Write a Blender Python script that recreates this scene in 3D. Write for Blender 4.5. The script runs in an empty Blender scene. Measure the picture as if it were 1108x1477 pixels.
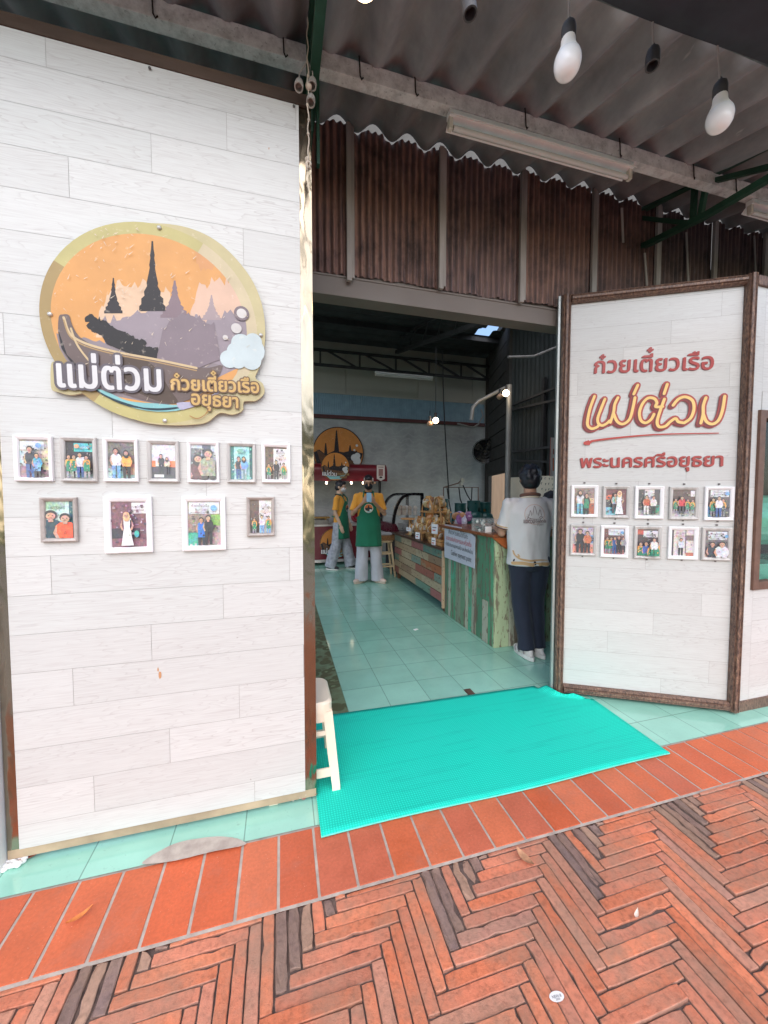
import bpy, bmesh, math, random, mathutils.geometry
from mathutils import Vector, Matrix, noise
R_ = random.Random(7)
SC = bpy.context.scene
C = SC.collection
rad = math.radians
# ------------------------------------------------------------------ camera, light
F_PX, CX, CY, HC = 540.0, 554.0, 738.5, 1.5
YAW, PITCH = rad(15.33), rad(-2.6)
cam = bpy.data.cameras.new('camera'); cam_o = bpy.data.objects.new('camera', cam); C.objects.link(cam_o)
cam.sensor_fit = 'VERTICAL'; cam.sensor_height = 36; cam.sensor_width = 27
cam.lens = F_PX / 1477 * 36
cam.clip_start = 0.02; cam.clip_end = 500
cam_o.location = (0, 0, HC); cam_o.rotation_euler = (rad(90) + PITCH, 0, -YAW)
SC.camera = cam_o
SUN_EL, SUN_AZ = rad(44), rad(192)          # azimuth measured clockwise from +Y
w = bpy.data.worlds.new('World'); SC.world = w; w.use_nodes = True
wn = w.node_tree.nodes; bg = wn['Background']
sky = wn.new('ShaderNodeTexSky'); sky.sky_type = 'NISHITA'; sky.sun_disc = False
sky.sun_elevation = SUN_EL; sky.sun_rotation = SUN_AZ; sky.air_density = 1.0; sky.dust_density = 1.5; sky.ozone_density = 1.0
w.node_tree.links.new(sky.outputs[0], bg.inputs[0]); bg.inputs[1].default_value = 0.12
sun = bpy.data.lights.new('sun', 'SUN'); sun.energy = 1.2; sun.angle = rad(100); sun.color = (1, 0.985, 0.97)
sun_o = bpy.data.objects.new('sun', sun); C.objects.link(sun_o)
sdir = Vector((math.sin(SUN_AZ) * math.cos(SUN_EL), math.cos(SUN_AZ) * math.cos(SUN_EL), math.sin(SUN_EL)))
sun_o.rotation_euler = sdir.to_track_quat('Z', 'Y').to_euler(); sun_o.location = sdir * 30
SC.view_settings.view_transform = 'Standard'; SC.view_settings.look = 'None'
SC.view_settings.exposure = 1.27; SC.view_settings.gamma = 1
SC.render.engine = 'CYCLES'
SC.cycles.use_denoising = True
SC.cycles.max_bounces = 8; SC.cycles.diffuse_bounces = 5; SC.cycles.caustics_reflective = False
SC.cycles.sample_clamp_indirect = 6
# ------------------------------------------------------------------ pixel -> world
_f = Vector((math.sin(YAW) * math.cos(PITCH), math.cos(YAW) * math.cos(PITCH), math.sin(PITCH)))
_r = Vector((math.cos(YAW), -math.sin(YAW), 0)); _u = _r.cross(_f)
EYE = Vector((0, 0, HC))
def ray(p): return _r * ((p[0] - CX) / F_PX) + _u * (-(p[1] - CY) / F_PX) + _f
def onY(p, y): d = ray(p); return EYE + d * (y / d.y)
def onX(p, x): d = ray(p); return EYE + d * (x / d.x)
def onZ(p, z=0.0): d = ray(p); return EYE + d * ((z - HC) / d.z)
def onP(p, o, n): d = ray(p); return EYE + d * ((Vector(o) - EYE).dot(n) / d.dot(n))
# ------------------------------------------------------------------ colour and material helpers
def L1(c):
    c /= 255.0
    return c / 12.92 if c <= 0.04045 else ((c + 0.055) / 1.055) ** 2.4
def S(r, g, b, k=1.0): return (L1(r) * k, L1(g) * k, L1(b) * k)
def c4(c): return (c[0], c[1], c[2], 1.0)
class NT:
    def __init__(s, name):
        s.m = bpy.data.materials.new(name); s.m.use_nodes = True
        s.t = s.m.node_tree; s.b = s.t.nodes['Principled BSDF']
    def n(s, typ, **kw):
        x = s.t.nodes.new('ShaderNode' + typ)
        for k, v in kw.items():
            if k.startswith('i_'): x.inputs[k[2:].replace('_', ' ')].default_value = v
            else: setattr(x, k, v)
        return x
    def l(s, a, b): s.t.links.new(a, b)
    def coord(s, which='Object', scale=(1, 1, 1), rot=(0, 0, 0)):
        tc = s.n('TexCoord'); mp = s.n('Mapping'); mp.inputs['Scale'].default_value = scale; mp.inputs['Rotation'].default_value = rot
        s.l(tc.outputs[which], mp.inputs['Vector']); return mp.outputs[0]
    def noise(s, vec, scale, detail=4, rough=.55, dist=0):
        x = s.n('TexNoise'); x.inputs['Scale'].default_value = scale; x.inputs['Detail'].default_value = detail
        x.inputs['Roughness'].default_value = rough; x.inputs['Distortion'].default_value = dist
        s.l(vec, x.inputs['Vector']); return x.outputs['Fac']
    def ramp(s, fac, stops):
        x = s.n('ValToRGB'); e = x.color_ramp.elements
        while len(e) < len(stops): e.new(0.5)
        for q, (p, c) in zip(e, stops): q.position = p; q.color = c4(c) if not isinstance(c, (int, float)) else (c, c, c, 1)
        s.l(fac, x.inputs[0]); return x.outputs[0]
    def mix(s, fac, a, b, typ='MIX'):
        x = s.n('MixRGB', blend_type=typ)
        for k, v in ((0, fac), (1, a), (2, b)):
            if isinstance(v, (int, float)): x.inputs[k].default_value = v if k == 0 else (v, v, v, 1)
            elif isinstance(v, tuple): x.inputs[k].default_value = c4(v)
            else: s.l(v, x.inputs[k])
        return x.outputs[0]
    def math(s, op, a, b=0.0):
        x = s.n('Math', operation=op)
        for k, v in ((0, a), (1, b)):
            if isinstance(v, (int, float)): x.inputs[k].default_value = v
            else: s.l(v, x.inputs[k])
        return x.outputs[0]
    def bump(s, h, strength=.3, dist=.01):
        x = s.n('Bump'); x.inputs['Strength'].default_value = strength; x.inputs['Distance'].default_value = dist
        s.l(h, x.inputs['Height']); s.l(x.outputs[0], s.b.inputs['Normal'])
    def set(s, **kw):
        for k, v in kw.items():
            k = k.replace('_', ' ')
            if k == 'Color': k = 'Base Color'
            if isinstance(v, (int, float)): s.b.inputs[k].default_value = v
            elif isinstance(v, tuple): s.b.inputs[k].default_value = c4(v)
            else: s.l(v, s.b.inputs[k])
        return s
def simple(name, col, rough=.6, metal=0.0, var=.18, scale=6.0, bump=.05, spec=.5, stretch=(1, 1, 1)):
    t = NT(name); v = t.coord('Object', stretch)
    f = t.noise(v, scale, 5)
    a = tuple(x * (1 - var) for x in col); b = tuple(min(1, x * (1 + var)) for x in col)
    col_o = t.ramp(f, [(.3, a), (.7, b)])
    r_o = t.ramp(t.noise(v, scale * 2.3, 3), [(.3, max(0, rough - .08)), (.7, min(1, rough + .08))])
    t.set(Color=col_o, Roughness=r_o, Metallic=metal, Specular_IOR_Level=spec)
    if bump: t.bump(t.noise(v, scale * 6, 4), bump, .004)
    return t.m
MATS = {}
def M(name, *a, **k):
    if name not in MATS: MATS[name] = simple(name, *a, **k)
    return MATS[name]
def attr_mat(name, rough=.5, spec=.5, noise_amt=.1, scale=8, bump=0.0):
    t = NT(name); at = t.n('Attribute', attribute_name='Col')
    v = t.coord('Object'); f = t.ramp(t.noise(v, scale, 4), [(.3, 1 - noise_amt), (.7, 1 + noise_amt * .3)])
    t.set(Color=t.mix(1.0, at.outputs['Color'], f, 'MULTIPLY'), Roughness=rough, Specular_IOR_Level=spec)
    if bump: t.bump(t.noise(v, scale * 8, 4), bump, .004)
    return t.m
def photo_mat():
    t = NT('photo_print'); at = t.n('Attribute', attribute_name='Col'); v = t.coord()
    n1 = t.n('TexNoise', i_Scale=55.0, i_Detail=5.0); n2 = t.n('TexNoise', i_Scale=160.0, i_Detail=3.0); t.l(v, n1.inputs['Vector']); t.l(v, n2.inputs['Vector'])
    c = t.mix(.8, at.outputs['Color'], n1.outputs['Color'], 'OVERLAY'); c = t.mix(.7, c, n2.outputs['Fac'], 'OVERLAY')
    t.set(Color=t.mix(.10, c, (.75, .8, .85)), Roughness=.16); return t.m  # even pale glare mixed into the print colour
# ------------------------------------------------------------------ object helpers
LOC = {}
def tag(o, label=None, cat=None, group=None, kind=None):
    if label: o['label'] = label
    if cat: o['category'] = cat
    if group: o['group'] = group
    if kind: o['kind'] = kind
    return o
def empty(name, loc, label=None, cat=None, group=None, rz=0.0):
    o = bpy.data.objects.new(name, None); C.objects.link(o); o.location = loc; o.rotation_euler = (0, 0, rz)
    o.empty_display_size = .1
    LOC[o.name] = Vector(loc) if rz == 0 else Vector((0, 0, 0))
    return tag(o, label, cat, group)
def kids(o): return [c for c in bpy.data.objects if c.parent == o]
def copy_tree(o, parent=None):
    c = o.copy(); C.objects.link(c); c.parent = parent
    for ch in kids(o): copy_tree(ch, c)
    return c
class MB:
    """collects shapes and links them as ONE mesh object"""
    def __init__(s): s.bm = bmesh.new(); s.col = s.bm.verts.layers.float_color.new('Col'); s.uv = s.bm.loops.layers.uv.new('UVMap'); s.c = (1, 1, 1); s.mi = 0
    def color(s, c): s.c = c; return s
    def v(s, p):
        q = s.bm.verts.new(p); q[s.col] = c4(s.c); return q
    def f(s, vs, uvs=None):
        try: fa = s.bm.faces.new(vs)
        except ValueError: return None
        fa.material_index = s.mi
        if uvs:
            for lp, u in zip(fa.loops, uvs): lp[s.uv].uv = u
        return fa
    def poly(s, pts): return s.f([s.v(p) for p in pts])
    def box(s, c, d, rot=None, bev=0.0, taper=1.0):
        hx, hy, hz = d[0] / 2, d[1] / 2, d[2] / 2; m = rot if rot else Matrix.Identity(3)
        vs = []
        for z in (-hz, hz):
            k = taper if z > 0 else 1
            for x, y in ((-hx, -hy), (hx, -hy), (hx, hy), (-hx, hy)):
                vs.append(s.v(m @ Vector((x * k, y * k, z)) + Vector(c)))
        fs = [s.f([vs[i] for i in q]) for q in ((0, 3, 2, 1), (4, 5, 6, 7), (0, 1, 5, 4), (1, 2, 6, 5), (2, 3, 7, 6), (3, 0, 4, 7))]
        if bev:
            es = set(e for fa in fs for e in fa.edges)
            bmesh.ops.bevel(s.bm, geom=list(es), offset=bev, segments=2, profile=.7, affect='EDGES')
        return s
    def b2(s, lo, hi, bev=0.0):
        return s.box([(a + b) / 2 for a, b in zip(lo, hi)], [abs(b - a) for a, b in zip(lo, hi)], None, bev)
    def bar(s, p0, p1, wd, th, up=(0, 0, 1), bev=0.0):
        p0, p1 = Vector(p0), Vector(p1); d = (p1 - p0); ln = d.length; x = d.normalized(); y = Vector(up).cross(x)
        if y.length < 1e-4: y = Vector((0, 1, 0)).cross(x)
        y.normalize(); z = x.cross(y)
        m = Matrix((x, y, z)).transposed()
        return s.box((p0 + p1) / 2, (ln, wd, th), m, bev)
    def ring(s, c, ax, ay, n): return [s.v(Vector(c) + ax * math.cos(2 * math.pi * i / n) + ay * math.sin(2 * math.pi * i / n)) for i in range(n)]
    def skin(s, rings, cap=True, closed=False):
        n = len(rings[0])
        for a, b in zip(rings, rings[1:] + ([rings[0]] if closed else [])):
            for i in range(n): s.f([a[i], a[(i + 1) % n], b[(i + 1) % n], b[i]])
        if cap and not closed: s.f(rings[0][::-1]); s.f(rings[-1])
        return s
    def tube(s, pts, r, n=8, cap=True):
        pts = [Vector(p) for p in pts]; rs = r if isinstance(r, (list, tuple)) else [r] * len(pts)
        rings = []; ref = None
        for i, p in enumerate(pts):
            d = (pts[min(i + 1, len(pts) - 1)] - pts[max(i - 1, 0)]).normalized()
            if ref is None: ref = d.orthogonal().normalized()
            ref = (ref - d * ref.dot(d))
            ref = ref.normalized() if ref.length > 1e-5 else d.orthogonal().normalized()
            rings.append(s.ring(p, ref * rs[i], d.cross(ref) * rs[i], n))
        return s.skin(rings, cap)
    def lathe(s, prof, c=(0, 0, 0), n=20, axis=None, cap=True):
        z = Vector(axis or (0, 0, 1)).normalized(); x = z.orthogonal().normalized(); y = z.cross(x)
        return s.skin([s.ring(Vector(c) + z * h, x * max(r, 1e-4), y * max(r, 1e-4), n) for r, h in prof], cap)
    def ell(s, c, r, seg=16, rings=10, rot=None):
        m = rot if rot else Matrix.Identity(3); R = []
        for i in range(1, rings):
            a = math.pi * i / rings; R.append([s.v(Vector(c) + m @ Vector((r[0] * math.sin(a) * math.cos(2 * math.pi * k / seg), r[1] * math.sin(a) * math.sin(2 * math.pi * k / seg), -r[2] * math.cos(a)))) for k in range(seg)])
        s.skin(R, cap=False)
        lo = s.v(Vector(c) + m @ Vector((0, 0, -r[2]))); hi = s.v(Vector(c) + m @ Vector((0, 0, r[2])))
        for k in range(seg): s.f([lo, R[0][(k + 1) % seg], R[0][k]]); s.f([hi, R[-1][k], R[-1][(k + 1) % seg]])
        return s
    def loft(s, secs, n=20):
        """secs: (centre, x radius, y radius) in level rings"""
        return s.skin([s.ring(c, Vector((rx, 0, 0)), Vector((0, ry, 0)), n) for c, rx, ry in secs])
    def prism(s, pts, nrm, th):
        nrm = Vector(nrm).normalized() * th
        a = [s.v(p) for p in pts]; b = [s.v(Vector(p) + nrm) for p in pts]; n = len(pts)
        s.f(a[::-1]); s.f(b)
        for i in range(n): s.f([a[i], a[(i + 1) % n], b[(i + 1) % n], b[i]])
        return s
    def build(s, name, mat, parent=None, smooth=False, label=None, cat=None, group=None, kind=None, recalc=True, loc=None):
        if recalc: bmesh.ops.recalc_face_normals(s.bm, faces=s.bm.faces)
        me = bpy.data.meshes.new(name)
        off = LOC.get(parent.name) if parent else (Vector(loc) if loc is not None else None)
        if off is not None: bmesh.ops.translate(s.bm, verts=s.bm.verts, vec=-off)
        s.bm.to_mesh(me); s.bm.free()
        for m in (mat if isinstance(mat, (list, tuple)) else [mat]): me.materials.append(m)
        if smooth:
            me.polygons.foreach_set('use_smooth', [True] * len(me.polygons))
            if smooth != 2: me.set_sharp_from_angle(angle=rad(40))
        o = bpy.data.objects.new(name, me); C.objects.link(o)
        if parent:
            o.parent = parent; LOC[o.name] = off if off is not None else Vector((0, 0, 0))
        elif loc is not None: o.location = loc; LOC[o.name] = Vector(loc)
        else: LOC[o.name] = Vector((0, 0, 0))
        return tag(o, label, cat, group, kind)
def voxel(mb, name, mat, parent, vox=.008, smooth_it=4, wrinkle=0.0, wscale=9.0, stretch=(1, 1, .45), fac=.5, **kw):
    """fuse overlapping shapes into one continuous surface"""
    o = mb.build(name, mat, parent, smooth=2, **kw)
    r = o.modifiers.new('r', 'REMESH'); r.mode = 'VOXEL'; r.voxel_size = vox; r.use_smooth_shade = True
    sm = o.modifiers.new('s', 'SMOOTH'); sm.factor = fac; sm.iterations = smooth_it
    bpy.context.view_layer.update()
    dg = bpy.context.evaluated_depsgraph_get()
    me = bpy.data.meshes.new_from_object(o.evaluated_get(dg), depsgraph=dg)
    old = o.data; o.modifiers.clear(); o.data = me; bpy.data.meshes.remove(old)
    if not me.materials: me.materials.append(mat)
    if wrinkle:
        for v in me.vertices:
            p = Vector((v.co.x * stretch[0], v.co.y * stretch[1], v.co.z * stretch[2])) * wscale
            v.co += v.normal * (noise.noise(p) * wrinkle + noise.noise(p * 2.7) * wrinkle * .5)
    me.polygons.foreach_set('use_smooth', [True] * len(me.polygons))
    return o
# ------------------------------------------------------------------ lettering
GL = {}
def glyph(ch):
    if ch in GL: return GL[ch]
    def mesh_of(t):
        cu = bpy.data.curves.new('t', 'FONT'); cu.body = t; cu.size = 1; cu.resolution_u = 4
        o = bpy.data.objects.new('t', cu); C.objects.link(o); bpy.context.view_layer.update()
        me = o.to_mesh(); vs = [(v.co.x, v.co.y) for v in me.vertices]; fs = [tuple(p.vertices) for p in me.polygons]
        o.to_mesh_clear(); bpy.data.objects.remove(o); bpy.data.curves.remove(cu); return vs, fs
    vs, fs = mesh_of(ch)
    a = max(v[0] for v in mesh_of(ch + 'l')[0]) - max(v[0] for v in mesh_of('l')[0])
    if ord(ch) in range(0xE31, 0xE4F) and (ord(ch) == 0xE31 or 0xE34 <= ord(ch) <= 0xE3A or 0xE47 <= ord(ch)): a = 0.0
    GL[ch] = (vs, fs, a); return GL[ch]
def layout(t):
    out = []; x = 0; up = False
    for ch in t:
        if ch == ' ': x += .28; continue
        vs, fs, a = glyph(ch); dy = 0
        if 0xE48 <= ord(ch) <= 0xE4C and up: dy = .22
        up = (ord(ch) == 0xE31 or 0xE34 <= ord(ch) <= 0xE37) if a == 0 else False
        out.append(([(p[0] + x, p[1] + dy) for p in vs], fs)); x += a
    return out, x
def clip_poly(pts, conv):
    """cut an outline to a convex one (counter-clockwise)"""
    out = [tuple(p) for p in pts]; n = len(conv)
    for i in range(n):
        a, b = conv[i], conv[(i + 1) % n]; src = out; out = []
        sd = lambda p: (b[0] - a[0]) * (p[1] - a[1]) - (b[1] - a[1]) * (p[0] - a[0])
        for j in range(len(src)):
            p, q = src[j - 1], src[j]; dp, dq = sd(p), sd(q)
            if (dp >= 0) != (dq >= 0): t = dp / (dp - dq); out.append((p[0] + (q[0] - p[0]) * t, p[1] + (q[1] - p[1]) * t))
            if dq >= 0: out.append(q)
        if len(out) < 3: return []
    return out
class Flat:
    """thin printed layers on a plane: each layer lies a fraction of a millimetre above the last"""
    def __init__(s, o, u, v, step=.0005): s.o = Vector(o); s.u = Vector(u).normalized(); s.v = Vector(v).normalized(); s.n = s.u.cross(s.v); s.m = MB(); s.d = step; s.step = step; s.clip = None
    def P(s, p, d=None): return s.o + s.u * p[0] + s.v * p[1] + s.n * (s.d if d is None else d)
    def uvof(s, p): q = Vector(p) - s.o; return (q.dot(s.u), q.dot(s.v))
    def px(s, p): return s.uvof(onP(p, s.o, s.n))
    def poly(s, pts, col):
        if s.clip:
            s.m.color(col); tr = mathutils.geometry.tessellate_polygon([[Vector((p[0], p[1], 0)) for p in pts]])
            for t_ in tr:
                q = [tuple(pts[i]) for i in t_]
                if (q[1][0] - q[0][0]) * (q[2][1] - q[0][1]) - (q[1][1] - q[0][1]) * (q[2][0] - q[0][0]) < 0: q = q[::-1]
                q = clip_poly(q, s.clip)
                if len(q) > 2: s.m.poly([s.P(p) for p in q])
            s.d += s.step; return s
        if len(pts) > 2: s.m.color(col); s.m.poly([s.P(p) for p in pts]); s.d += s.step
        return s
    def rect(s, x0, y0, x1, y1, col): return s.poly([(x0, y0), (x1, y0), (x1, y1), (x0, y1)], col)
    def ell(s, x, y, rx, ry, col, n=20, rot=0.0, a0=0, a1=2 * math.pi):
        pts = []
        for i in range(n):
            a = a0 + (a1 - a0) * i / (n if a1 - a0 > 6.28 else n - 1); q = (rx * math.cos(a), ry * math.sin(a))
            pts.append((x + q[0] * math.cos(rot) - q[1] * math.sin(rot), y + q[0] * math.sin(rot) + q[1] * math.cos(rot)))
        return s.poly(pts, col)
    def stroke(s, pts, wd, col):
        s.m.color(col); n = len(pts); ws = wd if isinstance(wd, (list, tuple)) else [wd] * n; L = []; Rr = []
        for i, p in enumerate(pts):
            a = Vector(pts[max(i - 1, 0)]); b = Vector(pts[min(i + 1, n - 1)]); d = (b - a); d = d.normalized() if d.length > 1e-9 else Vector((1, 0))
            q = Vector((-d.y, d.x)) * ws[i] / 2; L.append(s.m.v(s.P(Vector(p) + q))); Rr.append(s.m.v(s.P(Vector(p) - q)))
        for i in range(n - 1): s.m.f([Rr[i], Rr[i + 1], L[i + 1], L[i]])
        s.d += s.step * .5
        for p, wq in ((pts[0], ws[0]), (pts[-1], ws[-1])): s.ell(p[0], p[1], wq / 2, wq / 2, col, 10); s.d -= s.step * .9
        s.d += s.step; return s
    def text(s, t, x, y, size, col, width=None, slant=0.0, rot=0.0, outline=None, ow=0.0, bold=0.0, tops=None):
        gl, wtot = layout(t); sx = size if width is None else width / max(wtot, 1e-6)
        def put(dx, dy, c):
            s.m.color(c)
            for vs, fs in gl:
                V = []
                for p in vs:
                    q = (p[0] * sx + p[1] * size * slant + dx, p[1] * size + dy)
                    V.append(s.m.v(s.P((x + q[0] * math.cos(rot) - q[1] * math.sin(rot), y + q[0] * math.sin(rot) + q[1] * math.cos(rot)))))
                for f in fs: s.m.f([V[i] for i in f])
            s.d += s.step * .12
        if outline:
            for r, k in ((ow, 12), (ow * .55, 8)):
                for i in range(k): put(r * math.cos(i * 2 * math.pi / k), r * math.sin(i * 2 * math.pi / k), outline)
            s.d += s.step
        if bold:
            for i in range(6): put(bold * math.cos(i * 1.0472), bold * math.sin(i * 1.0472), col)
        put(0, 0, col); s.d += s.step; return s
def smooth_line(pts, n=6, closed=False):
    out = []; N = len(pts); rng = range(N if closed else N - 1)
    for i in rng:
        p = [Vector(pts[(i + k) % N]) if closed else Vector(pts[min(max(i + k, 0), N - 1)]) for k in (-1, 0, 1, 2)]
        for j in range(n):
            t = j / n
            out.append(tuple(.5 * ((2 * p[1]) + (-p[0] + p[2]) * t + (2 * p[0] - 5 * p[1] + 4 * p[2] - p[3]) * t * t + (-p[0] + 3 * p[1] - 3 * p[2] + p[3]) * t ** 3)))
    if not closed: out.append(tuple(pts[-1]))
    return out
# ================================================================== GROUND
def brick_material():
    t = NT('worn_brick'); at = t.n('Attribute', attribute_name='Col'); v = t.coord('Object')
    dirt = t.ramp(t.noise(v, 5.5, 6, .65), [(.42, 1.0), (.66, 0.0)])
    spot = t.ramp(t.noise(v, 60, 3), [(.3, .72), (.5, 1.0), (.75, 1.12)])
    big = t.ramp(t.noise(v, 2.2, 3), [(.35, .82), (.65, 1.08)])
    fl = t.ramp(t.noise(v, 240, 2), [(.70, 0.0), (.76, 1.0)])
    col = t.mix(1, at.outputs['Color'], spot, 'MULTIPLY'); col = t.mix(1, col, big, 'MULTIPLY')
    col = t.mix(t.math('MULTIPLY', t.math('SUBTRACT', 1.0, dirt) , .62), col, S(158, 128, 108, .9))
    col = t.mix(t.math('MULTIPLY', fl, .35), col, S(225, 190, 170, .7))
    t.set(Color=col, Roughness=t.ramp(t.noise(v, 20, 3), [(.3, .55), (.7, .85)]), Specular_IOR_Level=.4)
    t.bump(t.noise(v, 110, 5, .7), .8, .004); return t.m
BRK = brick_material()
W_, N_ = .0427, 7
YB = 1.343
m = MB()
def brick(x0, y0, x1, y1, worn):
    g = .0007 + R_.random() * .0012
    x0 += g; x1 -= g; y0 += g; y1 -= g
    if x1 - x0 < .012 or y1 - y0 < .012: return
    hz = R_.gauss(-.004, .0022) - (.001 + .003 * R_.random() if worn else 0)
    tx, ty = R_.gauss(0, .006), R_.gauss(0, .006)
    base = R_.choice([(206, 118, 84), (208, 122, 88), (200, 116, 86), (200, 122, 94), (200, 112, 78), (208, 124, 90), (194, 120, 94)])
    k = R_.uniform(.98, 1.24)
    if worn: base = R_.choice([(140, 110, 100), (128, 104, 98), (150, 116, 100), (166, 130, 110), (122, 98, 90)])
    elif R_.random() < .12: base = R_.choice([(188, 128, 104), (178, 126, 108), (192, 122, 98), (196, 134, 110)])
    m.color(S(*base, k))
    nx = max(2, int((x1 - x0) / .03)); ny = max(2, int((y1 - y0) / .03)); j = .0009 if not worn else .0026
    per = [(x0 + (x1 - x0) * i / nx, y0) for i in range(nx)] + [(x1, y0 + (y1 - y0) * i / ny) for i in range(ny)] + \
          [(x1 - (x1 - x0) * i / nx, y1) for i in range(nx)] + [(x0, y1 - (y1 - y0) * i / ny) for i in range(ny)]
    cx, cy = (x0 + x1) / 2, (y0 + y1) / 2
    # chipped, softly rounded outline
    out = []
    for i, (x, y) in enumerate(per):
        corner = i in (0, nx, nx + ny, 2 * nx + ny)
        dx, dy = cx - x, cy - y; ln = math.hypot(dx, dy); pull = (abs(R_.gauss(0, j)) + (.0016 if corner else 0) + (.006 if R_.random() < (.018 if not worn else .08) else 0)) 
        if x in (x0, x1): px = x + math.copysign(pull, dx)
        else: px = x
        if y in (y0, y1): py = y + math.copysign(pull, dy)
        else: py = y
        out.append((px, py))
    def zz(x, y): return hz + tx * (x - cx) + ty * (y - cy) + (R_.gauss(0, .002) if worn else 0)
    bv = .0022
    top = [m.v((x + math.copysign(min(bv, abs(cx - x)), cx - x), y + math.copysign(min(bv, abs(cy - y)), cy - y), zz(x, y))) for x, y in out]
    bc = m.c; gq = R_.uniform(.25, .75); gy = S(168, 138, 124, 1.0); m.color(tuple(a + (b - a) * gq for a, b in zip(bc, gy)))
    mid = [m.v((x, y, zz(x, y) - .0022)) for x, y in out]; m.color(tuple(a * .35 for a in bc))
    low = [m.v((x, y, -.032)) for x, y in out]
    n = len(out); m.f(top)
    for a, b in ((mid, top), (low, mid)):
        for i in range(n): m.f([a[i], a[(i + 1) % n], b[(i + 1) % n], b[i]])
X0b, X1b, Y0b = -1.7, 4.6, -.9
PH = .509 + .6 * 2       # the bricks step along X - Y = const
i0, i1 = int(X0b / W_) - 8, int(X1b / W_) + 1; j0, j1 = int(Y0b / W_) - 8, int(YB / W_) + 2
OX = -.509 % W_
for i in range(i0, i1):
    for j in range(j0, j1):
        x, y = i * W_ + OX, j * W_
        k = int(round((x - y + .509) / W_)) % (2 * N_)
        if k == 0: r = (x, y, x + N_ * W_, y + W_)
        elif k == 2 * N_ - 1: r = (x, y, x + W_, y + N_ * W_)
        else: continue
        if r[3] > YB: r = (r[0], r[1], r[2], YB)
        if r[1] > YB - .012 or r[2] < X0b or r[0] > X1b or r[3] < Y0b: continue
        vert = k != 0
        worn = vert and r[3] > YB - .02 and r[1] > YB - .31 and (R_.random() < .78)
        brick(*r, worn)
m.build('brick_pavement', BRK, smooth=False, kind='structure')
t = NT('joint_sand'); v = t.coord()
t.set(Color=t.ramp(t.noise(v, 30, 5), [(.3, S(74, 60, 56)), (.7, S(112, 92, 84))]), Roughness=.95); t.bump(t.noise(v, 120, 4), .6, .006)
mm = MB(); mm.poly([(-40, -60, -.0125), (40, -60, -.0125), (40, YB, -.0125), (-40, YB, -.0125)])
mm.build('ground', t.m, kind='structure')
# pale grey paving beyond the modelled bricks, toned to bounce neutral fill light
t = NT('pale_bounce_paving'); v = t.coord('Object')
b = t.n('TexBrick'); t.l(v, b.inputs['Vector']); b.inputs['Scale'].default_value = 1; b.inputs['Brick Width'].default_value = .3; b.inputs['Row Height'].default_value = .05; b.inputs['Mortar Size'].default_value = .004
b.inputs['Color1'].default_value = c4(S(196, 186, 180)); b.inputs['Color2'].default_value = c4(S(180, 172, 168)); b.inputs['Mortar'].default_value = c4(S(70, 56, 52))
t.set(Color=t.mix(t.ramp(t.noise(v, 1.5, 5), [(.4, 0), (.7, .5)]), b.outputs['Color'], S(128, 106, 98)), Roughness=.8)
mm = MB(); mm.poly([(-30, -7, -.008), (30, -7, -.008), (30, -.93, -.008), (-30, -.93, -.008)]); mm.poly([(-30, -.93, -.008), (X0b - .05, -.93, -.008), (X0b - .05, YB, -.008), (-30, YB, -.008)]); mm.poly([(X1b + .05, -.93, -.008), (30, -.93, -.008), (30, YB, -.008), (X1b + .05, YB, -.008)])
mm.build('street', t.m, kind='structure')
# terracotta border
t = NT('terracotta'); at = t.n('Attribute', attribute_name='Col'); v = t.coord()
c = t.mix(1, at.outputs['Color'], t.ramp(t.noise(v, 7, 5), [(.3, .86), (.7, 1.08)]), 'MULTIPLY')
c = t.mix(1, c, t.ramp(t.noise(v, 90, 3), [(.35, .9), (.6, 1.03)]), 'MULTIPLY')
c = t.mix(t.ramp(t.noise(v, 170, 2), [(.68, 0), (.74, .4)]), c, S(236, 190, 165))
c = t.mix(t.ramp(t.noise(v, 2.6, 6, .7), [(.55, 0), (.75, .35)]), c, S(150, 122, 112))
t.set(Color=c, Roughness=t.ramp(t.noise(v, 14, 4), [(.3, .42), (.7, .7)]), Specular_IOR_Level=.45); t.bump(t.noise(v, 60, 4), .15, .003)
m = MB(); TW = .1485; x = .12 - TW * 30
while x < 8:
    m.color(S(*R_.choice([(210, 106, 68), (204, 100, 66), (212, 114, 78), (198, 104, 76), (206, 98, 60)]), R_.uniform(.88, 1.02)))
    z = R_.gauss(0, .0008); m.box((x + TW / 2, (YB + 1.652) / 2 + .002, z - .012), (TW - .011, 1.652 - YB - .009, .024), None, .0022); x += TW
m.build('terracotta_border', t.m, kind='structure')
t = NT('grout'); v = t.coord(); t.set(Color=t.ramp(t.noise(v, 18, 5), [(.3, S(158, 144, 134)), (.7, S(190, 178, 166))]), Roughness=.9); t.bump(t.noise(v, 140, 4), .5, .003); GROUT = t.m
m = MB(); m.poly([(-9, YB - .006, -.003), (9, YB - .006, -.003), (9, 1.668, -.003), (-9, 1.668, -.003)])
m.build('border_bedding', GROUT, kind='structure')
# cement smear over the tile edge
m = MB(); P = [onZ(p) for p in ((205, 1249), (235, 1228), (262, 1217), (305, 1210), (335, 1211), (350, 1216), (352, 1222), (300, 1233), (255, 1244))]
P = smooth_line([(p.x, p.y) for p in P], 5, True)
m.f([m.v((p[0], p[1], .0085 + R_.random() * .002)) for p in P]); m.build('cement_patch', GROUT, kind='structure')
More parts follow.
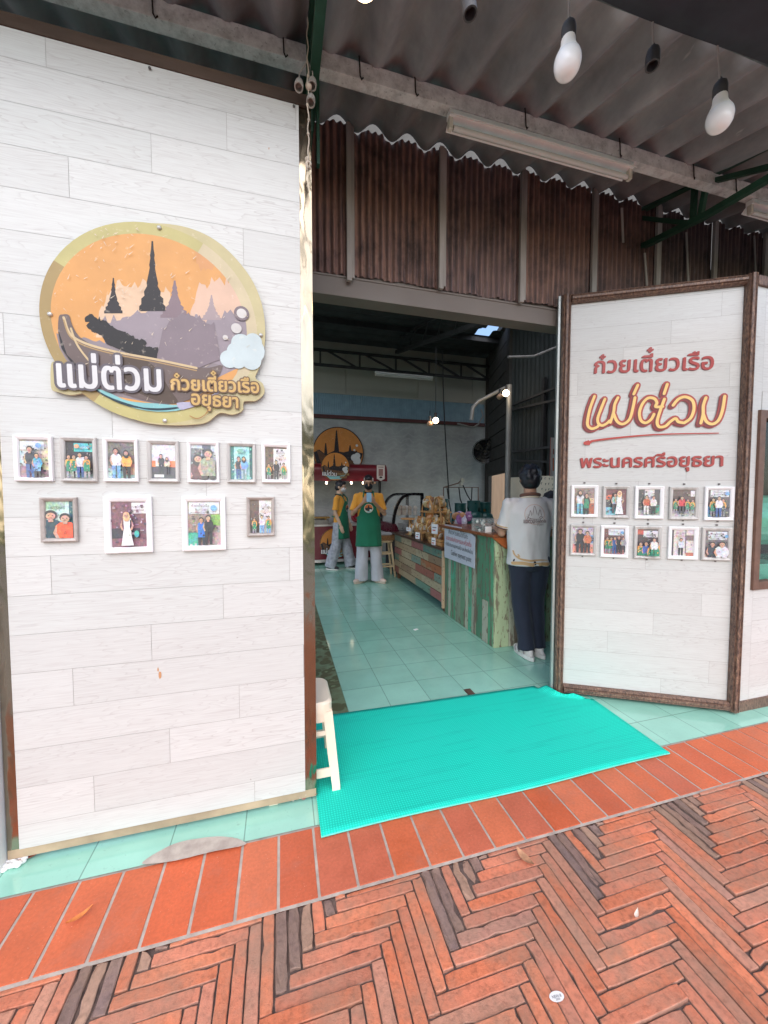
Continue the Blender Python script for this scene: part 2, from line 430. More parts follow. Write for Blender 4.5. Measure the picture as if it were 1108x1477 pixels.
# tiled floor
t = NT('floor_tile'); tc = t.n('TexCoord'); sp = t.n('SeparateXYZ'); t.l(tc.outputs['Object'], sp.inputs[0]); v = tc.outputs['Object']
TS = .3025
def edge(ax, off):
    a = t.math('ABSOLUTE', t.math('SUBTRACT', t.math('FRACT', t.math('DIVIDE', t.math('SUBTRACT', ax, off), TS)), .5))
    return t.math('GREATER_THAN', a, .5 - .0026 / TS)
ln = t.math('MAXIMUM', edge(sp.outputs[0], .431), edge(sp.outputs[1], 2.482))
wn_ = t.n('TexWhiteNoise', noise_dimensions='2D')
cm = t.n('CombineXYZ')
for k, (ax, off) in enumerate(((0, .431), (1, 2.482))): t.l(t.math('FLOOR', t.math('DIVIDE', t.math('SUBTRACT', sp.outputs[ax], off), TS)), cm.inputs[k])
t.l(cm.outputs[0], wn_.inputs['Vector'])
tone = t.ramp(wn_.outputs['Value'], [(0, S(150, 204, 184, .94)), (1, S(158, 210, 190, .98))])
tone = t.mix(1, tone, t.ramp(t.noise(v, 3.5, 5), [(.3, .9), (.7, 1.06)]), 'MULTIPLY')
tone = t.mix(t.ramp(t.noise(v, 1.1, 6, .7), [(.5, 0), (.8, .3)]), tone, S(150, 172, 160, .7))
tone = t.mix(t.ramp(t.noise(v, 55, 4, .7), [(.62, 0), (.72, .3)]), tone, S(120, 140, 130, .6))
t.set(Color=t.mix(t.math('MULTIPLY', ln, .55), tone, S(84, 112, 104, .6)), Roughness=t.ramp(t.noise(v, 5, 5), [(.3, .05), (.7, .15)]), Specular_IOR_Level=.6)
t.bump(t.math('ADD', t.math('MULTIPLY', ln, -1.0), t.math('MULTIPLY', t.noise(v, 6, 2), .4)), .12, .003)
m = MB(); m.poly([(-6, 1.656, .003), (9, 1.656, .003), (9, 9.2, .003), (-6, 9.2, .003)])
m.build('tiled_floor', t.m, kind='structure')
# printed floor strip, olive with pale leaves
t = NT('leaf_vinyl'); v = t.coord('Object', (1, 1, 1)); vo = t.n('TexVoronoi', feature='F1'); vo.inputs['Scale'].default_value = 13
dis = t.mix(.25, v, t.n('TexNoise', i_Scale=7.0).outputs['Color'], 'ADD'); t.l(dis, vo.inputs['Vector'])
c = t.ramp(vo.outputs['Distance'], [(.16, S(140, 160, 120, .8)), (.2, S(92, 104, 74, .8)), (.5, S(96, 100, 70, .8)), (.62, S(128, 150, 116, .8))])
t.set(Color=t.mix(t.ramp(t.noise(v, 9, 4), [(.4, 0), (.6, .5)]), c, S(104, 98, 70, .8)), Roughness=.5)
m = MB(); m.poly([(-3, 2.44, .007), (.429, 2.44, .007), (.429, 8.6, .007), (-3, 8.6, .007)]); m.build('patterned_floor', t.m, kind='structure')
m = MB(); g = onZ((678, 998), .01); m.box((g.x, g.y, .0045), (.055, .10, .009), None, .002)
for k in range(5): m.color(S(30, 30, 30)).box((g.x, g.y - .035 + k * .0175, .0105), (.04, .006, .004))
dr = m.build('floor_drain', M('drain_metal', S(96, 74, 64), .6, .3), label='small brown floor drain set in teal tiles behind the mat', cat='drain')
# ================================================================== PLANK LAMINATE
def laminate(name, k=1.0):
    t = NT(name); uvn = t.n('UVMap'); mp = t.n('Mapping'); mp.inputs['Scale'].default_value = (1.0, 7.5, 1); t.l(uvn.outputs[0], mp.inputs[0]); v = mp.outputs[0]
    warp = t.n('TexNoise'); warp.inputs['Scale'].default_value = 2.1; warp.inputs['Detail'].default_value = 2; t.l(v, warp.inputs['Vector'])
    rings = t.math('FRACT', t.math('MULTIPLY', warp.outputs['Fac'], 15.0))
    rl = t.ramp(rings, [(0, 0.0), (.06, 1.0), (.16, .3), (.5, 0.0)])
    mp2 = t.n('Mapping'); mp2.inputs['Scale'].default_value = (3, 90, 1); t.l(uvn.outputs[0], mp2.inputs[0])
    fine = t.ramp(t.noise(mp2.outputs[0], 2.0, 5, .6), [(.42, 0.0), (.72, 1.0)])
    mask = t.ramp(t.noise(v, .9, 2), [(.38, 0.15), (.62, 1.0)])
    amt = t.math('ADD', t.math('MULTIPLY', t.math('MULTIPLY', rl, mask), .46), t.math('MULTIPLY', fine, .30))
    at = t.n('Attribute', attribute_name='Col')
    col = t.mix(amt, at.outputs['Color'], S(168, 160, 158))
    mp3 = t.n('Mapping'); mp3.inputs['Scale'].default_value = (22, 24, 1); t.l(uvn.outputs[0], mp3.inputs[0])
    col = t.mix(t.ramp(t.noise(mp3.outputs[0], 1.0, 2), [(.76, 0), (.79, .5)]), col, S(120, 104, 96))
    t.set(Color=col, Roughness=.42, Specular_IOR_Level=.35)
    t.bump(t.math('ADD', rl, fine), .04, .001); return t.m
LAM = laminate('white_wood_laminate')
def planks(name, o, u, v, x0, x1, z0, z1, parent, phase=.083, top=3.134, pitch=.1565, Lp=.93, shift=.29):
    """a face of staggered boards with hairline gaps"""
    o, u, v = Vector(o), Vector(u).normalized(), Vector(v); n = u.cross(v); m = MB()
    k0 = int((top - z1) / pitch) - 1; k = k0; g = .0006
    while True:
        a, b = top - pitch * (k - 0), top - pitch * (k - 1)
        if b < z0: break
        lo, hi = max(a, z0) + g, min(b, z1) - g
        if hi - lo > .008:
            x = phase - shift * k - Lp * 8
            while x < x1:
                s, e = max(x, x0) + g, min(x + Lp, x1) - g
                if e - s > .004:
                    r1, r2 = R_.random() * 30, R_.random() * 30; m.color(S(*R_.choice([(203, 203, 200), (200, 200, 197), (206, 206, 203), (201, 202, 199)])))
                    q = [(s, lo), (e, lo), (e, hi), (s, hi)]
                    m.f([m.v(o + u * p[0] + v * p[1] + n * .002) for p in q], [(p[0] + r1, p[1] + r2) for p in q])
                x += Lp
        k += 1
    m.c = S(150, 142, 138); q = [(x0, z0), (x1, z0), (x1, z1), (x0, z1)]
    m.f([m.v(o + u * p[0] + v * p[1]) for p in q], [(.5, .5)] * 4)
    return m.build(name, LAM, parent, recalc=False)
# ------------------------------------------------------------------ left wall panel
PX0, PX1, PZ0, PZ1 = -1.043, .096, .062, 3.243
wp = empty('wall_panel', (-.47, 1.8, 0), 'tall white plank wall panel with the big round sign and framed photos', 'wall panel')
planks('plank_face', (0, 1.797, 0), (1, 0, 0), (0, 0, 1), PX0, PX1, PZ0, PZ1, wp)
m = MB(); m.b2((PX0 - .036, 1.8095, .026), (PX1 + .045, 1.8145, PZ1 + .004)); m.build('panel_core', M('dark_board', S(70, 60, 54), .8), wp)
t = NT('polished_steel'); v = t.coord('Object', (3, 3, 1.2)); t.set(Color=(.33, .285, .215), Metallic=1.0, Roughness=.14)
t.bump(t.noise(v, 4.0, 2, .5, .4), .3, .03); STEEL = t.m
def strip(x0, x1, z0, z1, y=1.8, nx=2, nz=60):
    mb = MB(); G = [[mb.v((x0 + (x1 - x0) * i / nx, y, z0 + (z1 - z0) * j / nz)) for i in range(nx + 1)] for j in range(nz + 1)]
    for j in range(nz):
        for i in range(nx): mb.f([G[j][i], G[j][i + 1], G[j + 1][i + 1], G[j + 1][i]])
    return mb
m = MB()
for x0, x1, z0, z1 in ((PX0 - .042, PX0, .024, PZ1), (PX1, .1475, PZ0, PZ1)):
    m.b2((x0, 1.8005, z0), (x1, 1.809, z1))
m.b2((.1475, 1.8005, .024), (.1505, 1.815, PZ1))
m.build('steel_trim', STEEL, wp)
m = MB(); m.b2((PX0 - .042, 1.8, .024), (.1475, 1.809, PZ0 - .0005)); m.build('base_strip', M('tan_strip', S(172, 150, 124), .5, .0, var=.3, scale=5, stretch=(1, 1, 1)), wp)
m = MB(); m.b2((PX0 - .042, 1.79, PZ1 + .0005), (.15, 1.86, PZ1 + .050), .004); m.build('top_rail', M('old_timber', S(74, 58, 48), .85, var=.35, scale=9, stretch=(.3, 1, 1)), wp)
m = MB()
for px in ((216, 98), (424, 153)): p = onY(px, 1.79); m.ell((p.x, p.y, p.z), (.006, .005, .006), 8, 6)
m.build('screw', M('screw_metal', S(90, 86, 84), .4, .8), wp)
m = MB()
for k in range(30):
    x = .02 + R_.random() * .125; m.color(S(150, 100, 92) if R_.random() < .5 else S(200, 190, 184)); m.ell((x, 1.803 + R_.random() * .006, .022 + R_.random() * .02), (.004 + R_.random() * .012, .004, .003 + R_.random() * .006), 7, 5)
m.build('rust_flake', attr_mat('flake', .9), wp)
m = MB()
for px, w_, h_ in (((231, 974), .007, .022), ((228, 966), .004, .012), ((58, 722), .004, .004), ((388, 214), .003, .005)):
    p = onY(px, 1.7942); m.color(S(190, 140, 100)); m.f([m.v((p.x + w_ * math.cos(i * .7) * R_.uniform(.6, 1), p.y, p.z + h_ * math.sin(i * .7) * R_.uniform(.6, 1))) for i in range(9)])
m.build('scuff', attr_mat('scuff_mark', .8), wp)
# neighbour's white post on the far left
m = MB(); m.b2((-1.20, 1.76, .0), (-1.089, 1.86, 3.25), .004)
for k in range(26): m.ell((-1.1 + R_.random() * .07, 1.77 + R_.random() * .04, .006 + R_.random() * .012), (.012, .009, .008), 7, 5)
m.build('white_post', M('chalky_white', S(238, 236, 234), .7, var=.06, scale=14), label='peeling white post at the left edge beside the plank panel', cat='post')
m = MB(); m.b2((-2.6, 1.84, .03), (-1.2, 1.88, 2.6)); m.build('shopfront_glass', M('dark_glass', S(40, 46, 52), .08), label='dark glass shopfront left of the white post', cat='shopfront')
# ------------------------------------------------------------------ leaning signboard (right)
SA, SB = Vector((1.979, 2.345, 0)), Vector((3.010, 1.782, 0)); SU = (SB - SA).normalized(); SV = Vector((0, 0, 1)); SN = SU.cross(SV); SW = (SB - SA).length
SH = 2.935
WOOD = None
t = NT('dark_frame_wood'); v = t.coord('Object', (1, 1, .35)); f1 = t.noise(v, 90, 5, .7); f2 = t.noise(v, 6, 4)
c = t.ramp(f1, [(.36, S(66, 50, 46)), (.5, S(112, 86, 74)), (.6, S(134, 104, 86)), (.72, S(178, 142, 112))])
t.set(Color=t.mix(1, c, t.ramp(f2, [(.3, .72), (.7, 1.1)]), 'MULTIPLY'), Roughness=.5); t.bump(f1, .2, .003); FRW = t.m
sg = empty('shop_signboard', tuple((SA + SB) / 2), 'hinged white plank signboard in a dark moulded wood frame', 'signboard')
FW = .064; Z0s = .018
planks('plank_face', SA + SN * .0, SU, SV, FW, SW - FW, Z0s + FW, SH - FW, sg, phase=.35, top=2.85)
def bar_on(m, a, b, w0, d0, mid=None):
    pass
def moulding(m, x0, z0, x1, z1, vertical, th=.045):
    prof = [(0, .012), (.06, .030), (.2, .040), (.30, .034), (.40, .046), (.62, .046), (.70, .034), (.82, .040), (.95, .026), (1, .004)]
    A = []; B = []
    for q, d in prof:
        if vertical: p0 = (x0 + (x1 - x0) * q, z0); p1 = (x0 + (x1 - x0) * q, z1)
        else: p0 = (x0, z0 + (z1 - z0) * q); p1 = (x1, z0 + (z1 - z0) * q)
        A.append(m.v(SA + SU * p0[0] + SV * p0[1] + SN * d)); B.append(m.v(SA + SU * p1[0] + SV * p1[1] + SN * d))
    for i in range(len(prof) - 1): m.f([A[i], A[i + 1], B[i + 1], B[i]])
    m.f(A); m.f(B)
m = MB()
moulding(m, 0, Z0s, FW, SH, True); moulding(m, SW, Z0s, SW - FW, SH, True)
moulding(m, FW, SH, SW - FW, SH - FW, False); moulding(m, FW, Z0s, SW - FW, Z0s + FW, False)
m.build('frame', FRW, sg, recalc=True)
ang = math.atan2(SU.y, SU.x); RZ = Matrix.Rotation(ang, 3, 'Z')
m = MB(); mid = (SA + SB) / 2 - SN * .024; m.box((mid.x, mid.y, SH / 2 + Z0s / 2), (SW - .01, .046, SH - Z0s - .004), RZ)
m.build('backing', M('aluminium_edge', S(176, 180, 178), .45, .5, var=.08), sg)
m = MB(); e = SA - SU * .012 - SN * .02; m.box((e.x, e.y, SH / 2 + .012), (.016, .05, SH - .01), RZ, .002); m.build('edge_strip', M('aluminium_edge', S(176, 180, 178), .45, .5), sg)
for e in (SB - SU * .03 - SN * .01, SA + SU * .08 - SN * .01): m = MB(); m.box((e.x, e.y, .012), (.03, .03, .022), None, .004); m.build('foot', M('rusty_foot', S(104, 74, 60), .9), sg)
# ------------------------------------------------------------------ right facade return with its window
rf = empty('plank_wall', (3.5, 1.8, 0), 'white plank wall with brown framed window right of the signboard', 'wall')
YR = 1.79
wx0, wx1, wz0, wz1 = 3.105, 4.6, .86, 2.06
for nm, a in (('plank_face', (3.022, 3.105, .06, 2.86)),):
    planks('plank_face', (0, YR, 0), (1, 0, 0), (0, 0, 1), 3.022, wx0 + .02, .075, 2.875, rf, phase=3.3, top=2.5, Lp=.16, shift=.0, pitch=.95)
    planks('plank_face', (0, YR, 0), (1, 0, 0), (0, 0, 1), wx0 + .02, 6, .075, wz0 + .02, rf, phase=3.3)
    planks('plank_face', (0, YR, 0), (1, 0, 0), (0, 0, 1), wx0 + .02, 6, wz1 - .02, 2.875, rf, phase=3.3)
m = MB(); m.b2((3.022, YR - .012, .0), (6, YR + .05, .075), .003); m.b2((3.022, YR - .02, 2.875), (6, YR + .05, 2.935), .004); m.build('skirting', FRW, rf)
m = MB()
m.b2((wx0 - .01, YR - .02, wz0 - .01), (wx0 + .045, YR + .04, wz1 + .01), .004); m.b2((wx0 + .045, YR - .02, wz0 - .01), (wx1, YR + .04, wz0 + .045), .004); m.b2((wx0 + .045, YR - .02, wz1 - .045), (wx1, YR + .04, wz1 + .01), .004)
wf = m.build('window', M('red_brown_frame', S(104, 76, 62), .5, scale=20), rf)
m = MB(); m.b2((wx0 + .05, YR + .03, wz0 + .04), (wx1, YR + .036, wz1 - .04))
t = NT('window_glass'); t.set(Color=(.9, 1, .97), Roughness=.02, Transmission_Weight=1.0, IOR=1.2); m.build('pane', t.m, wf)
m = MB(); m.b2((3.03, YR + .05, .0), (3.08, YR + .62, 2.93)); m.b2((3.08, 2.43, 0), (6, 2.47, 2.93)); m.build('recess', M('dark_recess', S(52, 46, 42), .9), rf)
m = MB(); m.b2((3.16, 1.95, .2), (4.3, 2.3, .98)); m.lathe([(.16, -.5), (.2, -.45), (.2, .5), (.16, .55)], (3.6, 2.1, 1.3), 20, (1, 0, 0))
m.build('glass_food_cabinet', M('mint_glass', S(120, 180, 160), .12), label='pale green food cabinet behind the brown framed window', cat='cabinet', loc=(3.7, 2.1, .2))
# ================================================================== FRONT ABOVE THE DOOR
YL = 2.4
m = MB(); m.b2((-3.1, YL, 2.750), (7.7, YL + .12, 2.873), .004); m.b2((-3.1, YL + .012, 2.873), (7.7, YL + .12, 2.905), .003); m.b2((-3.1, YL - .006, 2.862), (7.7, YL + .03, 2.874), .002)
m.build('door_lintel', M('lintel_paint', S(128, 116, 108, .8), .55, var=.1, scale=2), label='grey brown steel lintel across the top of the shop opening', cat='lintel')
# awning surface
AZ0, AS, PIT, AX = 3.795, .297, .2285, .362
def awn(x, y): return AZ0 + AS * (y - YL) + .040 * math.cos(2 * math.pi * (x - AX) / PIT)
t = NT('rusted_sheet'); v = t.coord('Object', (1, 1, .12)); v2 = t.coord('Object')
c = t.ramp(t.noise(v, 38, 6, .7), [(.3, S(84, 74, 76)), (.45, S(122, 98, 94)), (.58, S(146, 114, 102)), (.75, S(160, 146, 140))])
c = t.mix(t.ramp(t.noise(v2, 3.2, 5, .7), [(.48, 0), (.7, .8)]), c, S(36, 30, 32))
c = t.mix(t.ramp(t.noise(v2, 34, 2), [(.77, 0), (.8, .6)]), c, S(170, 160, 150))
wr_ = t.n('TexWave', wave_type='BANDS', bands_direction='X', i_Scale=2 * math.pi / (.0445 * 20)); t.l(v2, wr_.inputs[0]); c = t.mix(1, c, t.ramp(wr_.outputs['Fac'], [(.1, .58), (.75, 1.08)]), 'MULTIPLY'); at = t.n('Attribute', attribute_name='Col'); c = t.mix(1, c, at.outputs['Color'], 'MULTIPLY')  # dark bands along the rib valleys: rib shade put into the colour
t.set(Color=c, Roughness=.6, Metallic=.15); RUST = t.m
rw = empty('corrugated_wall', (1.7, YL + .02, 2.9), 'rusted brown corrugated metal wall above the shop opening', 'wall')
seams = [-3.1, -2.5, -1.9, -1.3, -.79, -.18, .428, 1.045, 1.66, 2.275, 2.89, 3.5, 4.1, 4.7, 5.3, 5.9, 6.5, 7.1, 7.7]
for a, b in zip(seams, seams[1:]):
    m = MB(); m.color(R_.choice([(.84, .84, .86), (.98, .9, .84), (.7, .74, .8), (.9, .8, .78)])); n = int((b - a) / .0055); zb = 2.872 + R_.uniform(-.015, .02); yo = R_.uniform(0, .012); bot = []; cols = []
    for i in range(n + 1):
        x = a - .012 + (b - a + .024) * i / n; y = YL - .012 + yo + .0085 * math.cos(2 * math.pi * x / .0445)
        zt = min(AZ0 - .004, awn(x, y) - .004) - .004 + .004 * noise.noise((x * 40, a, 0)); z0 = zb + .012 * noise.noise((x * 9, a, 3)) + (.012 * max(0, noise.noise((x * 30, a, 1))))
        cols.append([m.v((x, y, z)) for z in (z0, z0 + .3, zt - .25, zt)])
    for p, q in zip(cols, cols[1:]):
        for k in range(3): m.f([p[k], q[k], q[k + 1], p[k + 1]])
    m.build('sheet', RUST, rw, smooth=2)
BAT = simple('weathered_batten', S(158, 150, 144, .85), .85, var=.45, scale=10, stretch=(1, 1, .15))
for i, x in enumerate(seams[1:-1]):
    m = MB(); z0 = 2.83 if i in (5,) else 2.875 - R_.random() * .02
    m.b2((x - .019, YL - .045, z0), (x + .012, YL - .022, 3.775), .003); m.b2((x + .013, YL - .04, z0 + .02), (x + .03, YL - .024, 3.77), .003)
    m.build('batten', BAT, rw)
m = MB()
for p, q in (((855, 345), (858, 440)), ((990, 335), (993, 410)), ((1088, 340), (1090, 400)), ((930, 365), (933, 412)), ((897, 300), (899, 350))):
    a, b = onY(p, YL - .026), onY(q, YL - .026); m.bar(a, b, .018, .006, (0, 1, 0))
m.build('loose_strip', BAT, rw)
# awning roof
t = NT('fibre_cement'); v = t.coord('Object', (1, .25, 1)); v2 = t.coord('Object')
c = t.ramp(t.noise(v, 7, 6, .6), [(.3, S(142, 142, 146, .85)), (.7, S(178, 176, 178, .85))])
c = t.mix(t.ramp(t.noise(v2, 1.7, 5, .65), [(.45, 0), (.7, .55)]), c, S(96, 92, 94, .8))
c = t.mix(t.ramp(t.noise(t.coord('Object', (1, .06, 1)), 26, 3), [(.70, 0), (.76, .35)]), c, S(210, 204, 200))
t.set(Color=c, Roughness=.85); t.bump(t.noise(v2, 50, 4), .15, .003); FIB = t.m
AW0 = 1.25
m = MB(); G = []; n = int(13.4 / (PIT / 12)); ys = [AW0 + (YL - .002 - AW0) * j / 12 for j in range(13)]
for i in range(n + 1):
    x = -5 + 13.4 * i / n; G.append([m.v((x, y, awn(x, y))) for y in ys])
for p, q in zip(G, G[1:]):
    for j in range(12): m.f([p[j], q[j], q[j + 1], p[j + 1]])
for p in G: pass
ro = m.build('awning_roof', FIB, smooth=2, label='grey corrugated fibre cement awning over the shopfront', cat='roof')
so = ro.modifiers.new('s', 'SOLIDIFY'); so.thickness = .007; so.offset = 1
# wall added to brighten the scalloped gaps, and an added board blocking light below
m = MB(); m.b2((-3.4, 2.95, 3.42), (5.6, 3.0, 5.3)); m.build('gap_backing_wall', M('gap_backing_grey', S(92, 89, 86), .8, var=.05), label='added grey wall that brightens the gaps above the rusted sheets', cat='wall')
m = MB(); m.b2((-3.4, YL + .03, 3.39), (5.6, 3.0, 3.418)); m.build('light_block_board', M('light_block_dark', S(60, 56, 54), .9), label='added unseen board blocking light behind the rusted sheets', cat='soffit')
# purlin with roof hooks
pu = empty('roof_purlin', (1.2, 1.9, 3.6), 'long grey concrete purlin under the awning carrying the tube light', 'beam')
m = MB(); zt = 3.612; m.b2((-5, 1.885, zt - .082), (8.4, 1.945, zt), .004)
t = NT('old_concrete'); v = t.coord(); c = t.ramp(t.noise(v, 14, 6, .7), [(.3, S(168, 164, 162)), (.55, S(214, 212, 210)), (.75, S(230, 228, 226))])
c = t.mix(t.ramp(t.noise(v, 60, 4), [(.62, 0), (.7, .5)]), c, S(92, 84, 80)); t.set(Color=c, Roughness=.9); t.bump(t.noise(v, 70, 5), .4, .004)
m.build('beam', t.m, pu)
for px in ((408, 48), (518, 100), (598, 108), (757, 158), (893, 204), (999, 243), (220, 20), (1060, 262)):
    x = onY(px, 1.885).x; m = MB(); m.tube([(x, 1.883, zt + .02), (x + .002, 1.879, zt - .02), (x + .004, 1.877, zt - .075), (x + .012, 1.879, zt - .09), (x + .02, 1.883, zt - .075)], .0035, 6)
    m.build('hook', M('dark_iron', S(60, 50, 46), .6, .7), pu, smooth=True)
# truss brackets of green angle steel
GRN = simple('green_steel', S(36, 74, 56, .8), .5, .1, var=.3, scale=8)
def truss(X, name, label):
    e = empty(name, (X, 2.38, 3.4), label, 'truss', 'green truss brackets under the awning')
    def P(p): q = onX(p, 2.78); return Vector((X, q.y, q.z))
    Am, Bm = P((905, 312)), P((1108, 207)); d = Bm - Am
    m = MB(); m.bar(P((905, 312)) , Am + d * 2.3, .05, .05, (1, 0, 0)); m.build('top_chord', GRN, e)
    a = P((905.5, 366)); b = P((1014, 313)); m = MB(); m.bar(a, b, .038, .04, (1, 0, 0)); c = P((1108, 258)); m.bar(b, b + (c - b) * 3.4, .038, .04, (1, 0, 0)); m.build('bottom_chord', GRN, e)
    for p, q in (((1003, 258), (999, 324)), ((1020, 260), (1010, 314)), ((1018, 264), (1200, 218)), ((910, 313), (993, 322))):
        m = MB(); m.bar(P(p), P(q), .028, .03, (1, 0, 0)); m.build('brace', GRN, e)
    m = MB(); p = P((905, 365)); m.lathe([(.014, 0), (.014, .012), (.008, .013), (.008, .024)], p - Vector((0, .0, 0)), 8, (0, -1, 0)); m.box(p + Vector((0, .01, 0)), (.06, .012, .07)); m.build('wall_plate', M('pale_bolt', S(170, 172, 168), .5, .5), e, smooth=True)
truss(2.78, 'roof_truss', 'dark green truss bracket above the signboard, bolted to the rusted wall')
truss(.165, 'roof_truss', 'green truss seen edge on above the plank panel corner')
m = MB(); m.b2((.135, 1.83, 3.18), (.16, 1.86, 3.60), .002); m.b2((.185, 1.9, 3.1), (.2, 1.93, 3.55), .002); m.build('green_post', GRN, label='thin green steel post rising from the plank panel corner to the purlin', cat='post')
# ------------------------------------------------------------------ tube light fittings
WPL = simple('white_enamel', S(236, 236, 234), .35, var=.06, scale=10)
TUBE = simple('tube_glass', S(206, 202, 198), .2, var=.04)
def batten_light(x0, x1, y, z, name, label, group='tube lights'):
    e = empty(name, ((x0 + x1) / 2, y, z), label, 'tube light', group)
    m = MB(); m.box(((x0 + x1) / 2, y, z - .018), (x1 - x0, .045, .034), None, .005)
    pr = [(-.05, -.036), (-.035, -.05), (.035, -.05), (.05, -.036)]
    m.build('housing', WPL, e)
    m = MB()
    for s in (-1, 1):
        A = [m.v((x0 + .01, y + s * yy, z + zz)) for yy, zz in ((.0225, -.03), (.052, -.058), (.053, -.054), (.024, -.026))]; B = [m.v((x1 - .01, y + s * yy, z + zz)) for yy, zz in ((.0225, -.03), (.052, -.058), (.053, -.054), (.024, -.026))]
        m.skin([A, B])
    m.build('reflector', WPL, e)
    for s in (0, 1):
        m = MB(); x = x1 - .012 if s else x0 + .012; m.box((x, y, z - .062), (.022, .028, .058), None, .004); m.build('end_cap', M('cap_plastic', S(210, 204, 190), .5), e)
    m = MB(); m.tube([(x0 + .03, y, z - .078), (x1 - .03, y, z - .078)], .014, 12); m.build('tube', TUBE, e, smooth=True)
    return e
a, b = onY((648, 148), 1.9), onY((913, 226), 1.9)
batten_light(a.x, b.x, 1.912, zt - .084, 'tube_light', 'unlit white tube light fixed under the purlin above the opening')
a = onY((1084, 290), 1.9); batten_light(a.x, a.x + 1.22, 1.912, zt - .084, 'tube_light', 'unlit white tube light cut off by the right edge above the signboard')
# ------------------------------------------------------------------ dark tarp under the awning and the things hanging from its edge rope
YT, ZT = .87, 2.835
m = MB(); G = []
for j in range(9):
    y = YT - j * .05; row = []
    for i in range(57): x = .62 + 3.4 * i / 56; row.append(m.v((x, y, ZT - .20 * (YT - y) - .03 * math.sin(math.pi * min(1, (YT - y) / .9)) + .012 * math.sin(x * 5 + j))))
    G.append(row)
for p, q in zip(G, G[1:]):
    for i in range(56): m.f([p[i], p[i + 1], q[i + 1], q[i]])
tp = m.build('shade_tarp', M('dark_tarp', S(54, 56, 66, .8), .85, var=.25, scale=5), smooth=2, label='dark navy tarp sheet stretched under the awning at top right', cat='tarp')
so = tp.modifiers.new('s', 'SOLIDIFY'); so.thickness = .003
m = MB(); m.tube([(-1.4 + .1 * i, YT + .004, ZT + .006 + .01 * math.sin(i * .5)) for i in range(57)], .006, 6); m.build('edge_rope', M('fray_rope', S(88, 98, 100), .95, var=.4, scale=40), tp)
BLK = simple('black_rubber', S(72, 70, 72, .8), .6, var=.2, scale=20)
CORD = simple('grey_cord', S(160, 154, 150), .8, var=.15)
BWH = simple('bulb_collar', S(250, 244, 238), .45, var=.03)
t = NT('opal_bulb'); t.set(Color=S(248, 247, 248), Roughness=.16, Subsurface_Weight=.0, Specular_IOR_Level=.6); OPAL = t.m
def pendant(name, px_top, px_sock, y, label, bulb, tilt=0.0, group=None):
    top = onY(px_top, y); s = onY(px_sock, y); s = Vector((s.x, y, s.z)); e = empty(name, s, label, 'light bulb' if bulb else 'lamp holder', group)
    ax = Vector((-tilt, -.10, -1)).normalized()
    m = MB(); m.tube([(top.x, y, max(top.z, s.z + .03)), (s.x + (top.x - s.x) * .3, y, s.z + .03), tuple(s)], .0026, 6); m.build('cord', CORD, e, smooth=True)
    m = MB(); m.lathe([(.004, -.022), (.007, -.012), (.0165, 0), (.0185, .012), (.0185, .042), (.017, .044)] if bulb else [(.004, -.022), (.007, -.012), (.0155, 0), (.0175, .012), (.0175, .047), (.0135, .047), (.0125, .02), (.0, .019)], s, 16, ax); m.build('socket', BLK, e, smooth=True)
    if bulb:
        m = MB(); m.lathe([(.0175, .040), (.0185, .058), (.022, .072), (.0285, .088), (.0305, .093)], s, 20, ax, False); m.build('collar', BWH, e, smooth=2)
        m = MB(); m.lathe([(.0305, .092), (.0335, .104), (.0338, .114), (.031, .128), (.025, .139), (.016, .1465), (.006, .149), (.0005, .1495)], s, 24, ax, False); m.build('globe', OPAL, e, smooth=2)
    return e
pendant('light_bulb', (821, -60), (820.5, 37), YT + .02, 'unlit white bulb hanging nearest the top centre right', True, .10, 'bare bulbs under the awning')
pendant('light_bulb', (1035, 66), (1039, 122), YT, 'unlit white bulb hanging lower, by the right edge', True, .12, 'bare bulbs under the awning')
pendant('lamp_holder', (941.5, 17), (942, 74), YT, 'empty black lamp holder hanging between the two white bulbs', False, .14, 'empty lamp holders')
pendant('lamp_holder', (676, -60), (675, -6), YT + .02, 'empty black lamp holder at the top edge left of the bulbs', False, -.1, 'empty lamp holders')
t = NT('lit_bulb'); t.set(Color=(1, .8, .6)); t.b.inputs['Emission Color'].default_value = (1, .72, .42, 1); t.b.inputs['Emission Strength'].default_value = 6; LIT = t.m
p = onY((526, -30), .95); e = empty('light_bulb', p, 'lit warm bulb at the top edge of the photo', 'light bulb')
m = MB(); m.lathe([(.012, .05), (.02, .03), (.033, .0), (.03, -.018), (.018, -.031), (.0005, -.035)], p, 18); m.build('globe', LIT, e, smooth=2)
m = MB(); m.lathe([(.018, .045), (.018, .09), (.004, .1)], p, 12); m.build('socket', BLK, e, smooth=True)
m = MB(); m.tube([p + Vector((0, 0, .1)), p + Vector((0, .02, .5))], .003); m.build('cord', CORD, e)
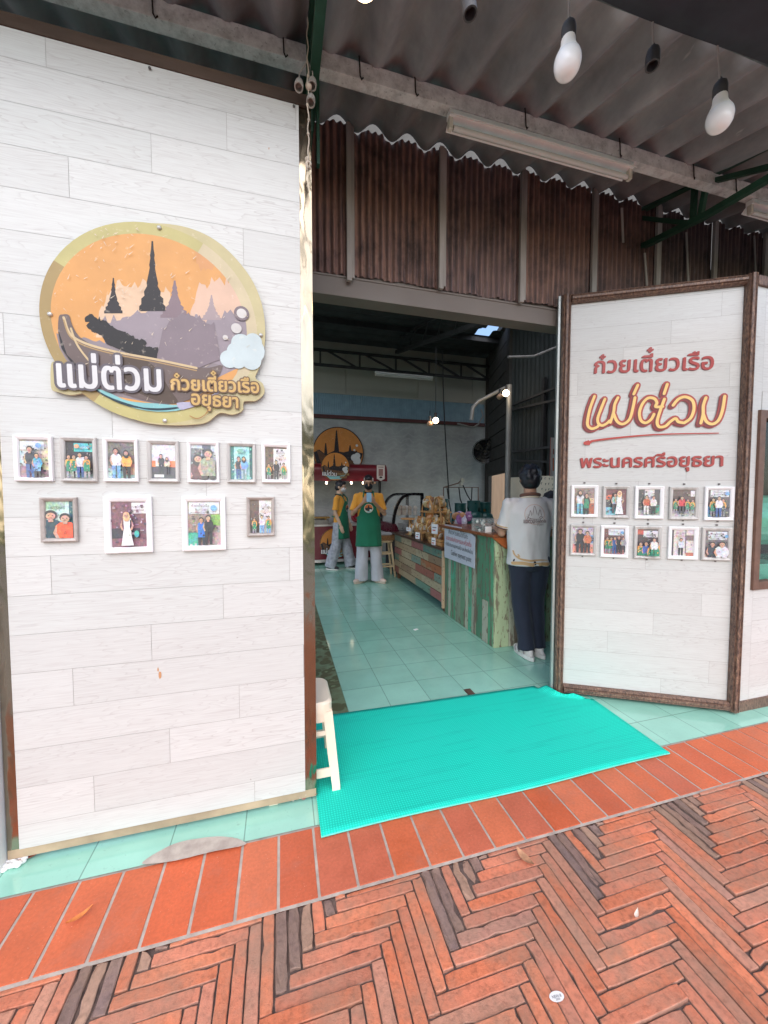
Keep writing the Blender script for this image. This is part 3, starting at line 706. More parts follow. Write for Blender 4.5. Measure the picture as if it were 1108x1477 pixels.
# bracket of lamp holders with a dangling bead string at the panel corner
yh = 1.74
p0 = onY((444, 95), yh); lh = empty('lamp_bracket', p0, 'pale lamp holders and knotted string hanging at the plank panel corner', 'lamp holder')
for a in ((432, 118), (451, 116), (449, 140)):
    q = onY(a, yh); m = MB(); m.lathe([(.006, 0), (.017, -.008), (.0195, -.03), (.0185, -.05), (.0145, -.05), (.013, -.02), (.0, -.018)], q, 14, (.1, .45, 1)); m.build('socket', M('aged_ivory', S(150, 142, 136), .6, var=.25, scale=30), lh, smooth=True)
    m = MB(); m.tube([q, q + Vector((0, 0, .035)), p0 + Vector((0, 0, .02))], .003); m.build('wire', M('aged_ivory', S(150, 142, 136), .6), lh)
m = MB(); zt2 = onY((443, 30), yh).z; zb2 = onY((446, 238), yh).z; x0 = onY((444, 130), yh).x
pts = [(x0 + .003 * math.sin(i * 1.3), yh - .012, zt2 + (zb2 - zt2) * i / 30) for i in range(31)]; m.tube(pts, .0028, 6)
for i in (12, 18, 21, 24): m.ell(pts[i], (.006, .006, .008), 8, 6)
q = onY((445, 129), yh); m.ell((q.x, yh - .014, q.z), (.014, .013, .016), 12, 8)
for k in range(14): m.ell((x0 + R_.uniform(-.012, .012), yh - .012 + R_.uniform(-.008, .008), zb2 + R_.uniform(-.03, .015)), (.006, .006, .009), 6, 5)
m.build('bead_string', M('bead_ivory', S(186, 172, 156), .7, var=.2, scale=40), lh, smooth=True)
# ================================================================== SHOP INTERIOR
YW = 8.6
t = NT('raw_render'); v = t.coord(); wv = t.n('TexWave', wave_type='RINGS', i_Scale=2.4, i_Distortion=14.0, i_Detail=3.0, i_Detail_Scale=1.2); t.l(v, wv.inputs[0])
c = t.ramp(t.noise(v, 1.6, 6, .65), [(.3, S(140, 142, 142)), (.7, S(176, 178, 176))]); c = t.mix(t.ramp(wv.outputs['Fac'], [(.7, 0), (.99, .16)]), c, S(196, 198, 196))
t.set(Color=c, Roughness=.75); t.bump(wv.outputs['Fac'], .1, .01)
bw = empty('back_wall', (2.5, YW, 0), 'grey trowelled render wall at the back of the shop', 'wall')
m = MB(); m.b2((-2.5, YW, 0), (5.08, YW + .12, 3.28)); m.build('render', t.m, bw)
m = MB(); m.b2((-2.5, YW - .05, 3.235), (5.0, YW + .02, 3.31)); m.build('red_beam', M('dark_red_steel', S(96, 52, 50, .8), .6, .1), bw)
m = MB(); n = 700
G = [[m.v((-2.5 + 7.5 * i / n, YW - .008 + .008 * math.cos(i * 1.57), z)) for z in (3.31, 3.79)] for i in range(n + 1)]
for p, q in zip(G, G[1:]): m.f([p[0], q[0], q[1], p[1]])
m.build('blue_cladding', M('blue_sheet', S(130, 160, 176, .9), .5, .2, var=.12), bw, smooth=2)
m = MB()
for i, x in enumerate((-2.5, -.3, 1.45, 3.2, 4.65)): m.b2((x + .006, YW - .02, 3.79), ((-.3, 1.45, 3.2, 4.65, 5.2)[i] - .006, YW, 5.2))
m.b2((-2.5, YW + .001, 3.3), (5.3, YW + .02, 5.3)); m.build('upper_board', M('beige_board', S(168, 166, 156, .9), .85, var=.1, scale=1.2, stretch=(.2, 1, 2)), bw)
# roof with gaps of daylight
FILL_HOLES = [(.0, 3.1, 1.8, 5.2), (2.2, 3.1, 4.0, 5.2)]      # unseen roof openings added to let daylight onto the floor and customer
holes = [onZ(p, 4.95) for p in ((700, 478), (716, 470), (712, 464))]
DRK = simple('dark_roof_sheet', S(62, 62, 62, .8), .8, var=.3, scale=4)
def roofz(x, y): return 4.95 + .02 * math.cos(2 * math.pi * y / .3)
hx = [(h.x - .17, h.y - .16, h.x + .17, h.y + .16) for h in holes] + FILL_HOLES
xs = sorted(set([-2.6, 0, 2, 4, 6.6] + [v for h in hx for v in (h[0], h[2])])); ysr = [3.0 + i * .04 for i in range(143)]
m = MB()
for xa, xb in zip(xs, xs[1:]):
    for ya, yb in zip(ysr, ysr[1:]):
        cx, cy = (xa + xb) / 2, (ya + yb) / 2
        if any(h[0] < cx < h[2] and h[1] < cy < h[3] for h in hx): continue
        m.f([m.v((xa, ya, roofz(0, ya))), m.v((xb, ya, roofz(0, ya))), m.v((xb, yb, roofz(0, yb))), m.v((xa, yb, roofz(0, yb)))])
m.build('shop_roof', DRK, smooth=2, label='dark sheet roof inside the shop with slots of daylight', cat='roof')
STL = simple('dark_steel', S(58, 58, 60, .8), .6, .2, var=.25)
tr = empty('back_truss', (2.7, 8.3, 4.4), 'dark steel truss spanning in front of the back wall', 'truss')
yt = 8.3; zb3 = onY((455, 527), yt).z; zt3 = onY((455, 502), yt).z
m = MB(); m.b2((-2, yt - .03, zt3 - .05), (5.1, yt + .03, zt3)); m.build('top_chord', STL, tr)
m = MB(); m.b2((-2, yt - .03, zb3), (5.1, yt + .03, zb3 + .05)); m.build('bottom_chord', STL, tr)
for k, (p, q) in enumerate((((462, 500), (462, 525)), ((472, 503), (515, 526)), ((519, 507), (519, 528)), ((526, 508), (570, 531)), ((571, 510), (571, 532)), ((580, 512), (618, 536)), ((619, 516), (619, 538)), ((626, 516), (664, 541)), ((665, 520), (665, 543)), ((672, 522), (706, 546)))):
    m = MB(); a, b = onY(p, yt), onY(q, yt); m.bar((a.x, yt, zt3 - .03), (b.x, yt, zb3 + .03), .035, .035, (0, 1, 0)); m.build('brace', STL, tr)
rb = empty('roof_rafter', onY((575, 506), 8.2), 'raking dark steel rafter running from back truss toward the daylight slots', 'rafter')
A0, B0 = onY((572, 508), 8.2), onY((722, 456), 4.9); A1, B1 = A0 + Vector((0, 0, .3)), B0 + Vector((-.3, 0, .3))
m = MB(); m.bar(A0, B0, .07, .07); m.build('lower_bar', STL, rb)
m = MB(); m.bar(A1, B1, .05, .05); m.build('upper_bar', STL, rb)
for k in range(6):
    a = A0.lerp(B0, k / 6); b = A1.lerp(B1, (k + 1) / 6); m = MB(); m.bar(a, b, .03, .03); m.build('web', STL, rb)
for y in (4.6, 6.0, 7.4):
    m = MB(); m.b2((-2.5, y, 4.82), (6.5, y + .06, 4.92)); m.build('ceiling_joist', STL, label={4.6: 'first dark steel joist under the shop roof behind the lintel', 6.0: 'middle dark steel joist under the shop roof', 7.4: 'farthest dark steel joist under the shop roof'}[y], cat='joist', group='joists under the shop roof')
a, b = onY((541, 539), 7.9), onY((624, 545), 7.9); batten_light(a.x, b.x, 7.9, a.z + .05, 'tube_light', 'unlit grimy tube light hanging below the back truss')
# walls to the sides
m = MB(); m.b2((-2.62, 8.0, 0), (-2.5, YW + .12, 5.2)); m.build('side_wall', M('grey_side', S(120, 120, 116), .85), label='grey side wall hidden behind the plank panel', cat='wall')
CA, CB = Vector((5.05, YW, 0)), Vector((4.44, 6.72, 0)); dU = (CB - CA).normalized(); dN = dU.cross(Vector((0, 0, 1)))
sw = empty('louvre_wall', tuple((CA + CB) / 2), 'dark wall with horizontal louvres above the lit doorway', 'wall')
zd = onP((718, 684), CA, dN).z
Ld = (CB - CA).length
m = MB(); z = zd + .06
while z < 5: 
    c_ = CA + dU * (Ld / 2 + .12) + Vector((0, 0, z + .13)); m.bar(CA + dU * .3 + Vector((0, 0, z + .13)), CB + Vector((0, 0, z + .13)), .03, .27, (0, 0, 1)); z += .29
m.bar(CA + dU * .3 - dN * .03 * (1 if dN.x > 0 else -1) * -1 + Vector((0, 0, (zd + 5) / 2 + .03)), CB - dN * .03 * (1 if dN.x > 0 else -1) * -1 + Vector((0, 0, (zd + 5) / 2 + .03)), .01, 5 - zd - .06, (0, 0, 1)); m.build('louvre', M('louvre_dark', S(70, 68, 66, .7), .8, var=.2, scale=3), sw)
m = MB()
for q in (.08, .30, Ld - .03): m.bar(CA + dU * q - dN * .03, CA + dU * q - dN * .03 + Vector((0, 0, 5)), .09, .09, (1, 0, 0))
m.bar(CA + dU * .3 + Vector((0, 0, zd + .02)), CB + Vector((0, 0, zd + .02)), .06, .05); m.build('post', M('post_dark', S(66, 60, 56, .8), .8), sw)
# daylit timber boarding seen through the doorway
m = MB()
for k in range(12): m.b2((5.3 + k * .3, 10.6, 0), (5.594 + k * .3, 10.62, 2.6))
m.build('timber_hoarding', M('pale_timber', S(206, 168, 136, .7), .8, var=.1, scale=5, stretch=(3, 3, .3)), label='pale timber hoarding in daylight beyond the back doorway', cat='hoarding')
DA, DB = Vector((4.30, 6.38, 0)), Vector((5.15, 3.9, 0)); eU = (DB - DA).normalized(); eN = eU.cross(Vector((0, 0, 1)))
if eN.x > 0: eN = -eN
dw = empty('sheet_wall', tuple((DA + DB) / 2), 'dark green grey sheet wall with pipe rails behind the customer', 'wall')
m = MB(); n = 160; G = []
for i in range(n + 1):
    p = DA.lerp(DB, i / n) + eN * .008 * math.cos(i * 1.2); G.append([m.v((p.x, p.y, z)) for z in (0, 5)])
for p, q in zip(G, G[1:]): m.f([p[0], q[0], q[1], p[1]])
m.build('cladding', M('dark_cladding', S(62, 68, 68, .7), .7, .1, var=.2, scale=2), dw, smooth=2)
for px, qx in (((739, 591), (802, 577)), ((739, 584), (802, 559)), ((739, 652), (792, 645)), ((739, 664), (785, 666))):
    a, b = onP(px, DA + eN * .08, eN), onP(qx, DA + eN * .08, eN); m = MB(); d = (b - a); m.bar(a - d * .05, b + d * 1.0, .04, .04); m.build('rail', STL, dw)
m = MB(); a, b = onP((785, 545), DA + eN * .06, eN), onP((791, 672), DA + eN * .06, eN); m.bar(a, (a.x, a.y, .1), .07, .05, (1, 0, 0)); m.build('stud', STL, dw)
m = MB()
for i in range(24):
    z = 1.9 + i * .06; q = DA + eU * (-.03 + .012 * R_.random()) + eN * .02; m.box((q.x, q.y, z), (.03, .02, .05 + R_.random() * .02))
m.build('daylight_chips', M('daylight_white', S(226, 224, 220), .9), dw)  # white chips standing in for daylight showing in the gap beside this wall
# cream board with hooks and small things behind the customer
m = MB(); o_ = DA + eN * .16; a, b = o_ + eU * .02, o_ + eU * 2.2; m.bar(a + Vector((0, 0, 1.0)), b + Vector((0, 0, 1.0)), .03, 1.66)
cb = m.build('cream_board', M('cream_board', S(226, 216, 196), .7, var=.06), label='cream board with small hanging hooks behind the customer', cat='board')
for k in range(12):
    p = onP((782 + (k % 4) * 5 + R_.random() * 2, 688 + (k // 4) * 8 + R_.random() * 2), o_ + eN * .03, eN); m = MB(); m.tube([p, p + eN * .03, p + eN * .02 - Vector((0, 0, .03))], .004, 6); m.build('hook', M('hook_dark', S(40, 40, 44), .5), cb)
# slim poster by the signboard edge
pp = onY((797, 632), 3.5)
fl = Flat((pp.x, 3.5, 0), (1, 0, 0), (0, 0, 1)); z0, z1 = onY((797, 687), 3.5).z, onY((797, 631), 3.5).z
fl.rect(-.02, z0, .3, z1, S(206, 200, 196)); fl.rect(.01, z0 + .06, .2, z0 + .2, S(210, 96, 40)); fl.rect(.01, z0 + .24, .2, z0 + .3, S(150, 80, 70))
fl.m.b2((pp.x - .02, 3.501, z0), (pp.x + .3, 3.51, z1)); PRINT = attr_mat('printed_card', .5, .4, .06)
fl.m.build('poster', PRINT, label='slim white and orange poster hanging just left of the signboard edge', cat='poster', loc=(pp.x, 3.5, z0))
# grey pole and conduit
pl = empty('steel_pole', (.6645 * 6, 6, 0), 'pale grey steel pole between doorway and dark sheet wall', 'pole')
m = MB(); x = .6640 * 6.0; m.tube([(x, 6, 0), (x, 6, 3.48)], .05, 14); m.build('shaft', M('galvanised', S(150, 150, 148), .5, .4, var=.15, scale=4), pl, smooth=True)
m = MB(); P = [onY(p, 6.2) for p in ((680, 606), (682, 588), (690, 579), (712, 568), (733, 557))]; m.tube(P, .035, 10)
m.build('conduit', M('galvanised', S(150, 150, 148), .5, .4), label='bent grey conduit arm running from the pole to the back corner', cat='conduit', smooth=True)
m = MB(); m.tube([onY(p, 8.4) for p in ((660, 611), (672, 614), (682, 617), (690, 612), (697, 600), (694, 590))], .02, 8); m.build('cable', M('pale_cable', S(150, 148, 146), .7), label='loose pale cable along the blue cladding corner', cat='cable', smooth=True)
m = MB(); m.tube([onY(p, 5.2) for p in ((733, 515), (770, 514), (800, 502), (830, 495))], .02, 8); m.build('cable', M('pale_cable', S(150, 148, 146), .7), label='pale cable sagging under the shop roof by the lintel', cat='cable', smooth=True)
t = NT('warm_glow'); t.set(Color=(1, .8, .6)); t.b.inputs['Emission Color'].default_value = (1, .78, .52, 1); t.b.inputs['Emission Strength'].default_value = 9; GLOW = t.m
OFFB = simple('amber_bulb', S(190, 150, 120), .3)
def shop_bulb(px, y, lit, label, cord_px, r=.045):
    p = onY(px, y); e = empty('shop_bulb', p, label, 'light bulb', 'round bulbs hanging in the shop')
    m = MB(); m.ell(p, (r, r, r), 16, 12); m.build('globe', GLOW if lit else OFFB, e, smooth=2)
    m = MB(); m.lathe([(.02, r * .8), (.022, r + .07), (.006, r + .08)], p, 12); m.build('socket', BLK, e, smooth=True)
    q = onY(cord_px, y); m = MB(); m.tube([p + Vector((0, 0, r + .07)), (p.x, p.y, max(q.z, p.z + .2))], .005, 6); m.build('cord', M('black_cord', S(30, 30, 32), .7), e)
shop_bulb((628.5, 606.5), 5.5, True, 'lit round bulb on a long cord before the blue cladding', (628, 500))
shop_bulb((620, 611), 5.6, False, 'dim amber bulb just left of the lit bulb by the cladding', (620, 604))
shop_bulb((730, 567), 5.8, True, 'lit round bulb at the top of the grey pole', (730, 558), .055)
shop_bulb((721, 572), 5.75, False, 'dim amber bulb just left of the lit bulb on the pole', (721, 566), .05)
m = MB(); m.tube([onY(p, 7.2) for p in ((638, 505), (640, 580), (643, 640), (648, 720))], .012, 6); m.build('hanging_wire', M('black_cord', S(30, 30, 32), .7), label='thin black wire hanging down in front of the render wall', cat='wire')
m = MB(); m.poly([(5.1, 5, -.006), (14, 5, -.006), (14, 16, -.006), (5.1, 16, -.006)]); m.build('yard', M('yard_concrete', S(150, 140, 130, .7), .9), kind='structure')
# ================================================================== ROUND SHOP SIGN
YS = 1.772
ls = empty('round_sign', (-.4, YS, 2.05), 'large oval orange and purple noodle shop sign with white lettering, left panel', 'sign')
fl = Flat((0, YS, 0), (1, 0, 0), (0, 0, 1), .00008)
def Z6(x, y): return fl.px((50 + x / 3.166, 310 + y / 3.166))
out = [(560,38),(700,58),(820,112),(920,200),(1000,310),(1043,430),(1053,560),(1032,680),(1008,742),(1042,770),(1048,815),(1010,848),(957,852),(950,892),(905,912),(845,905),(790,945),(730,957),(620,960),(500,947),(380,902),(280,850),(235,815),(165,822),(105,808),(76,790),(74,690),(88,668),(112,652),(75,580),(54,480),(60,370),(95,262),(160,170),(260,92),(400,48)]
O2 = smooth_line([Z6(*p) for p in out], 5, True)
m = MB(); m.prism([fl.P(p, -.014) for p in O2], fl.n, .0135); m.build('board', M('sign_edge', S(196, 184, 150), .5), ls)
m = MB()
for p in ((570, 60), (1033, 550), (72, 455), (596, 940)):
    q = fl.P(Z6(*p), .001); m.lathe([(.0085, -.003), (.0085, .004), (.006, .007), (.0005, .0085)], q, 12, (0, -1, 0), False)
m.build('bolt', M('steel_bolt', S(206, 204, 200), .3, .6), ls, smooth=True)
K = .66
def cc(r, g, b): return S(r, g, b, K)
fl.poly(O2, cc(222, 208, 158))
cx_, cz_ = Z6(553, 500); rx_ = (Z6(1050, 500)[0] - Z6(57, 500)[0]) / 2 - .004; rz_ = abs(Z6(553, 958)[1] - Z6(553, 40)[1]) / 2 - .004
def EL(sx, sz, n=72, a0=0, a1=2 * math.pi, dx=0, dz=0): return [(cx_ + dx + rx_ * sx * math.cos(a0 + (a1 - a0) * i / n), cz_ + dz + rz_ * sz * math.sin(a0 + (a1 - a0) * i / n)) for i in range(n + (0 if a1 - a0 > 6.28 else 1))]
# gold rim shading from old gold at the left to pale cream at the right
fl.poly(EL(1, 1), cc(216, 204, 136))
fl.poly(EL(1, 1, 40, rad(150), rad(235)) + EL(.86, .86, 40, rad(150), rad(235))[::-1], cc(188, 160, 104))
fl.poly(EL(1, 1, 40, rad(-50), rad(62)) + EL(.86, .86, 40, rad(-50), rad(62))[::-1], cc(232, 214, 176))
fl.poly(EL(.9, .885, 72, dx=-.003), cc(246, 178, 104))
ELC = EL(.9, .885, 64, dx=-.003)
def inside(p, sx=.9, sz=.885):
    a = math.atan2((p[1] - cz_) / rz_ / sz, (p[0] - cx_) / rx_ / sx); r = math.hypot((p[0] - cx_) / rx_ / sx, (p[1] - cz_) / rz_ / sz)
    return p if r <= 1 else (cx_ + rx_ * sx * math.cos(a), cz_ + rz_ * sz * math.sin(a))
def zp(pts, col, clip=True, sm=0):
    q = [Z6(*p) for p in pts]
    if sm: q = smooth_line(q, sm, True)
    fl.clip = ELC if clip else None; fl.poly(q, col); fl.clip = None
def jag(x0, x1, f, amp, step=12):
    o = []; x = x0
    while x < x1: o.append((x, f(x) + R_.uniform(-amp, amp))); x += step * R_.uniform(.5, 1.3)
    return o + [(x1, f(x1))]
zp(jag(700, 1100, lambda x: 300 + 240 * math.exp(-(x - 700) / 26), 30) + [(1100, 700), (700, 600)], cc(246, 206, 180))
zp(jag(740, 960, lambda x: 250 + (x - 820) * .25, 26) + [(980, 120), (830, 60), (720, 60)], cc(240, 172, 112))
zp(jag(280, 620, lambda x: 370 - 60 * math.sin((x - 280) / 110) + 190 * math.exp(-(x - 280) / 24), 30) + [(640, 560), (280, 560)], cc(252, 214, 178))
zp(jag(310, 1060, lambda x: 448 - 26 * math.sin(x / 70), 22, 16) + [(1060, 620), (1010, 660), (800, 760), (560, 800), (330, 660)], cc(172, 158, 166))
zp(jag(100, 700, lambda x: 545 + (x - 100) * .16, 8, 20) + [(860, 690), (800, 800), (600, 870), (380, 830), (230, 780), (120, 640)], cc(160, 146, 150))
def chedi(x, yt, yb, wd, col):
    h = yb - yt; L = [(-.03, 0), (-.05, .12), (-.09, .2), (-.07, .24), (-.12, .34), (-.1, .38), (-.16, .5), (-.22, .6), (-.2, .64), (-.32, .72), (-.3, .78), (-.42, .82), (-.42, .9), (-.5, .93), (-.5, 1)]
    zp([(x + a * wd, yt + b * h) for a, b in L] + [(x - a * wd, yt + b * h) for a, b in L[::-1]], col, False)
chedi(808, 366, 480, 90, cc(188, 168, 170)); chedi(640, 300, 470, 130, cc(150, 128, 136))
chedi(538, 120, 440, 120, cc(34, 28, 34)); chedi(360, 288, 450, 84, cc(44, 36, 42))
# dark tree line along the far bank
for k in range(46):
    x = 250 + k * 6.4 * R_.uniform(.9, 1.1); y = 485 + max(0, (x - 250)) * .5 + R_.uniform(-18, 24)
    zp([(x + 28 * math.cos(a) * R_.uniform(.5, 1), y + 22 * math.sin(a) * R_.uniform(.5, 1)) for a in [i * .785 for i in range(8)]], cc(30, 24, 28), False); fl.d -= fl.step * .5
zp(jag(250, 560, lambda x: 455 + (x - 250) * .52, 16) + [(560, 672), (450, 640), (330, 590)], cc(30, 24, 28))
zp(jag(560, 820, lambda x: 470 + 20 * math.sin(x / 40) + 170 * math.exp(-(x - 560) / 20), 14) + [(850, 660), (700, 720), (560, 720)], cc(150, 134, 142))
# long boat with its raised prow
zp([(112, 470), (130, 456), (160, 460), (172, 500), (210, 560), (300, 610), (420, 640), (540, 660), (700, 690), (790, 700), (860, 690), (800, 790), (660, 860), (520, 850), (360, 800), (220, 720), (140, 640), (112, 560)], cc(122, 104, 100), True, 3)
zp([(108, 520), (122, 560), (150, 640), (210, 700), (180, 690), (125, 610)], cc(30, 26, 34))
zp([(380, 660), (470, 655), (545, 690), (620, 800), (655, 860), (560, 850), (440, 790), (400, 720)], cc(92, 74, 62), True, 3)
for w_, col, dy in ((9, cc(232, 204, 158), 0), (5, cc(196, 160, 110), 12)):
    fl.stroke([inside(p) for p in smooth_line([Z6(x, y + dy) for x, y in ((135, 470), (165, 545), (240, 590), (380, 628), (560, 662), (740, 700))], 6)], w_ * .001, col)
fl.stroke([inside(p) for p in smooth_line([Z6(x, y) for x, y in ((168, 520), (200, 600), (270, 690), (300, 720))], 6)], .007, cc(232, 204, 158))
# water
zp([(255, 790), (330, 808), (430, 850), (560, 862), (660, 868), (780, 850), (880, 800), (940, 690), (985, 640), (1010, 690), (960, 800), (850, 880), (700, 925), (560, 930), (420, 895), (320, 850)], cc(150, 214, 216), True, 4)
zp([(300, 830), (400, 880), (520, 905), (640, 900), (760, 872), (700, 915), (560, 928), (420, 895)], cc(70, 204, 202), True, 4)
for pts, w_ in ((((270, 800), (380, 850), (520, 888), (640, 885), (760, 850)), .006), (((330, 835), (440, 875), (560, 886), (650, 880)), .004)):
    fl.stroke([inside(p) for p in smooth_line([Z6(*p) for p in pts], 6)], w_, cc(30, 60, 74))
zp([(650, 860), (760, 850), (850, 800), (800, 860), (700, 905)], cc(200, 196, 220), True, 3)
# cloud and bubbles
for x, y, r in ((890, 660, 36), (930, 630, 44), (985, 620, 58), (945, 590, 40), (1000, 580, 34), (990, 665, 40), (930, 670, 30)):
    a = Z6(x, y); fl.ell(a[0], a[1], r * .00105, r * .00105, cc(222, 236, 238), 20)
for x, y, r, c_ in ((946, 452, 29, cc(140, 124, 130)), (946, 452, 19, cc(238, 232, 228)), (922, 520, 20, cc(236, 230, 226)), (872, 562, 10, cc(236, 230, 226))):
    a = Z6(x, y); fl.ell(a[0], a[1], r * .00108, r * .00108, c_, 18)
# peeled, scratched flecks
for k in range(110):
    x, y = R_.uniform(70, 1030), R_.uniform(60, 930); a = R_.uniform(.3, 1.2); ln = R_.uniform(5, 26)
    if k > 70: x, y = R_.uniform(230, 480), R_.uniform(60, 200) if k < 90 else R_.uniform(300, 480)
    p, q = Z6(x, y), Z6(x + ln * math.cos(a), y - ln * math.sin(a) * (1 if k % 3 else -1))
    if math.hypot((p[0] - cx_) / rx_, (p[1] - cz_) / rz_) < .96 and math.hypot((q[0] - cx_) / rx_, (q[1] - cz_) / rz_) < .96: fl.stroke([p, q], [R_.uniform(.001, .004), .0006], cc(246, 226, 200)); fl.d -= fl.step * 1.2
def label_line(fl, t, a, b, h, col, outline, ow, bold=0.0, slant=0.0, em=.62):
    rot = math.atan2(b[1] - a[1], b[0] - a[0]); fl.text(t, a[0], a[1], h / em, col, math.dist(a, b), slant, rot, outline, ow, bold)
hh = abs(Z6(100, 690)[1] - Z6(100, 785)[1]) * 1.22
label_line(fl, 'แม่ต่วม', Z6(96, 785), Z6(594, 808), hh, cc(246, 244, 244), cc(112, 104, 112), .012, .003)
label_line(fl, 'ก๋วยเตี๋ยวเรือ', Z6(622, 800), Z6(1030, 815), hh * .50, cc(232, 190, 116), cc(128, 98, 74), .0068, .002)
label_line(fl, 'อยุธยา', Z6(714, 866), Z6(936, 884), hh * .50, cc(232, 190, 116), cc(128, 98, 74), .0068, .002)
fl.stroke(smooth_line([Z6(*p) for p in ((712, 920), (745, 932), (780, 915), (798, 885))], 5), [.004] * 15 + [.003], cc(190, 140, 80))
t = NT('sign_print'); at = t.n('Attribute', attribute_name='Col'); v = t.coord(); c = t.mix(1, at.outputs['Color'], t.ramp(t.noise(v, 9, 5), [(.3, .9), (.7, 1.05)]), 'MULTIPLY')
c = t.mix(t.ramp(t.noise(v, 40, 4, .7), [(.6, 0), (.75, .3)]), c, S(240, 226, 206)); t.set(Color=c, Roughness=.45, Specular_IOR_Level=.4); SPR = t.m
fl.m.build('artwork', SPR, ls, recalc=False)
# ================================================================== SIGNBOARD LETTERING
fs = Flat(SA + SN * .0035, SU, SV, .00012)
def Z4(x, y): return fs.px((830 + x / 4.817, 490 + y / 4.817))
RED, DRED, YEL = S(186, 72, 68, .8), S(134, 56, 58, .8), S(248, 208, 128, .9)
fs.d = .001
for t_, a, b, h in (('ก๋วยเตี๋ยวเรือ', (122, 233), (968, 203), 100), ('พระนครศรีอยุธยา', (30, 888), (1036, 876), 78)):
    A, B = Z4(*a), Z4(*b); hz = abs(Z4(a[0], a[1])[1] - Z4(a[0], a[1] - h)[1]) * .93
    label_line(fs, t_, (A[0] - .006, A[1] - .004), (B[0] - .006, B[1] - .004), hz, DRED, DRED, .002, .0022)
    label_line(fs, t_, A, B, hz, RED, RED, .0008, .0022)
ST = [[(128,395),(97,480),(80,560),(82,600),(108,620),(140,612),(155,600)],[(200,415),(170,490),(150,550),(156,585),(182,598),(214,583),(232,565)],
 [(290,405),(268,452),(260,505),(238,577)],[(260,515),(285,570),(325,588),(370,555),(392,485),(408,405)],[(428,318),(400,380)],
 [(540,520),(520,556),(482,580),(448,560),(440,505),(462,445),(500,408),(542,412),(560,440),(552,468),(600,467)],[(612,415),(585,490),(562,568),(575,607),(618,603),(655,570),(690,550),(708,572),(745,580)],[(632,312),(610,378)],
 [(672,458),(710,415),(760,400),(808,428),(816,485),(795,545),(750,580)],[(900,405),(882,460),(880,520),(865,582)],[(880,515),(903,570),(945,588),(988,560),(1015,490),(1030,395)]]
UM = .00088
for dx, dy, w_, col in ((-12, 9, 46, DRED), (0, 0, 52, RED), (-4, 4, 34, DRED), (3, -1, 21, YEL)):
    base = fs.d
    for k, s_ in enumerate(ST):
        fs.d = base + (k % 5) * .00006
        pts = smooth_line([Z4(x + dx, y + dy) for x, y in s_], 6); fs.stroke(pts, w_ * UM, col)
    fs.d = base + .0012
sw_ = smooth_line([Z4(*p) for p in ((66, 720), (100, 714), (130, 702), (330, 678), (600, 658), (990, 650))], 6); n_ = len(sw_)
ws = [(.044 if i < 6 else max(.006, .020 - .014 * (i - 6) / (n_ - 6))) * (1 if i >= 6 else .6 + .066 * i) * .9 for i in range(n_)]
fs.stroke(sw_, ws, S(196, 74, 66, .8))
fs.m.build('lettering', attr_mat('painted_letters', .35, .5, .05), sg, recalc=False)
# ================================================================== FRAMED PHOTOGRAPHS
PH_M = photo_mat()
FR_M = {'white': simple('white_frame', S(238, 235, 236), .35, var=.03, scale=20), 'silver': simple('silver_frame', S(190, 186, 182), .4, .0, var=.18, scale=30, stretch=(1, 1, .2)), 'pewter': simple('pewter_frame', S(172, 162, 156), .45, .0, var=.2, scale=30)}
SK = S(214, 168, 142, .8); HR = S(40, 32, 34)
def fig(f, x, y, h, shirt, legs, hair=HR, apron=None, skin=None, wide=1.0, long_hair=False, dress=None, seated=False):
    skin = skin or SK; w_ = h * .13 * wide
    if dress:
        f.poly([(x - w_ * .7, y + h * .80), (x + w_ * .7, y + h * .80), (x + w_ * .6, y + h * .55), (x + w_ * 1.3, y), (x - w_ * 1.2, y), (x - w_ * .6, y + h * .55)], dress)
    else:
        for s_ in (-1, 1): f.poly([(x + s_ * w_ * .1, y + h * .5), (x + s_ * w_ * .95, y + h * .5), (x + s_ * w_ * .85, y), (x + s_ * w_ * .25, y)], legs)
        f.poly([(x - w_ * 1.15, y + h * .74), (x - w_ * .6, y + h * .82), (x + w_ * .6, y + h * .82), (x + w_ * 1.15, y + h * .74), (x + w_ * .95, y + h * .44), (x - w_ * .95, y + h * .44)], shirt)
    for s_ in (-1, 1): f.poly([(x + s_ * w_ * .95, y + h * .78), (x + s_ * w_ * 1.4, y + h * .6), (x + s_ * w_ * 1.0, y + h * .45), (x + s_ * w_ * .7, y + h * .48), (x + s_ * w_ * 1.0, y + h * .6)], shirt if s_ > 0 and not dress else skin)
    if apron: f.poly([(x - w_ * .5, y + h * .74), (x + w_ * .5, y + h * .74), (x + w_ * .9, y + h * .55), (x + w_ * .85, y + h * .28), (x - w_ * .85, y + h * .28), (x - w_ * .9, y + h * .55)], apron)
    for _ in range(9):
        px_, py_ = x + R_.uniform(-.9, .7) * w_, y + h * R_.uniform(.1, .78); q_ = R_.uniform(.6, 1.35); b_ = shirt if py_ > y + h * .44 else legs; f.poly([(px_, py_), (px_ + w_ * .35, py_ + h * .01), (px_ + w_ * .28, py_ + h * .07), (px_ + w_ * .05, py_ + h * .06)], tuple(min(1, v_ * q_) for v_ in b_))
    f.rect(x - w_ * .25, y + h * .78, x + w_ * .25, y + h * .86, skin)
    if long_hair: f.ell(x, y + h * .86, w_ * .72, h * .13, hair, 14)
    f.ell(x, y + h * .925, w_ * .62, h * .092, hair, 14); f.ell(x, y + h * .895, w_ * .48, h * .072, skin, 12)
    for s_ in (-1, 1): f.ell(x + s_ * w_ * .2, y + h * .905, w_ * .09, h * .008, HR, 6)
    f.ell(x, y + h * .862, w_ * .2, h * .009, S(170, 80, 80), 6)
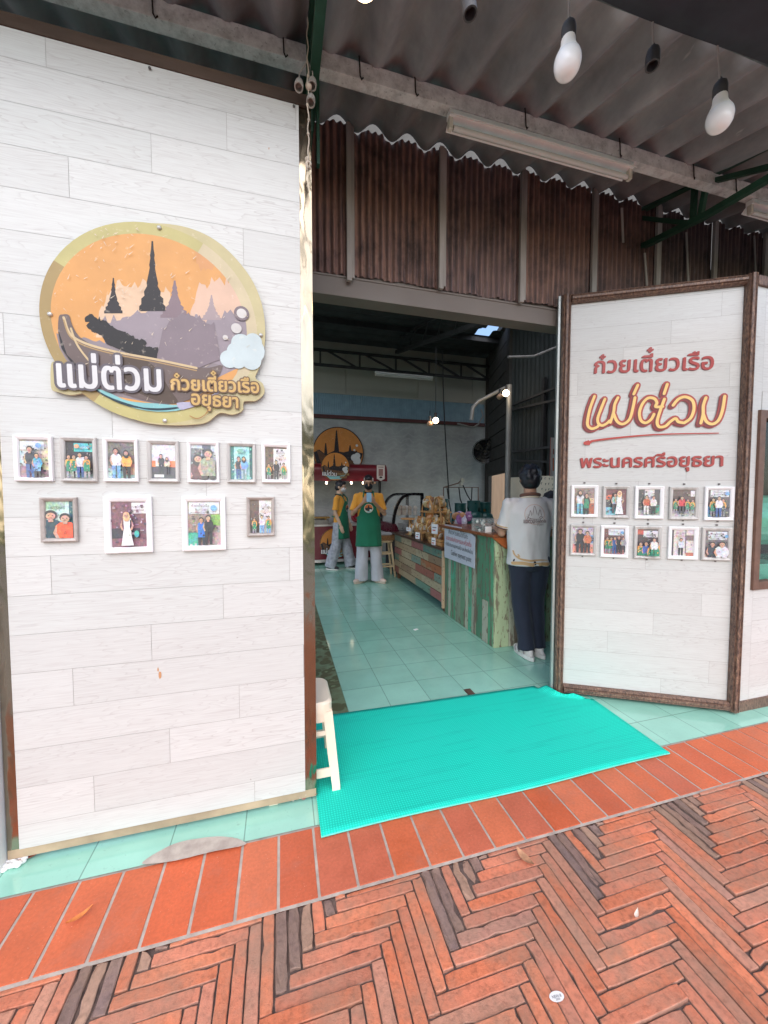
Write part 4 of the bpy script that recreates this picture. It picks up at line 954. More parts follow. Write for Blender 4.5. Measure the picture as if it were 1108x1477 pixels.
def frame(fo, name, p0, p1, style, bw, spec, label, parent_note=None, hook=False):
    """p0, p1: opposite corners in the photograph; laid on the plane of fo"""
    a, b = fo.px(p0), fo.px(p1); x0, x1 = min(a[0], b[0]), max(a[0], b[0]); z0, z1 = min(a[1], b[1]), max(a[1], b[1])
    e = empty(name, fo.P(((x0 + x1) / 2, z0), 0), label, 'photo frame', 'framed photos on the ' + ('signboard' if hook else 'plank panel'))
    W = (x1 - x0) * bw; m = MB()
    prof = [(0, .001), (0, .015), (.25, .018), (.8, .013), (1, .008), (1, .001)]
    cs = [(x0, z0, 1, 1), (x1, z0, -1, 1), (x1, z1, -1, -1), (x0, z1, 1, -1)]
    rings = [[m.v(fo.P((x + sx * W * q, z + sz * W * q), d)) for q, d in prof] for x, z, sx, sz in cs]
    m.skin(rings, closed=True); m.build('frame', FR_M[style], e)
    f = Flat(fo.P((x0 + W * .95, z0 + W * .95), .004), fo.u, fo.v, .00025); f.d = .0005
    pw, ph = (x1 - x0) - 1.9 * W, (z1 - z0) - 1.9 * W
    f.clip = [(0, 0), (pw, 0), (pw, ph), (0, ph)]; f.rect(0, 0, pw, ph, spec['bg'])
    for q in spec.get('r', ()): f.rect(q[0] * pw, q[1] * ph, q[2] * pw, q[3] * ph, q[4])
    for _ in range(spec.get('speck', 40)):       # busy background detail
        x, y = R_.random() * .94, R_.random() * .9; c_ = R_.choice(spec.get('sc', [S(90, 80, 80), S(150, 140, 130), S(60, 60, 66)]))
        f.rect(x * pw, y * ph, min(pw, (x + R_.uniform(.02, .1)) * pw), min(ph, (y + R_.uniform(.015, .06)) * ph), c_)
    for q in spec.get('t', ()): f.text(q[0], q[1] * pw, q[2] * ph, q[3] * ph, q[5], q[4] * pw)
    for q in spec.get('e', ()): f.ell(q[0] * pw, q[1] * ph, q[2] * pw, q[3] * pw, q[4], 16)
    for g_ in spec['f']:
        k = dict(g_); x, y, h = k.pop('x'), k.pop('y'), k.pop('h'); 
        yb = y; fig(f, x * pw, yb * ph, h * ph, **k)
    f.m.build('photo', PH_M, e, recalc=False)
    if hook:
        m = MB(); q = fo.P(((x0 + x1) / 2, z1 + .018), .003); m.box(q, (.012, .005, .010), RZ); q = fo.P(((x0 + x1) / 2, z0 - .008), .003); m.box(q, (.010, .004, .008), RZ)
        m.build('hook', M('hook_grey', S(104, 98, 98), .5, .5), e)
NV, BLK_, WH, GRY, BLU, LBL, GR, OR, MAR, TEAL, RD, DKG = S(44, 48, 62), S(36, 34, 36), S(232, 230, 228, .9), S(150, 148, 150), S(52, 92, 156, .9), S(120, 170, 214, .9), S(30, 140, 104, .9), S(238, 108, 56, .9), S(96, 56, 64), S(70, 190, 180, .9), S(214, 50, 70, .9), S(54, 66, 60)
YO = S(240, 178, 80, .9)
def F(x, y, h, shirt, legs, **k): return dict(x=x, y=y, h=h, shirt=shirt, legs=legs, **k)
BAN = lambda y0=.78, y1=.98, x0=.0, x1=.9: (x0, y0, x1, y1, S(226, 230, 232, .9))
G5 = S(120, 120, 128)
a7 = lambda x, y: (10 + x / 5.036, 610 + y / 5.036)
a8 = lambda x, y: (210 + x / 5.036, 610 + y / 5.036)
fp = Flat((0, 1.7945, 0), (1, 0, 0), (0, 0, 1))
TX = 'ก๋วยเตี๋ยวเรือ'; TM = 'แม่ต่วม'; TP = 'พระนครศรีอยุธยา'
frame(fp, 'photo_frame', a7(58, 92), a7(350, 425), 'white', .125, dict(bg=S(178, 170, 160), r=[(.0, .0, 1, .3, S(150, 120, 130)), (0, .3, .35, .7, S(190, 200, 206)), (.75, .2, 1, .72, S(206, 196, 160)), BAN(.74, .96, .02, .84)], t=[(TM, .18, .80, .1, .35, S(110, 130, 140))], e=[(.7, .85, .1, .1, LBL)], f=[F(.42, -.02, .84, NV, BLU), F(.68, -.02, .66, S(40, 150, 190), BLK_, apron=LBL)]), 'white framed photo of tall man in dark shirt with woman in blue')
frame(fp, 'photo_frame', a7(395, 103), a7(668, 428), 'silver', .13, dict(bg=S(58, 52, 54), r=[(.3, .72, 1, .95, S(90, 190, 190)), (0, 0, 1, .14, S(150, 170, 168))], e=[(.45, .86, .09, .09, S(230, 160, 130))], t=[(TM, .55, .8, .09, .35, WH)], f=[F(.17, 0, .62, YO, GRY, apron=GR), F(.38, 0, .62, YO, GRY, apron=GR), F(.62, 0, .68, S(206, 212, 220), BLU), F(.88, 0, .6, YO, GRY, apron=GR)]), 'silver framed photo of four people under a teal banner, three in green aprons')
frame(fp, 'photo_frame', a7(705, 112), a7(964, 428), 'white', .115, dict(bg=S(120, 112, 106), r=[(0, 0, 1, .32, S(170, 196, 192)), (.6, .1, 1, .4, S(190, 150, 130))], f=[F(.34, -.02, .84, S(216, 220, 226), LBL), F(.74, -.02, .78, S(240, 170, 84), BLK_, long_hair=True)]), 'white framed photo of person in white tee beside person in orange')
frame(fp, 'photo_frame', a8(14, 127), a8(252, 432), 'silver', .13, dict(bg=S(206, 204, 210), speck=0, r=[(0, 0, 1, .36, S(60, 62, 74)), (0, .34, .16, .52, S(226, 120, 70)), (.72, .34, 1, .52, S(226, 120, 70)), (.1, .04, .5, .12, WH)], f=[F(.4, .16, .55, NV, NV), F(.66, .14, .48, S(214, 196, 186), NV, long_hair=True)]), 'silver framed photo of a couple sitting on an orange bench')
frame(fp, 'photo_frame', a8(305, 134), a8(540, 435), 'white', .115, dict(bg=S(190, 196, 206), r=[(0, .5, .4, .9, S(110, 110, 120)), (.45, .4, .8, 1, S(70, 76, 92))], f=[F(.3, -.5, 1.2, MAR, MAR, long_hair=True, wide=1.25), F(.72, -.5, 1.36, S(146, 146, 128), BLK_, wide=1.15)]), 'white framed close photo of woman in maroon and man in grey jacket')
frame(fp, 'photo_frame', a8(592, 146), a8(803, 435), 'silver', .12, dict(bg=S(170, 220, 216), r=[(0, 0, .16, 1, S(30, 110, 110)), (.86, 0, 1, 1, S(30, 96, 96))], sc=[S(120, 190, 186), S(190, 230, 226)], e=[(.5, .86, .2, .1, S(120, 170, 160))], f=[F(.38, .02, .66, NV, BLU), F(.62, .02, .66, S(110, 160, 220), S(150, 170, 176), long_hair=True)]), 'silver framed teal toned photo of two people by a pale sign')
frame(fp, 'photo_frame', a8(843, 150), a8(1053, 435), 'white', .125, dict(bg=S(110, 92, 76), r=[(.38, 0, 1, .95, S(232, 232, 228, .9)), (0, 0, .38, .4, S(70, 60, 56))], t=[(TX, .5, .78, .09, .42, S(150, 110, 100)), (TM, .46, .62, .15, .5, S(190, 150, 110))], f=[F(.16, 0, .48, YO, GRY, apron=GR), F(.5, 0, .58, BLK_, BLK_), F(.84, 0, .5, YO, GRY, apron=GR)]), 'white framed photo of three people, middle one in black, upper row right end')
frame(fp, 'photo_frame', a7(250, 541), a7(528, 858), 'pewter', .13, dict(bg=S(196, 216, 206), speck=8, sc=[S(150, 190, 170), S(120, 140, 130)], r=[(.84, 0, 1, 1, S(40, 90, 100)), (0, .78, .7, .98, S(150, 184, 160))], t=[(TM, .1, .8, .1, .5, S(90, 110, 90))], f=[F(.2, -.62, 1.36, S(40, 70, 80), DKG, wide=1.3), F(.74, -.62, 1.28, S(240, 92, 44, .9), OR, wide=1.25)]), 'pewter framed photo of man in camouflage beside person in bright orange')
frame(fp, 'photo_frame', a7(710, 533), a7(1068, 935), 'white', .135, dict(bg=S(120, 74, 86), speck=50, sc=[S(190, 170, 180), S(90, 50, 70), S(150, 120, 140), S(70, 60, 70)], r=[(0, 0, 1, .2, S(130, 86, 96)), (0, .2, .8, .42, S(60, 50, 62)), (.58, .74, 1, .98, S(232, 226, 230, .9))], t=[(TX, .62, .87, .06, .36, MAR), (TM, .66, .8, .06, .3, MAR)], f=[F(.47, .05, .72, WH, WH, hair=S(214, 170, 130), dress=S(236, 234, 236, .9), long_hair=True)], e=[(.74, .3, .07, .11, S(60, 170, 170))]), 'large white framed photo of blonde woman in long white dress')
frame(fp, 'photo_frame', a8(266, 536), a8(588, 918), 'white', .125, dict(bg=S(150, 130, 120), speck=30, sc=[S(120, 170, 90), S(90, 80, 84), S(190, 180, 180)], r=[(.6, 0, 1, .45, S(176, 150, 150)), (.7, .45, 1, .7, S(130, 170, 90)), (0, 0, .3, .3, S(70, 170, 150)), BAN(.72, .98, .04, .96)], t=[(TX, .12, .88, .08, .55, MAR), (TM, .25, .80, .07, .3, MAR), (TP, .1, .74, .05, .55, MAR)], e=[(.8, .85, .1, .1, LBL)], f=[F(.42, .02, .62, S(80, 130, 200), NV, apron=S(50, 120, 210)), F(.64, .03, .66, BLK_, BLK_)]), 'large white framed photo of blue apron cook and man in black under banner')
frame(fp, 'photo_frame', a8(735, 538), a8(940, 816), 'pewter', .12, dict(bg=S(96, 74, 64), r=[(.42, 0, 1, 1, S(226, 226, 222, .9)), (0, 0, .42, .3, S(60, 52, 50))], t=[(TX, .5, .76, .09, .44, S(150, 110, 100)), (TM, .48, .62, .14, .48, S(190, 150, 110))], f=[F(.2, 0, .46, YO, GRY, apron=GR), F(.55, 0, .54, S(206, 210, 214), LBL), F(.86, 0, .52, YO, LBL, apron=GR)]), 'small pewter framed photo of three people, lower row right end')
a2 = lambda x, y: (815 + x / 8.864, 690 + y / 8.864)
a3 = lambda x, y: (935 + x / 8.523, 690 + y / 8.523)
fg = Flat(SA + SN * .003, SU, SV)
def sf(p0, p1, style, spec, label, bw=.13): frame(fg, 'photo_frame', p0, p1, style, bw, spec, label, hook=True)
sf(a2(78, 90), a2(410, 496), 'white', dict(bg=S(140, 120, 110), r=[(.7, 0, 1, .42, S(170, 84, 56)), (.68, .42, 1, .62, S(224, 190, 160)), (0, 0, .7, .14, S(120, 150, 140))], f=[F(.28, 0, .92, S(214, 218, 222), S(110, 180, 200), long_hair=True), F(.58, 0, .8, BLK_, BLK_, apron=GR)]), 'white framed photo of tall woman in white and green apron worker, top row left end')
sf(a2(482, 100), a2(818, 508), 'silver', dict(bg=S(110, 58, 64), r=[(0, 0, .6, .3, S(120, 190, 200)), (0, .3, .4, .6, S(60, 60, 70)), (0, .6, .3, .78, S(220, 110, 80))], f=[F(.42, .1, .74, S(150, 190, 190), S(70, 60, 70)), F(.62, .04, .88, WH, WH, hair=S(232, 196, 150), dress=S(240, 240, 242, .92), long_hair=True)]), 'silver framed photo of person hugging a woman in white dress')
sf(a2(892, 102), a3(175, 498), 'white', dict(bg=S(70, 72, 74), r=[(.3, .2, .75, 1, S(214, 210, 208)), (0, 0, 1, .2, S(160, 160, 156)), (.7, .1, 1, .4, S(60, 150, 120))], f=[F(.36, .06, .72, S(190, 90, 50), WH), F(.66, .06, .7, S(226, 220, 218, .9), BLK_)]), 'white framed photo of person in rust shirt and one in white')
sf(a3(258, 104), a3(608, 508), 'silver', dict(bg=S(84, 60, 56), r=[(0, 0, 1, .2, S(190, 190, 190)), (.8, .75, 1, .97, S(220, 220, 220))], f=[F(.1, .12, .56, YO, GRY, apron=GR), F(.36, .1, .66, S(210, 40, 66, .9), NV, wide=1.2), F(.6, .12, .54, YO, GRY, apron=GR), F(.8, .12, .52, YO, GRY, apron=GR)]), 'silver framed photo of man in red shirt among green apron workers')
sf(a3(690, 104), a3(1032, 518), 'white', dict(bg=S(90, 80, 84), r=[(.6, 0, 1, .6, S(84, 86, 92)), (0, 0, .2, .4, S(110, 170, 200)), BAN(.74, .99, .12, .96)], t=[(TX, .2, .89, .08, .45, MAR), (TM, .28, .8, .08, .3, MAR)], e=[(.84, .86, .1, .1, LBL)], f=[F(.2, .04, .66, YO, GRY, apron=GR), F(.62, .04, .64, YO, GRY, apron=DKG), F(.42, .02, .74, S(220, 220, 224), BLU)]), 'white framed photo of man in jeans under a banner, top row right end')
sf(a2(66, 590), a2(390, 988), 'silver', dict(bg=S(196, 186, 190), r=[(0, 0, 1, .34, S(226, 150, 130)), (.5, .4, 1, .7, S(120, 170, 206))], f=[F(.34, .02, .92, BLK_, BLK_, wide=1.2), F(.68, .02, .84, S(200, 110, 70), BLK_)]), 'silver framed photo of two people in black caps, bottom row left end', .11)
sf(a2(456, 600), a2(795, 1012), 'white', dict(bg=S(120, 76, 70), r=[(0, 0, 1, .18, S(200, 130, 130)), BAN(.74, .98, .22, .97)], t=[(TX, .3, .86, .07, .36, MAR)], e=[(.86, .86, .08, .08, LBL)], f=[F(.14, .04, .64, YO, GRY, apron=GR), F(.32, .04, .64, YO, GRY, apron=GR), F(.48, .04, .66, BLU, BLU), F(.66, .08, .66, BLK_, BLK_), F(.86, .1, .6, GRY, BLK_)]), 'white framed photo of a row of staff under a banner')
sf(a2(882, 610), a3(152, 988), 'silver', dict(bg=S(80, 60, 60), r=[(.3, .7, 1, .95, S(226, 224, 224, .9)), (0, .8, .3, 1, S(190, 90, 70))], t=[(TM, .4, .76, .1, .45, MAR)], f=[F(.14, -.3, .82, YO, GR, apron=GR), F(.38, -.3, .84, S(60, 90, 170), GR), F(.62, -.36, .84, YO, GR, apron=GR), F(.86, -.3, .86, YO, GR, apron=GR), F(.72, -.1, .8, S(220, 220, 220), GR)]), 'silver framed selfie of a crowd in green aprons')
sf(a3(244, 592), a3(592, 998), 'white', dict(bg=S(222, 210, 206, .9), speck=4, r=[(0, 0, .1, 1, S(70, 64, 66)), (.62, .1, .66, 1, S(90, 84, 84)), (.66, .6, 1, .8, S(120, 100, 100)), (.66, 0, 1, .14, S(190, 110, 90))], t=[(TX, .2, .86, .07, .38, MAR), (TM, .18, .72, .13, .44, S(190, 120, 100))], f=[F(.42, .03, .66, S(206, 212, 224), BLK_)]), 'white framed photo of lone man in white tee before a white sign')
sf(a3(656, 602), a3(1008, 1012), 'silver', dict(bg=S(120, 110, 112), r=[(0, 0, 1, .1, S(206, 170, 160)), BAN(.66, .97, .14, .98)], t=[(TX, .22, .86, .08, .5, MAR), (TM, .34, .76, .08, .3, MAR), (TP, .2, .69, .05, .5, MAR)], e=[(.9, .8, .08, .08, LBL)], f=[F(.28, -.34, .92, S(50, 54, 64), NV, wide=1.2), F(.68, -.4, 1.0, S(222, 222, 228, .9), WH, wide=1.4)]), 'silver framed photo of two seated people, one in white, bottom row right end')
# ================================================================== DOOR MAT
t = NT('woven_mat'); v = t.coord()
w1 = t.n('TexWave', wave_type='BANDS', bands_direction='X', i_Scale=26.0, i_Distortion=1.5, i_Detail=1.0); w2 = t.n('TexWave', wave_type='BANDS', bands_direction='Y', i_Scale=26.0, i_Distortion=1.5, i_Detail=1.0)
t.l(v, w1.inputs[0]); t.l(v, w2.inputs[0]); wv = t.math('MULTIPLY', w1.outputs['Fac'], w2.outputs['Fac'])
c = t.ramp(wv, [(.0, S(24, 198, 172, .92)), (.6, S(44, 226, 200, .96))]); c = t.mix(t.ramp(t.noise(v, 3, 5), [(.4, 0), (.75, .22)]), c, S(60, 214, 200, .8))
c = t.mix(t.ramp(t.noise(t.coord('Object', (.4, 6, 1)), 3, 3), [(.55, 0), (.6, .12), (.66, 0)]), c, S(10, 120, 112))
t.set(Color=c, Roughness=.8, Specular_IOR_Level=.2); t.bump(wv, .3, .003); MATM = t.m
def lin(a, b, q): return a + (b - a) * q
m = MB(); NX, NY = 60, 26; G = []
for j in range(NY + 1):
    row = []
    for i in range(NX + 1):
        s, r = i / NX, j / NY
        x = lin(lin(.150, 2.147, s), lin(.150, 2.19, s), r); y = lin(1.586 + .006 * math.sin(s * 9), lin(2.487, 2.442, s), r)
        z = .0085 + .0016 * noise.noise((x * 4, y * 4, 0)) + (.003 if j == 0 else 0)
        # pushed up where it meets the signboard foot
        d = (Vector((x, y, 0)) - (SA + SU * .06)).dot(SN); along = (Vector((x, y, 0)) - SA).dot(SU)
        if d < .075 and along > -.12:
            q = min(1, (.075 - d) / .1) * max(0, min(1, (along + .12) / .1)); 
            shift = max(0, .060 - d) if along > -.02 else max(0, .03 - d) * .6
            x += SN.x * shift; y += SN.y * shift; z += .03 * q * (1 + .5 * math.sin(x * 40)) * (.5 + .5 * math.cos(min(1, max(0, along - .05) / .22) * math.pi))
        row.append(m.v((x, y, z)))
    G.append(row)
for p, q in zip(G, G[1:]):
    for i in range(NX): m.f([p[i], p[i + 1], q[i + 1], q[i]])
mo = m.build('door_mat', MATM, smooth=2, label='large turquoise woven mat lying across the shop entrance', cat='mat')
so = mo.modifiers.new('s', 'SOLIDIFY'); so.thickness = .003; so.offset = 1
m = MB()
m.tube([(lin(.150, 2.147, i / 40), 1.585 + .006 * math.sin(i / 40 * 9), .0085) for i in range(41)], .0035, 6); m.tube([(lin(2.147, 2.19, i / 10), lin(1.586, 2.28, i / 10), .0085) for i in range(11)], .0032, 6)
m.build('edge_binding', M('mat_binding', S(110, 226, 206, .85), .7), mo, smooth=True)
# ================================================================== WHITE PLASTIC STOOL
PST = simple('cream_plastic', S(238, 222, 200, .95), .38, var=.04, scale=8)
st = empty('plastic_stool', (.06, 1.975, 0), 'cream plastic stool half hidden behind the plank panel corner', 'stool')
# corner positions measured from the picture: near right foot and seat edge
fx, fy = onZ((491, 1140)).x * 1.82 / onZ((491, 1140)).y, 1.82
H_ = .455; cx, cy = fx - .172, 1.993
m = MB(); hs, hb = .135, .172
def rr(h, z, r=.05, n=6):
    o = []
    for sx, sy, a0 in ((1, 1, 0), (-1, 1, 90), (-1, -1, 180), (1, -1, 270)):
        for k in range(n + 1):
            a = rad(a0 + 90 * k / n); o.append(m.v((cx + sx * (h - r) + r * math.cos(a), cy + sy * (h - r) + r * math.sin(a), z)))
    return o
m.skin([rr(hs + .006, H_ - .06), rr(hs + .006, H_ - .012), rr(hs - .004, H_), rr(hs - .022, H_ - .002, .04), rr(hs - .06, H_ - .010, .03)], cap=True); m.build('seat', PST, st, smooth=True)
for sx in (-1, 1):
    for sy in (-1, 1):
        m = MB(); R1 = []
        for z, h in ((0, hb), (.03, hb), (.22, (hb + hs) / 2 + .002), (H_ - .05, hs + .004)):
            a = Vector((cx + sx * h, cy + sy * h, z)); wq = .046 if z > .05 else .040; th = .012
            pts = [(0, 0), (-wq, 0), (-wq, -th), (-th, -th), (-th, -wq), (0, -wq)]
            R1.append([m.v((a.x + sx * p[0], a.y + sy * p[1], z)) for p in pts])
        m.skin(R1); m.build('leg', PST, st)
for sx, sy in ((1, 0), (-1, 0), (0, 1), (0, -1)):
    for z, hgt in ((.105, .045), (.30, .022)):
        m = MB(); h = hb + (hs - hb) * z / H_; p = Vector((cx + sx * (h - .006), cy + sy * (h - .006), z)); q = Vector((-sy, sx, 0)) * (h - .03)
        m.bar(p - q, p + q, .010, hgt, (0, 0, 1), .003); m.build('rail', PST, st)
    m = MB(); m.bar(Vector((cx + sx * hs, cy + sy * hs, H_ - .075)) - Vector((-sy, sx, 0)) * (hs - .02), Vector((cx + sx * hs, cy + sy * hs, H_ - .075)) + Vector((-sy, sx, 0)) * (hs - .02), .010, .05, (0, 0, 1))
    m.build('side_panel', PST, st)
# ================================================================== GREEN BOARD COUNTER
PAINT = None
t = NT('peeling_paint'); at = t.n('Attribute', attribute_name='Col'); v = t.coord('Object', (1, 1, .12)); v2 = t.coord('Object', (1, 1, .3))
pm = t.ramp(t.noise(v, 13, 6, .7), [(.53, 0), (.57, 1)]); pm2 = t.ramp(t.noise(v2, 34, 4), [(.58, 0), (.62, 1)])
c = t.mix(t.math('MULTIPLY', t.math('MAXIMUM', pm, pm2), .8), at.outputs['Color'], S(140, 112, 98, .7)); c = t.mix(1, c, t.ramp(t.noise(v, 5, 5), [(.3, .75), (.7, 1.08)]), 'MULTIPLY')
t.set(Color=c, Roughness=.6); t.bump(pm, .3, .003); PEEL = t.m
t = NT('reclaimed_wood'); at = t.n('Attribute', attribute_name='Col'); v = t.coord('Object', (1, .25, 1)); v2 = t.coord('Object', (1, .5, 1))
pm = t.ramp(t.noise(v, 14, 6, .7), [(.56, 0), (.62, .8)]); c = t.mix(pm, at.outputs['Color'], S(190, 164, 130, .6)); c = t.mix(t.ramp(t.noise(v2, 30, 4), [(.6, 0), (.66, .7)]), c, S(90, 62, 50))
t.set(Color=c, Roughness=.6); RECL = t.m
gc = empty('green_counter', (2.45, 3.75, 0), 'cash counter clad in peeling green painted vertical boards', 'counter')
GX, GY0, GY1, GZ = 1.985, 3.185, 4.32, 1.09
m = MB(); m.b2((GX + .022, GY0 + .022, .0), (3.0, GY1, GZ - .001)); m.build('carcass', M('dark_carcass', S(70, 54, 46), .9), gc)
GCOL = [(98, 152, 118), (190, 192, 168), (96, 172, 130), (176, 178, 156), (120, 160, 126), (192, 190, 170), (92, 184, 148), (156, 170, 142)]
m = MB(); y = GY1; i = 0
while y > GY0 + .03:
    wd = R_.choice([.075, .095, .11, .13]); y0 = max(GY0, y - wd); zc = R_.choice([0, 0, R_.uniform(.15, .6)]); seg = [(0.004, zc), (zc, GZ)] if zc else [(0.004, GZ)]
    for a, b in seg:
        m.color(S(*GCOL[(i * 5 + int(a * 9)) % len(GCOL)], .82)); dx = R_.uniform(0, .006); m.b2((GX - dx, y0 + .0035, a + .002), (GX + .02, y - .0035, b - .002), .003)
    y = y0; i += 1
m.build('side_boards', PEEL, gc)
m = MB(); x = GX - .002
for wd, col in ((.165, (196, 212, 170)), (.14, (206, 204, 180)), (.13, (190, 200, 164)), (.16, (120, 176, 140)), (.15, (170, 190, 150)), (.15, (110, 170, 136)), (.12, (180, 190, 160))):
    zc = R_.uniform(.35, .5) if wd != .165 else .9; 
    for a, b in ((.004, zc), (zc, GZ)): m.color(S(*col, .84)); m.b2((x + .002, GY0 - R_.uniform(0, .005), a + .001), (x + wd - .002, GY0 + .02, b - .003), .003)
    x += wd
m.build('end_boards', PEEL, gc)
TOPM = simple('varnished_top', S(136, 78, 46, .9), .3, var=.25, scale=9, stretch=(1, .2, 1))
m = MB(); m.b2((GX - .05, GY0 - .05, GZ), (3.05, 4.42, GZ + .034), .008); m.build('counter_top', TOPM, gc)
m = MB(); 
for y in (GY0 - .002,):
    P = [(GX - .05, y, GZ - .001), (GX + .13, y, GZ - .001), (GX + .10, y, GZ - .10)]; m.prism([Vector(p) for p in ((GX - .045, GY0 - .012, GZ - .001), (GX + .16, GY0 - .012, GZ - .001), (GX + .10, GY0 - .012, GZ - .11))], (0, -1, 0), .03)
m.build('corner_bracket', M('orange_timber', S(178, 96, 48, .9), .5, stretch=(1, 1, .3)), gc)
# cashier notice
nt = empty('counter_notice', (1.95, 3.9, .93), 'white notice about the cashier payment point fixed to the green counter', 'notice')
fn = Flat((1.952, 4.275, 0), (0, -1, 0), (0, 0, 1), .0003)
pts = [(0, .727), (0, 1.136), (.45, 1.136), (.45, 1.108), (.64, 1.108), (.757, 1.06), (.757, .727)]
m = MB(); m.prism([fn.P(p, 0) for p in pts], -fn.n, .006); m.build('panel', M('notice_white', S(206, 206, 218, .9), .5, var=.03), nt)
fn.d = .0012; INK = S(52, 52, 62)
fn.text('สั่งอาหารเพิ่มได้ที่นี่ค่ะ', .11, 1.035, .075, INK, .5, 0, -.03)
fn.text('จุดชำระเงินค่าอาหารและเครื่องดื่ม', .05, .955, .072, S(196, 60, 70), .64, 0, -.02)
fn.text('หลังรับประทานอาหารเสร็จ และสั่งกลับบ้าน', .04, .885, .062, INK, .68, 0, -.02)
fn.text('Cashier payment point', .19, .79, .085, INK, .5, 0, -.02)
fn.m.build('print', PRINT, nt, recalc=False)
# ================================================================== RECLAIMED WOOD COUNTER
rc = empty('snack_counter', (2.35, 5.4, 0), 'low snack counter of multicoloured reclaimed planks with a dark top', 'counter')
RX, RY0, RY1, RZT = 1.968, 4.335, 6.44, .80
m = MB(); m.b2((RX + .02, RY0 + .02, .14), (2.75, RY1, RZT - .001)); m.build('carcass', M('dark_carcass', S(70, 54, 46), .9), rc)
RC = [(196, 122, 116), (206, 176, 140), (120, 156, 140), (200, 120, 76), (214, 190, 156), (132, 166, 144), (186, 110, 92), (176, 140, 110), (150, 168, 150)]
m = MB(); nrow = 6; z0 = .125
for r in range(nrow):
    za, zb = z0 + (RZT - z0) * r / nrow, z0 + (RZT - z0) * (r + 1) / nrow; y = RY0 + .03; k = 0
    cuts = [RY0 + .03, RY0 + [.42, .75, .3, .8, .5, .7][r], 5.55 if r % 2 else 5.35, 6.05 if r % 2 else 6.2, RY1]
    for a, b in zip(cuts, cuts[1:]):
        m.color(S(*RC[(r * 4 + k * 5 + (r * k) % 3) % len(RC)], .62)); m.b2((RX - R_.uniform(0, .006), a + .003, za + .004), (RX + .018, b - .003, zb - .004), .003); k += 1
m.build('planks', RECL, rc)
m = MB(); m.color(S(214, 180, 150, .9)); m.b2((RX - .012, RY0 - .004, .06), (RX + .02, RY0 + .028, RZT)); m.build('corner_post', RECL, rc)
m = MB(); m.b2((RX - .04, RY0 - .02, RZT), (2.8, RY1 + .05, RZT + .035), .006); m.build('counter_top', M('dark_top', S(74, 48, 38), .32, var=.25, scale=6, stretch=(1, .2, 1)), rc)
for y in (RY0 + .06, RY1 - .06):
    m = MB(); m.box((RX + .06, y, .065), (.05, .05, .13), None, .004, 1.3); m.build('leg', M('leg_wood', S(120, 84, 60), .6), rc)
ZC = RZT + .0355
# ------------------------------------------------------------------ curved glass case on its dark stand
dc = empty('display_case', (2.3, 6.95, 0), 'black framed curved glass display case with stacked bowls', 'display case')
DX0, DX1, DY0, DY1 = 1.98, 2.55, 6.6, 7.45
m = MB(); m.b2((DX0 + .1, DY0 + .02, 0.01), (DX1, DY1, .80)); m.build('stand', M('stand_black', S(34, 32, 36), .5), dc)
BLP = simple('black_gloss', S(20, 20, 24), .25, var=.1)
prof = [(DX0, .80), (DX0 + .005, .96), (DX0 + .03, 1.14), (DX0 + .08, 1.30), (DX0 + .15, 1.42), (DX0 + .24, 1.49), (DX0 + .34, 1.515), (DX1, 1.515)]
prof = smooth_line(prof, 4)
for y in (DY0, DY1):
    m = MB(); inner = [(x, z) for x, z in prof]
    for a, b in zip(prof, prof[1:]): m.bar((a[0], y, a[1]), (b[0], y, b[1]), .05, .05, (0, 1, 0))
    m.bar((DX1, y, .80), (DX1, y, 1.53), .05, .05, (0, 1, 0)); m.bar((DX0, y, .80), (DX1, y, .80), .05, .05, (0, 1, 0)); m.build('end_frame', BLP, dc)
m = MB(); m.bar((DX1, DY0, 1.515), (DX1, DY1, 1.515), .05, .04); m.bar((DX0 + .005, DY0, .80), (DX0 + .005, DY1, .80), .04, .04); m.build('rail', BLP, dc)
m = MB(); A = [m.v((x, DY0 + .02, z)) for x, z in prof]; B = [m.v((x, DY1 - .02, z)) for x, z in prof]
for i in range(len(prof) - 1): m.f([A[i], A[i + 1], B[i + 1], B[i]])
t = NT('case_glass'); t.set(Color=(.9, .95, .95), Roughness=.02, Alpha=.16, Specular_IOR_Level=.8); GLS = t.m
m.build('curved_glass', GLS, dc, smooth=2)
m = MB(); m.poly([(x, DY0 + .002, z) for x, z in prof] + [(DX1, DY0 + .002, .8)]); m.build('side_glass', GLS, dc)
m = MB(); m.prism([Vector(p) for p in ((DX0 - .03, DY0 - .028, .80), (DX0 + .13, DY0 - .028, .80), (DX0 + .05, DY0 - .028, .97), (DX0 - .02, DY0 - .028, .97))], (0, 1, 0), .8); m.build('front_panel', M('maroon_panel', S(96, 36, 52, .7), .3, var=.05), dc)
m = MB(); m.b2((DX0 + .1, DY0 + .03, 1.10), (DX1 - .02, DY1 - .03, 1.11)); m.build('shelf', GLS, dc)
CER = simple('ceramic_white', S(214, 214, 212, .9), .25, var=.05)
for k, (x, y, n) in enumerate(((2.28, 6.74, 8), (2.40, 6.76, 8), (2.34, 6.95, 7), (2.18, 6.8, 5))):
    m = MB()
    for j in range(n): m.lathe([(.02, 0), (.05, .012), (.058, .026), (.054, .026), (.03, .01)], (x, y, .83 + j * .028), 14, None, False)
    tag(m.build('bowl_stack', CER, smooth=True, loc=(x, y, .83)), ['stack of white bowls in the glass case, nearest the frame', 'stack of white bowls at the rear post of the glass case', 'stack of white bowls deeper inside the glass case', 'short stack of white bowls by the curved glass'][k], 'bowls', 'bowl stacks in the display case')
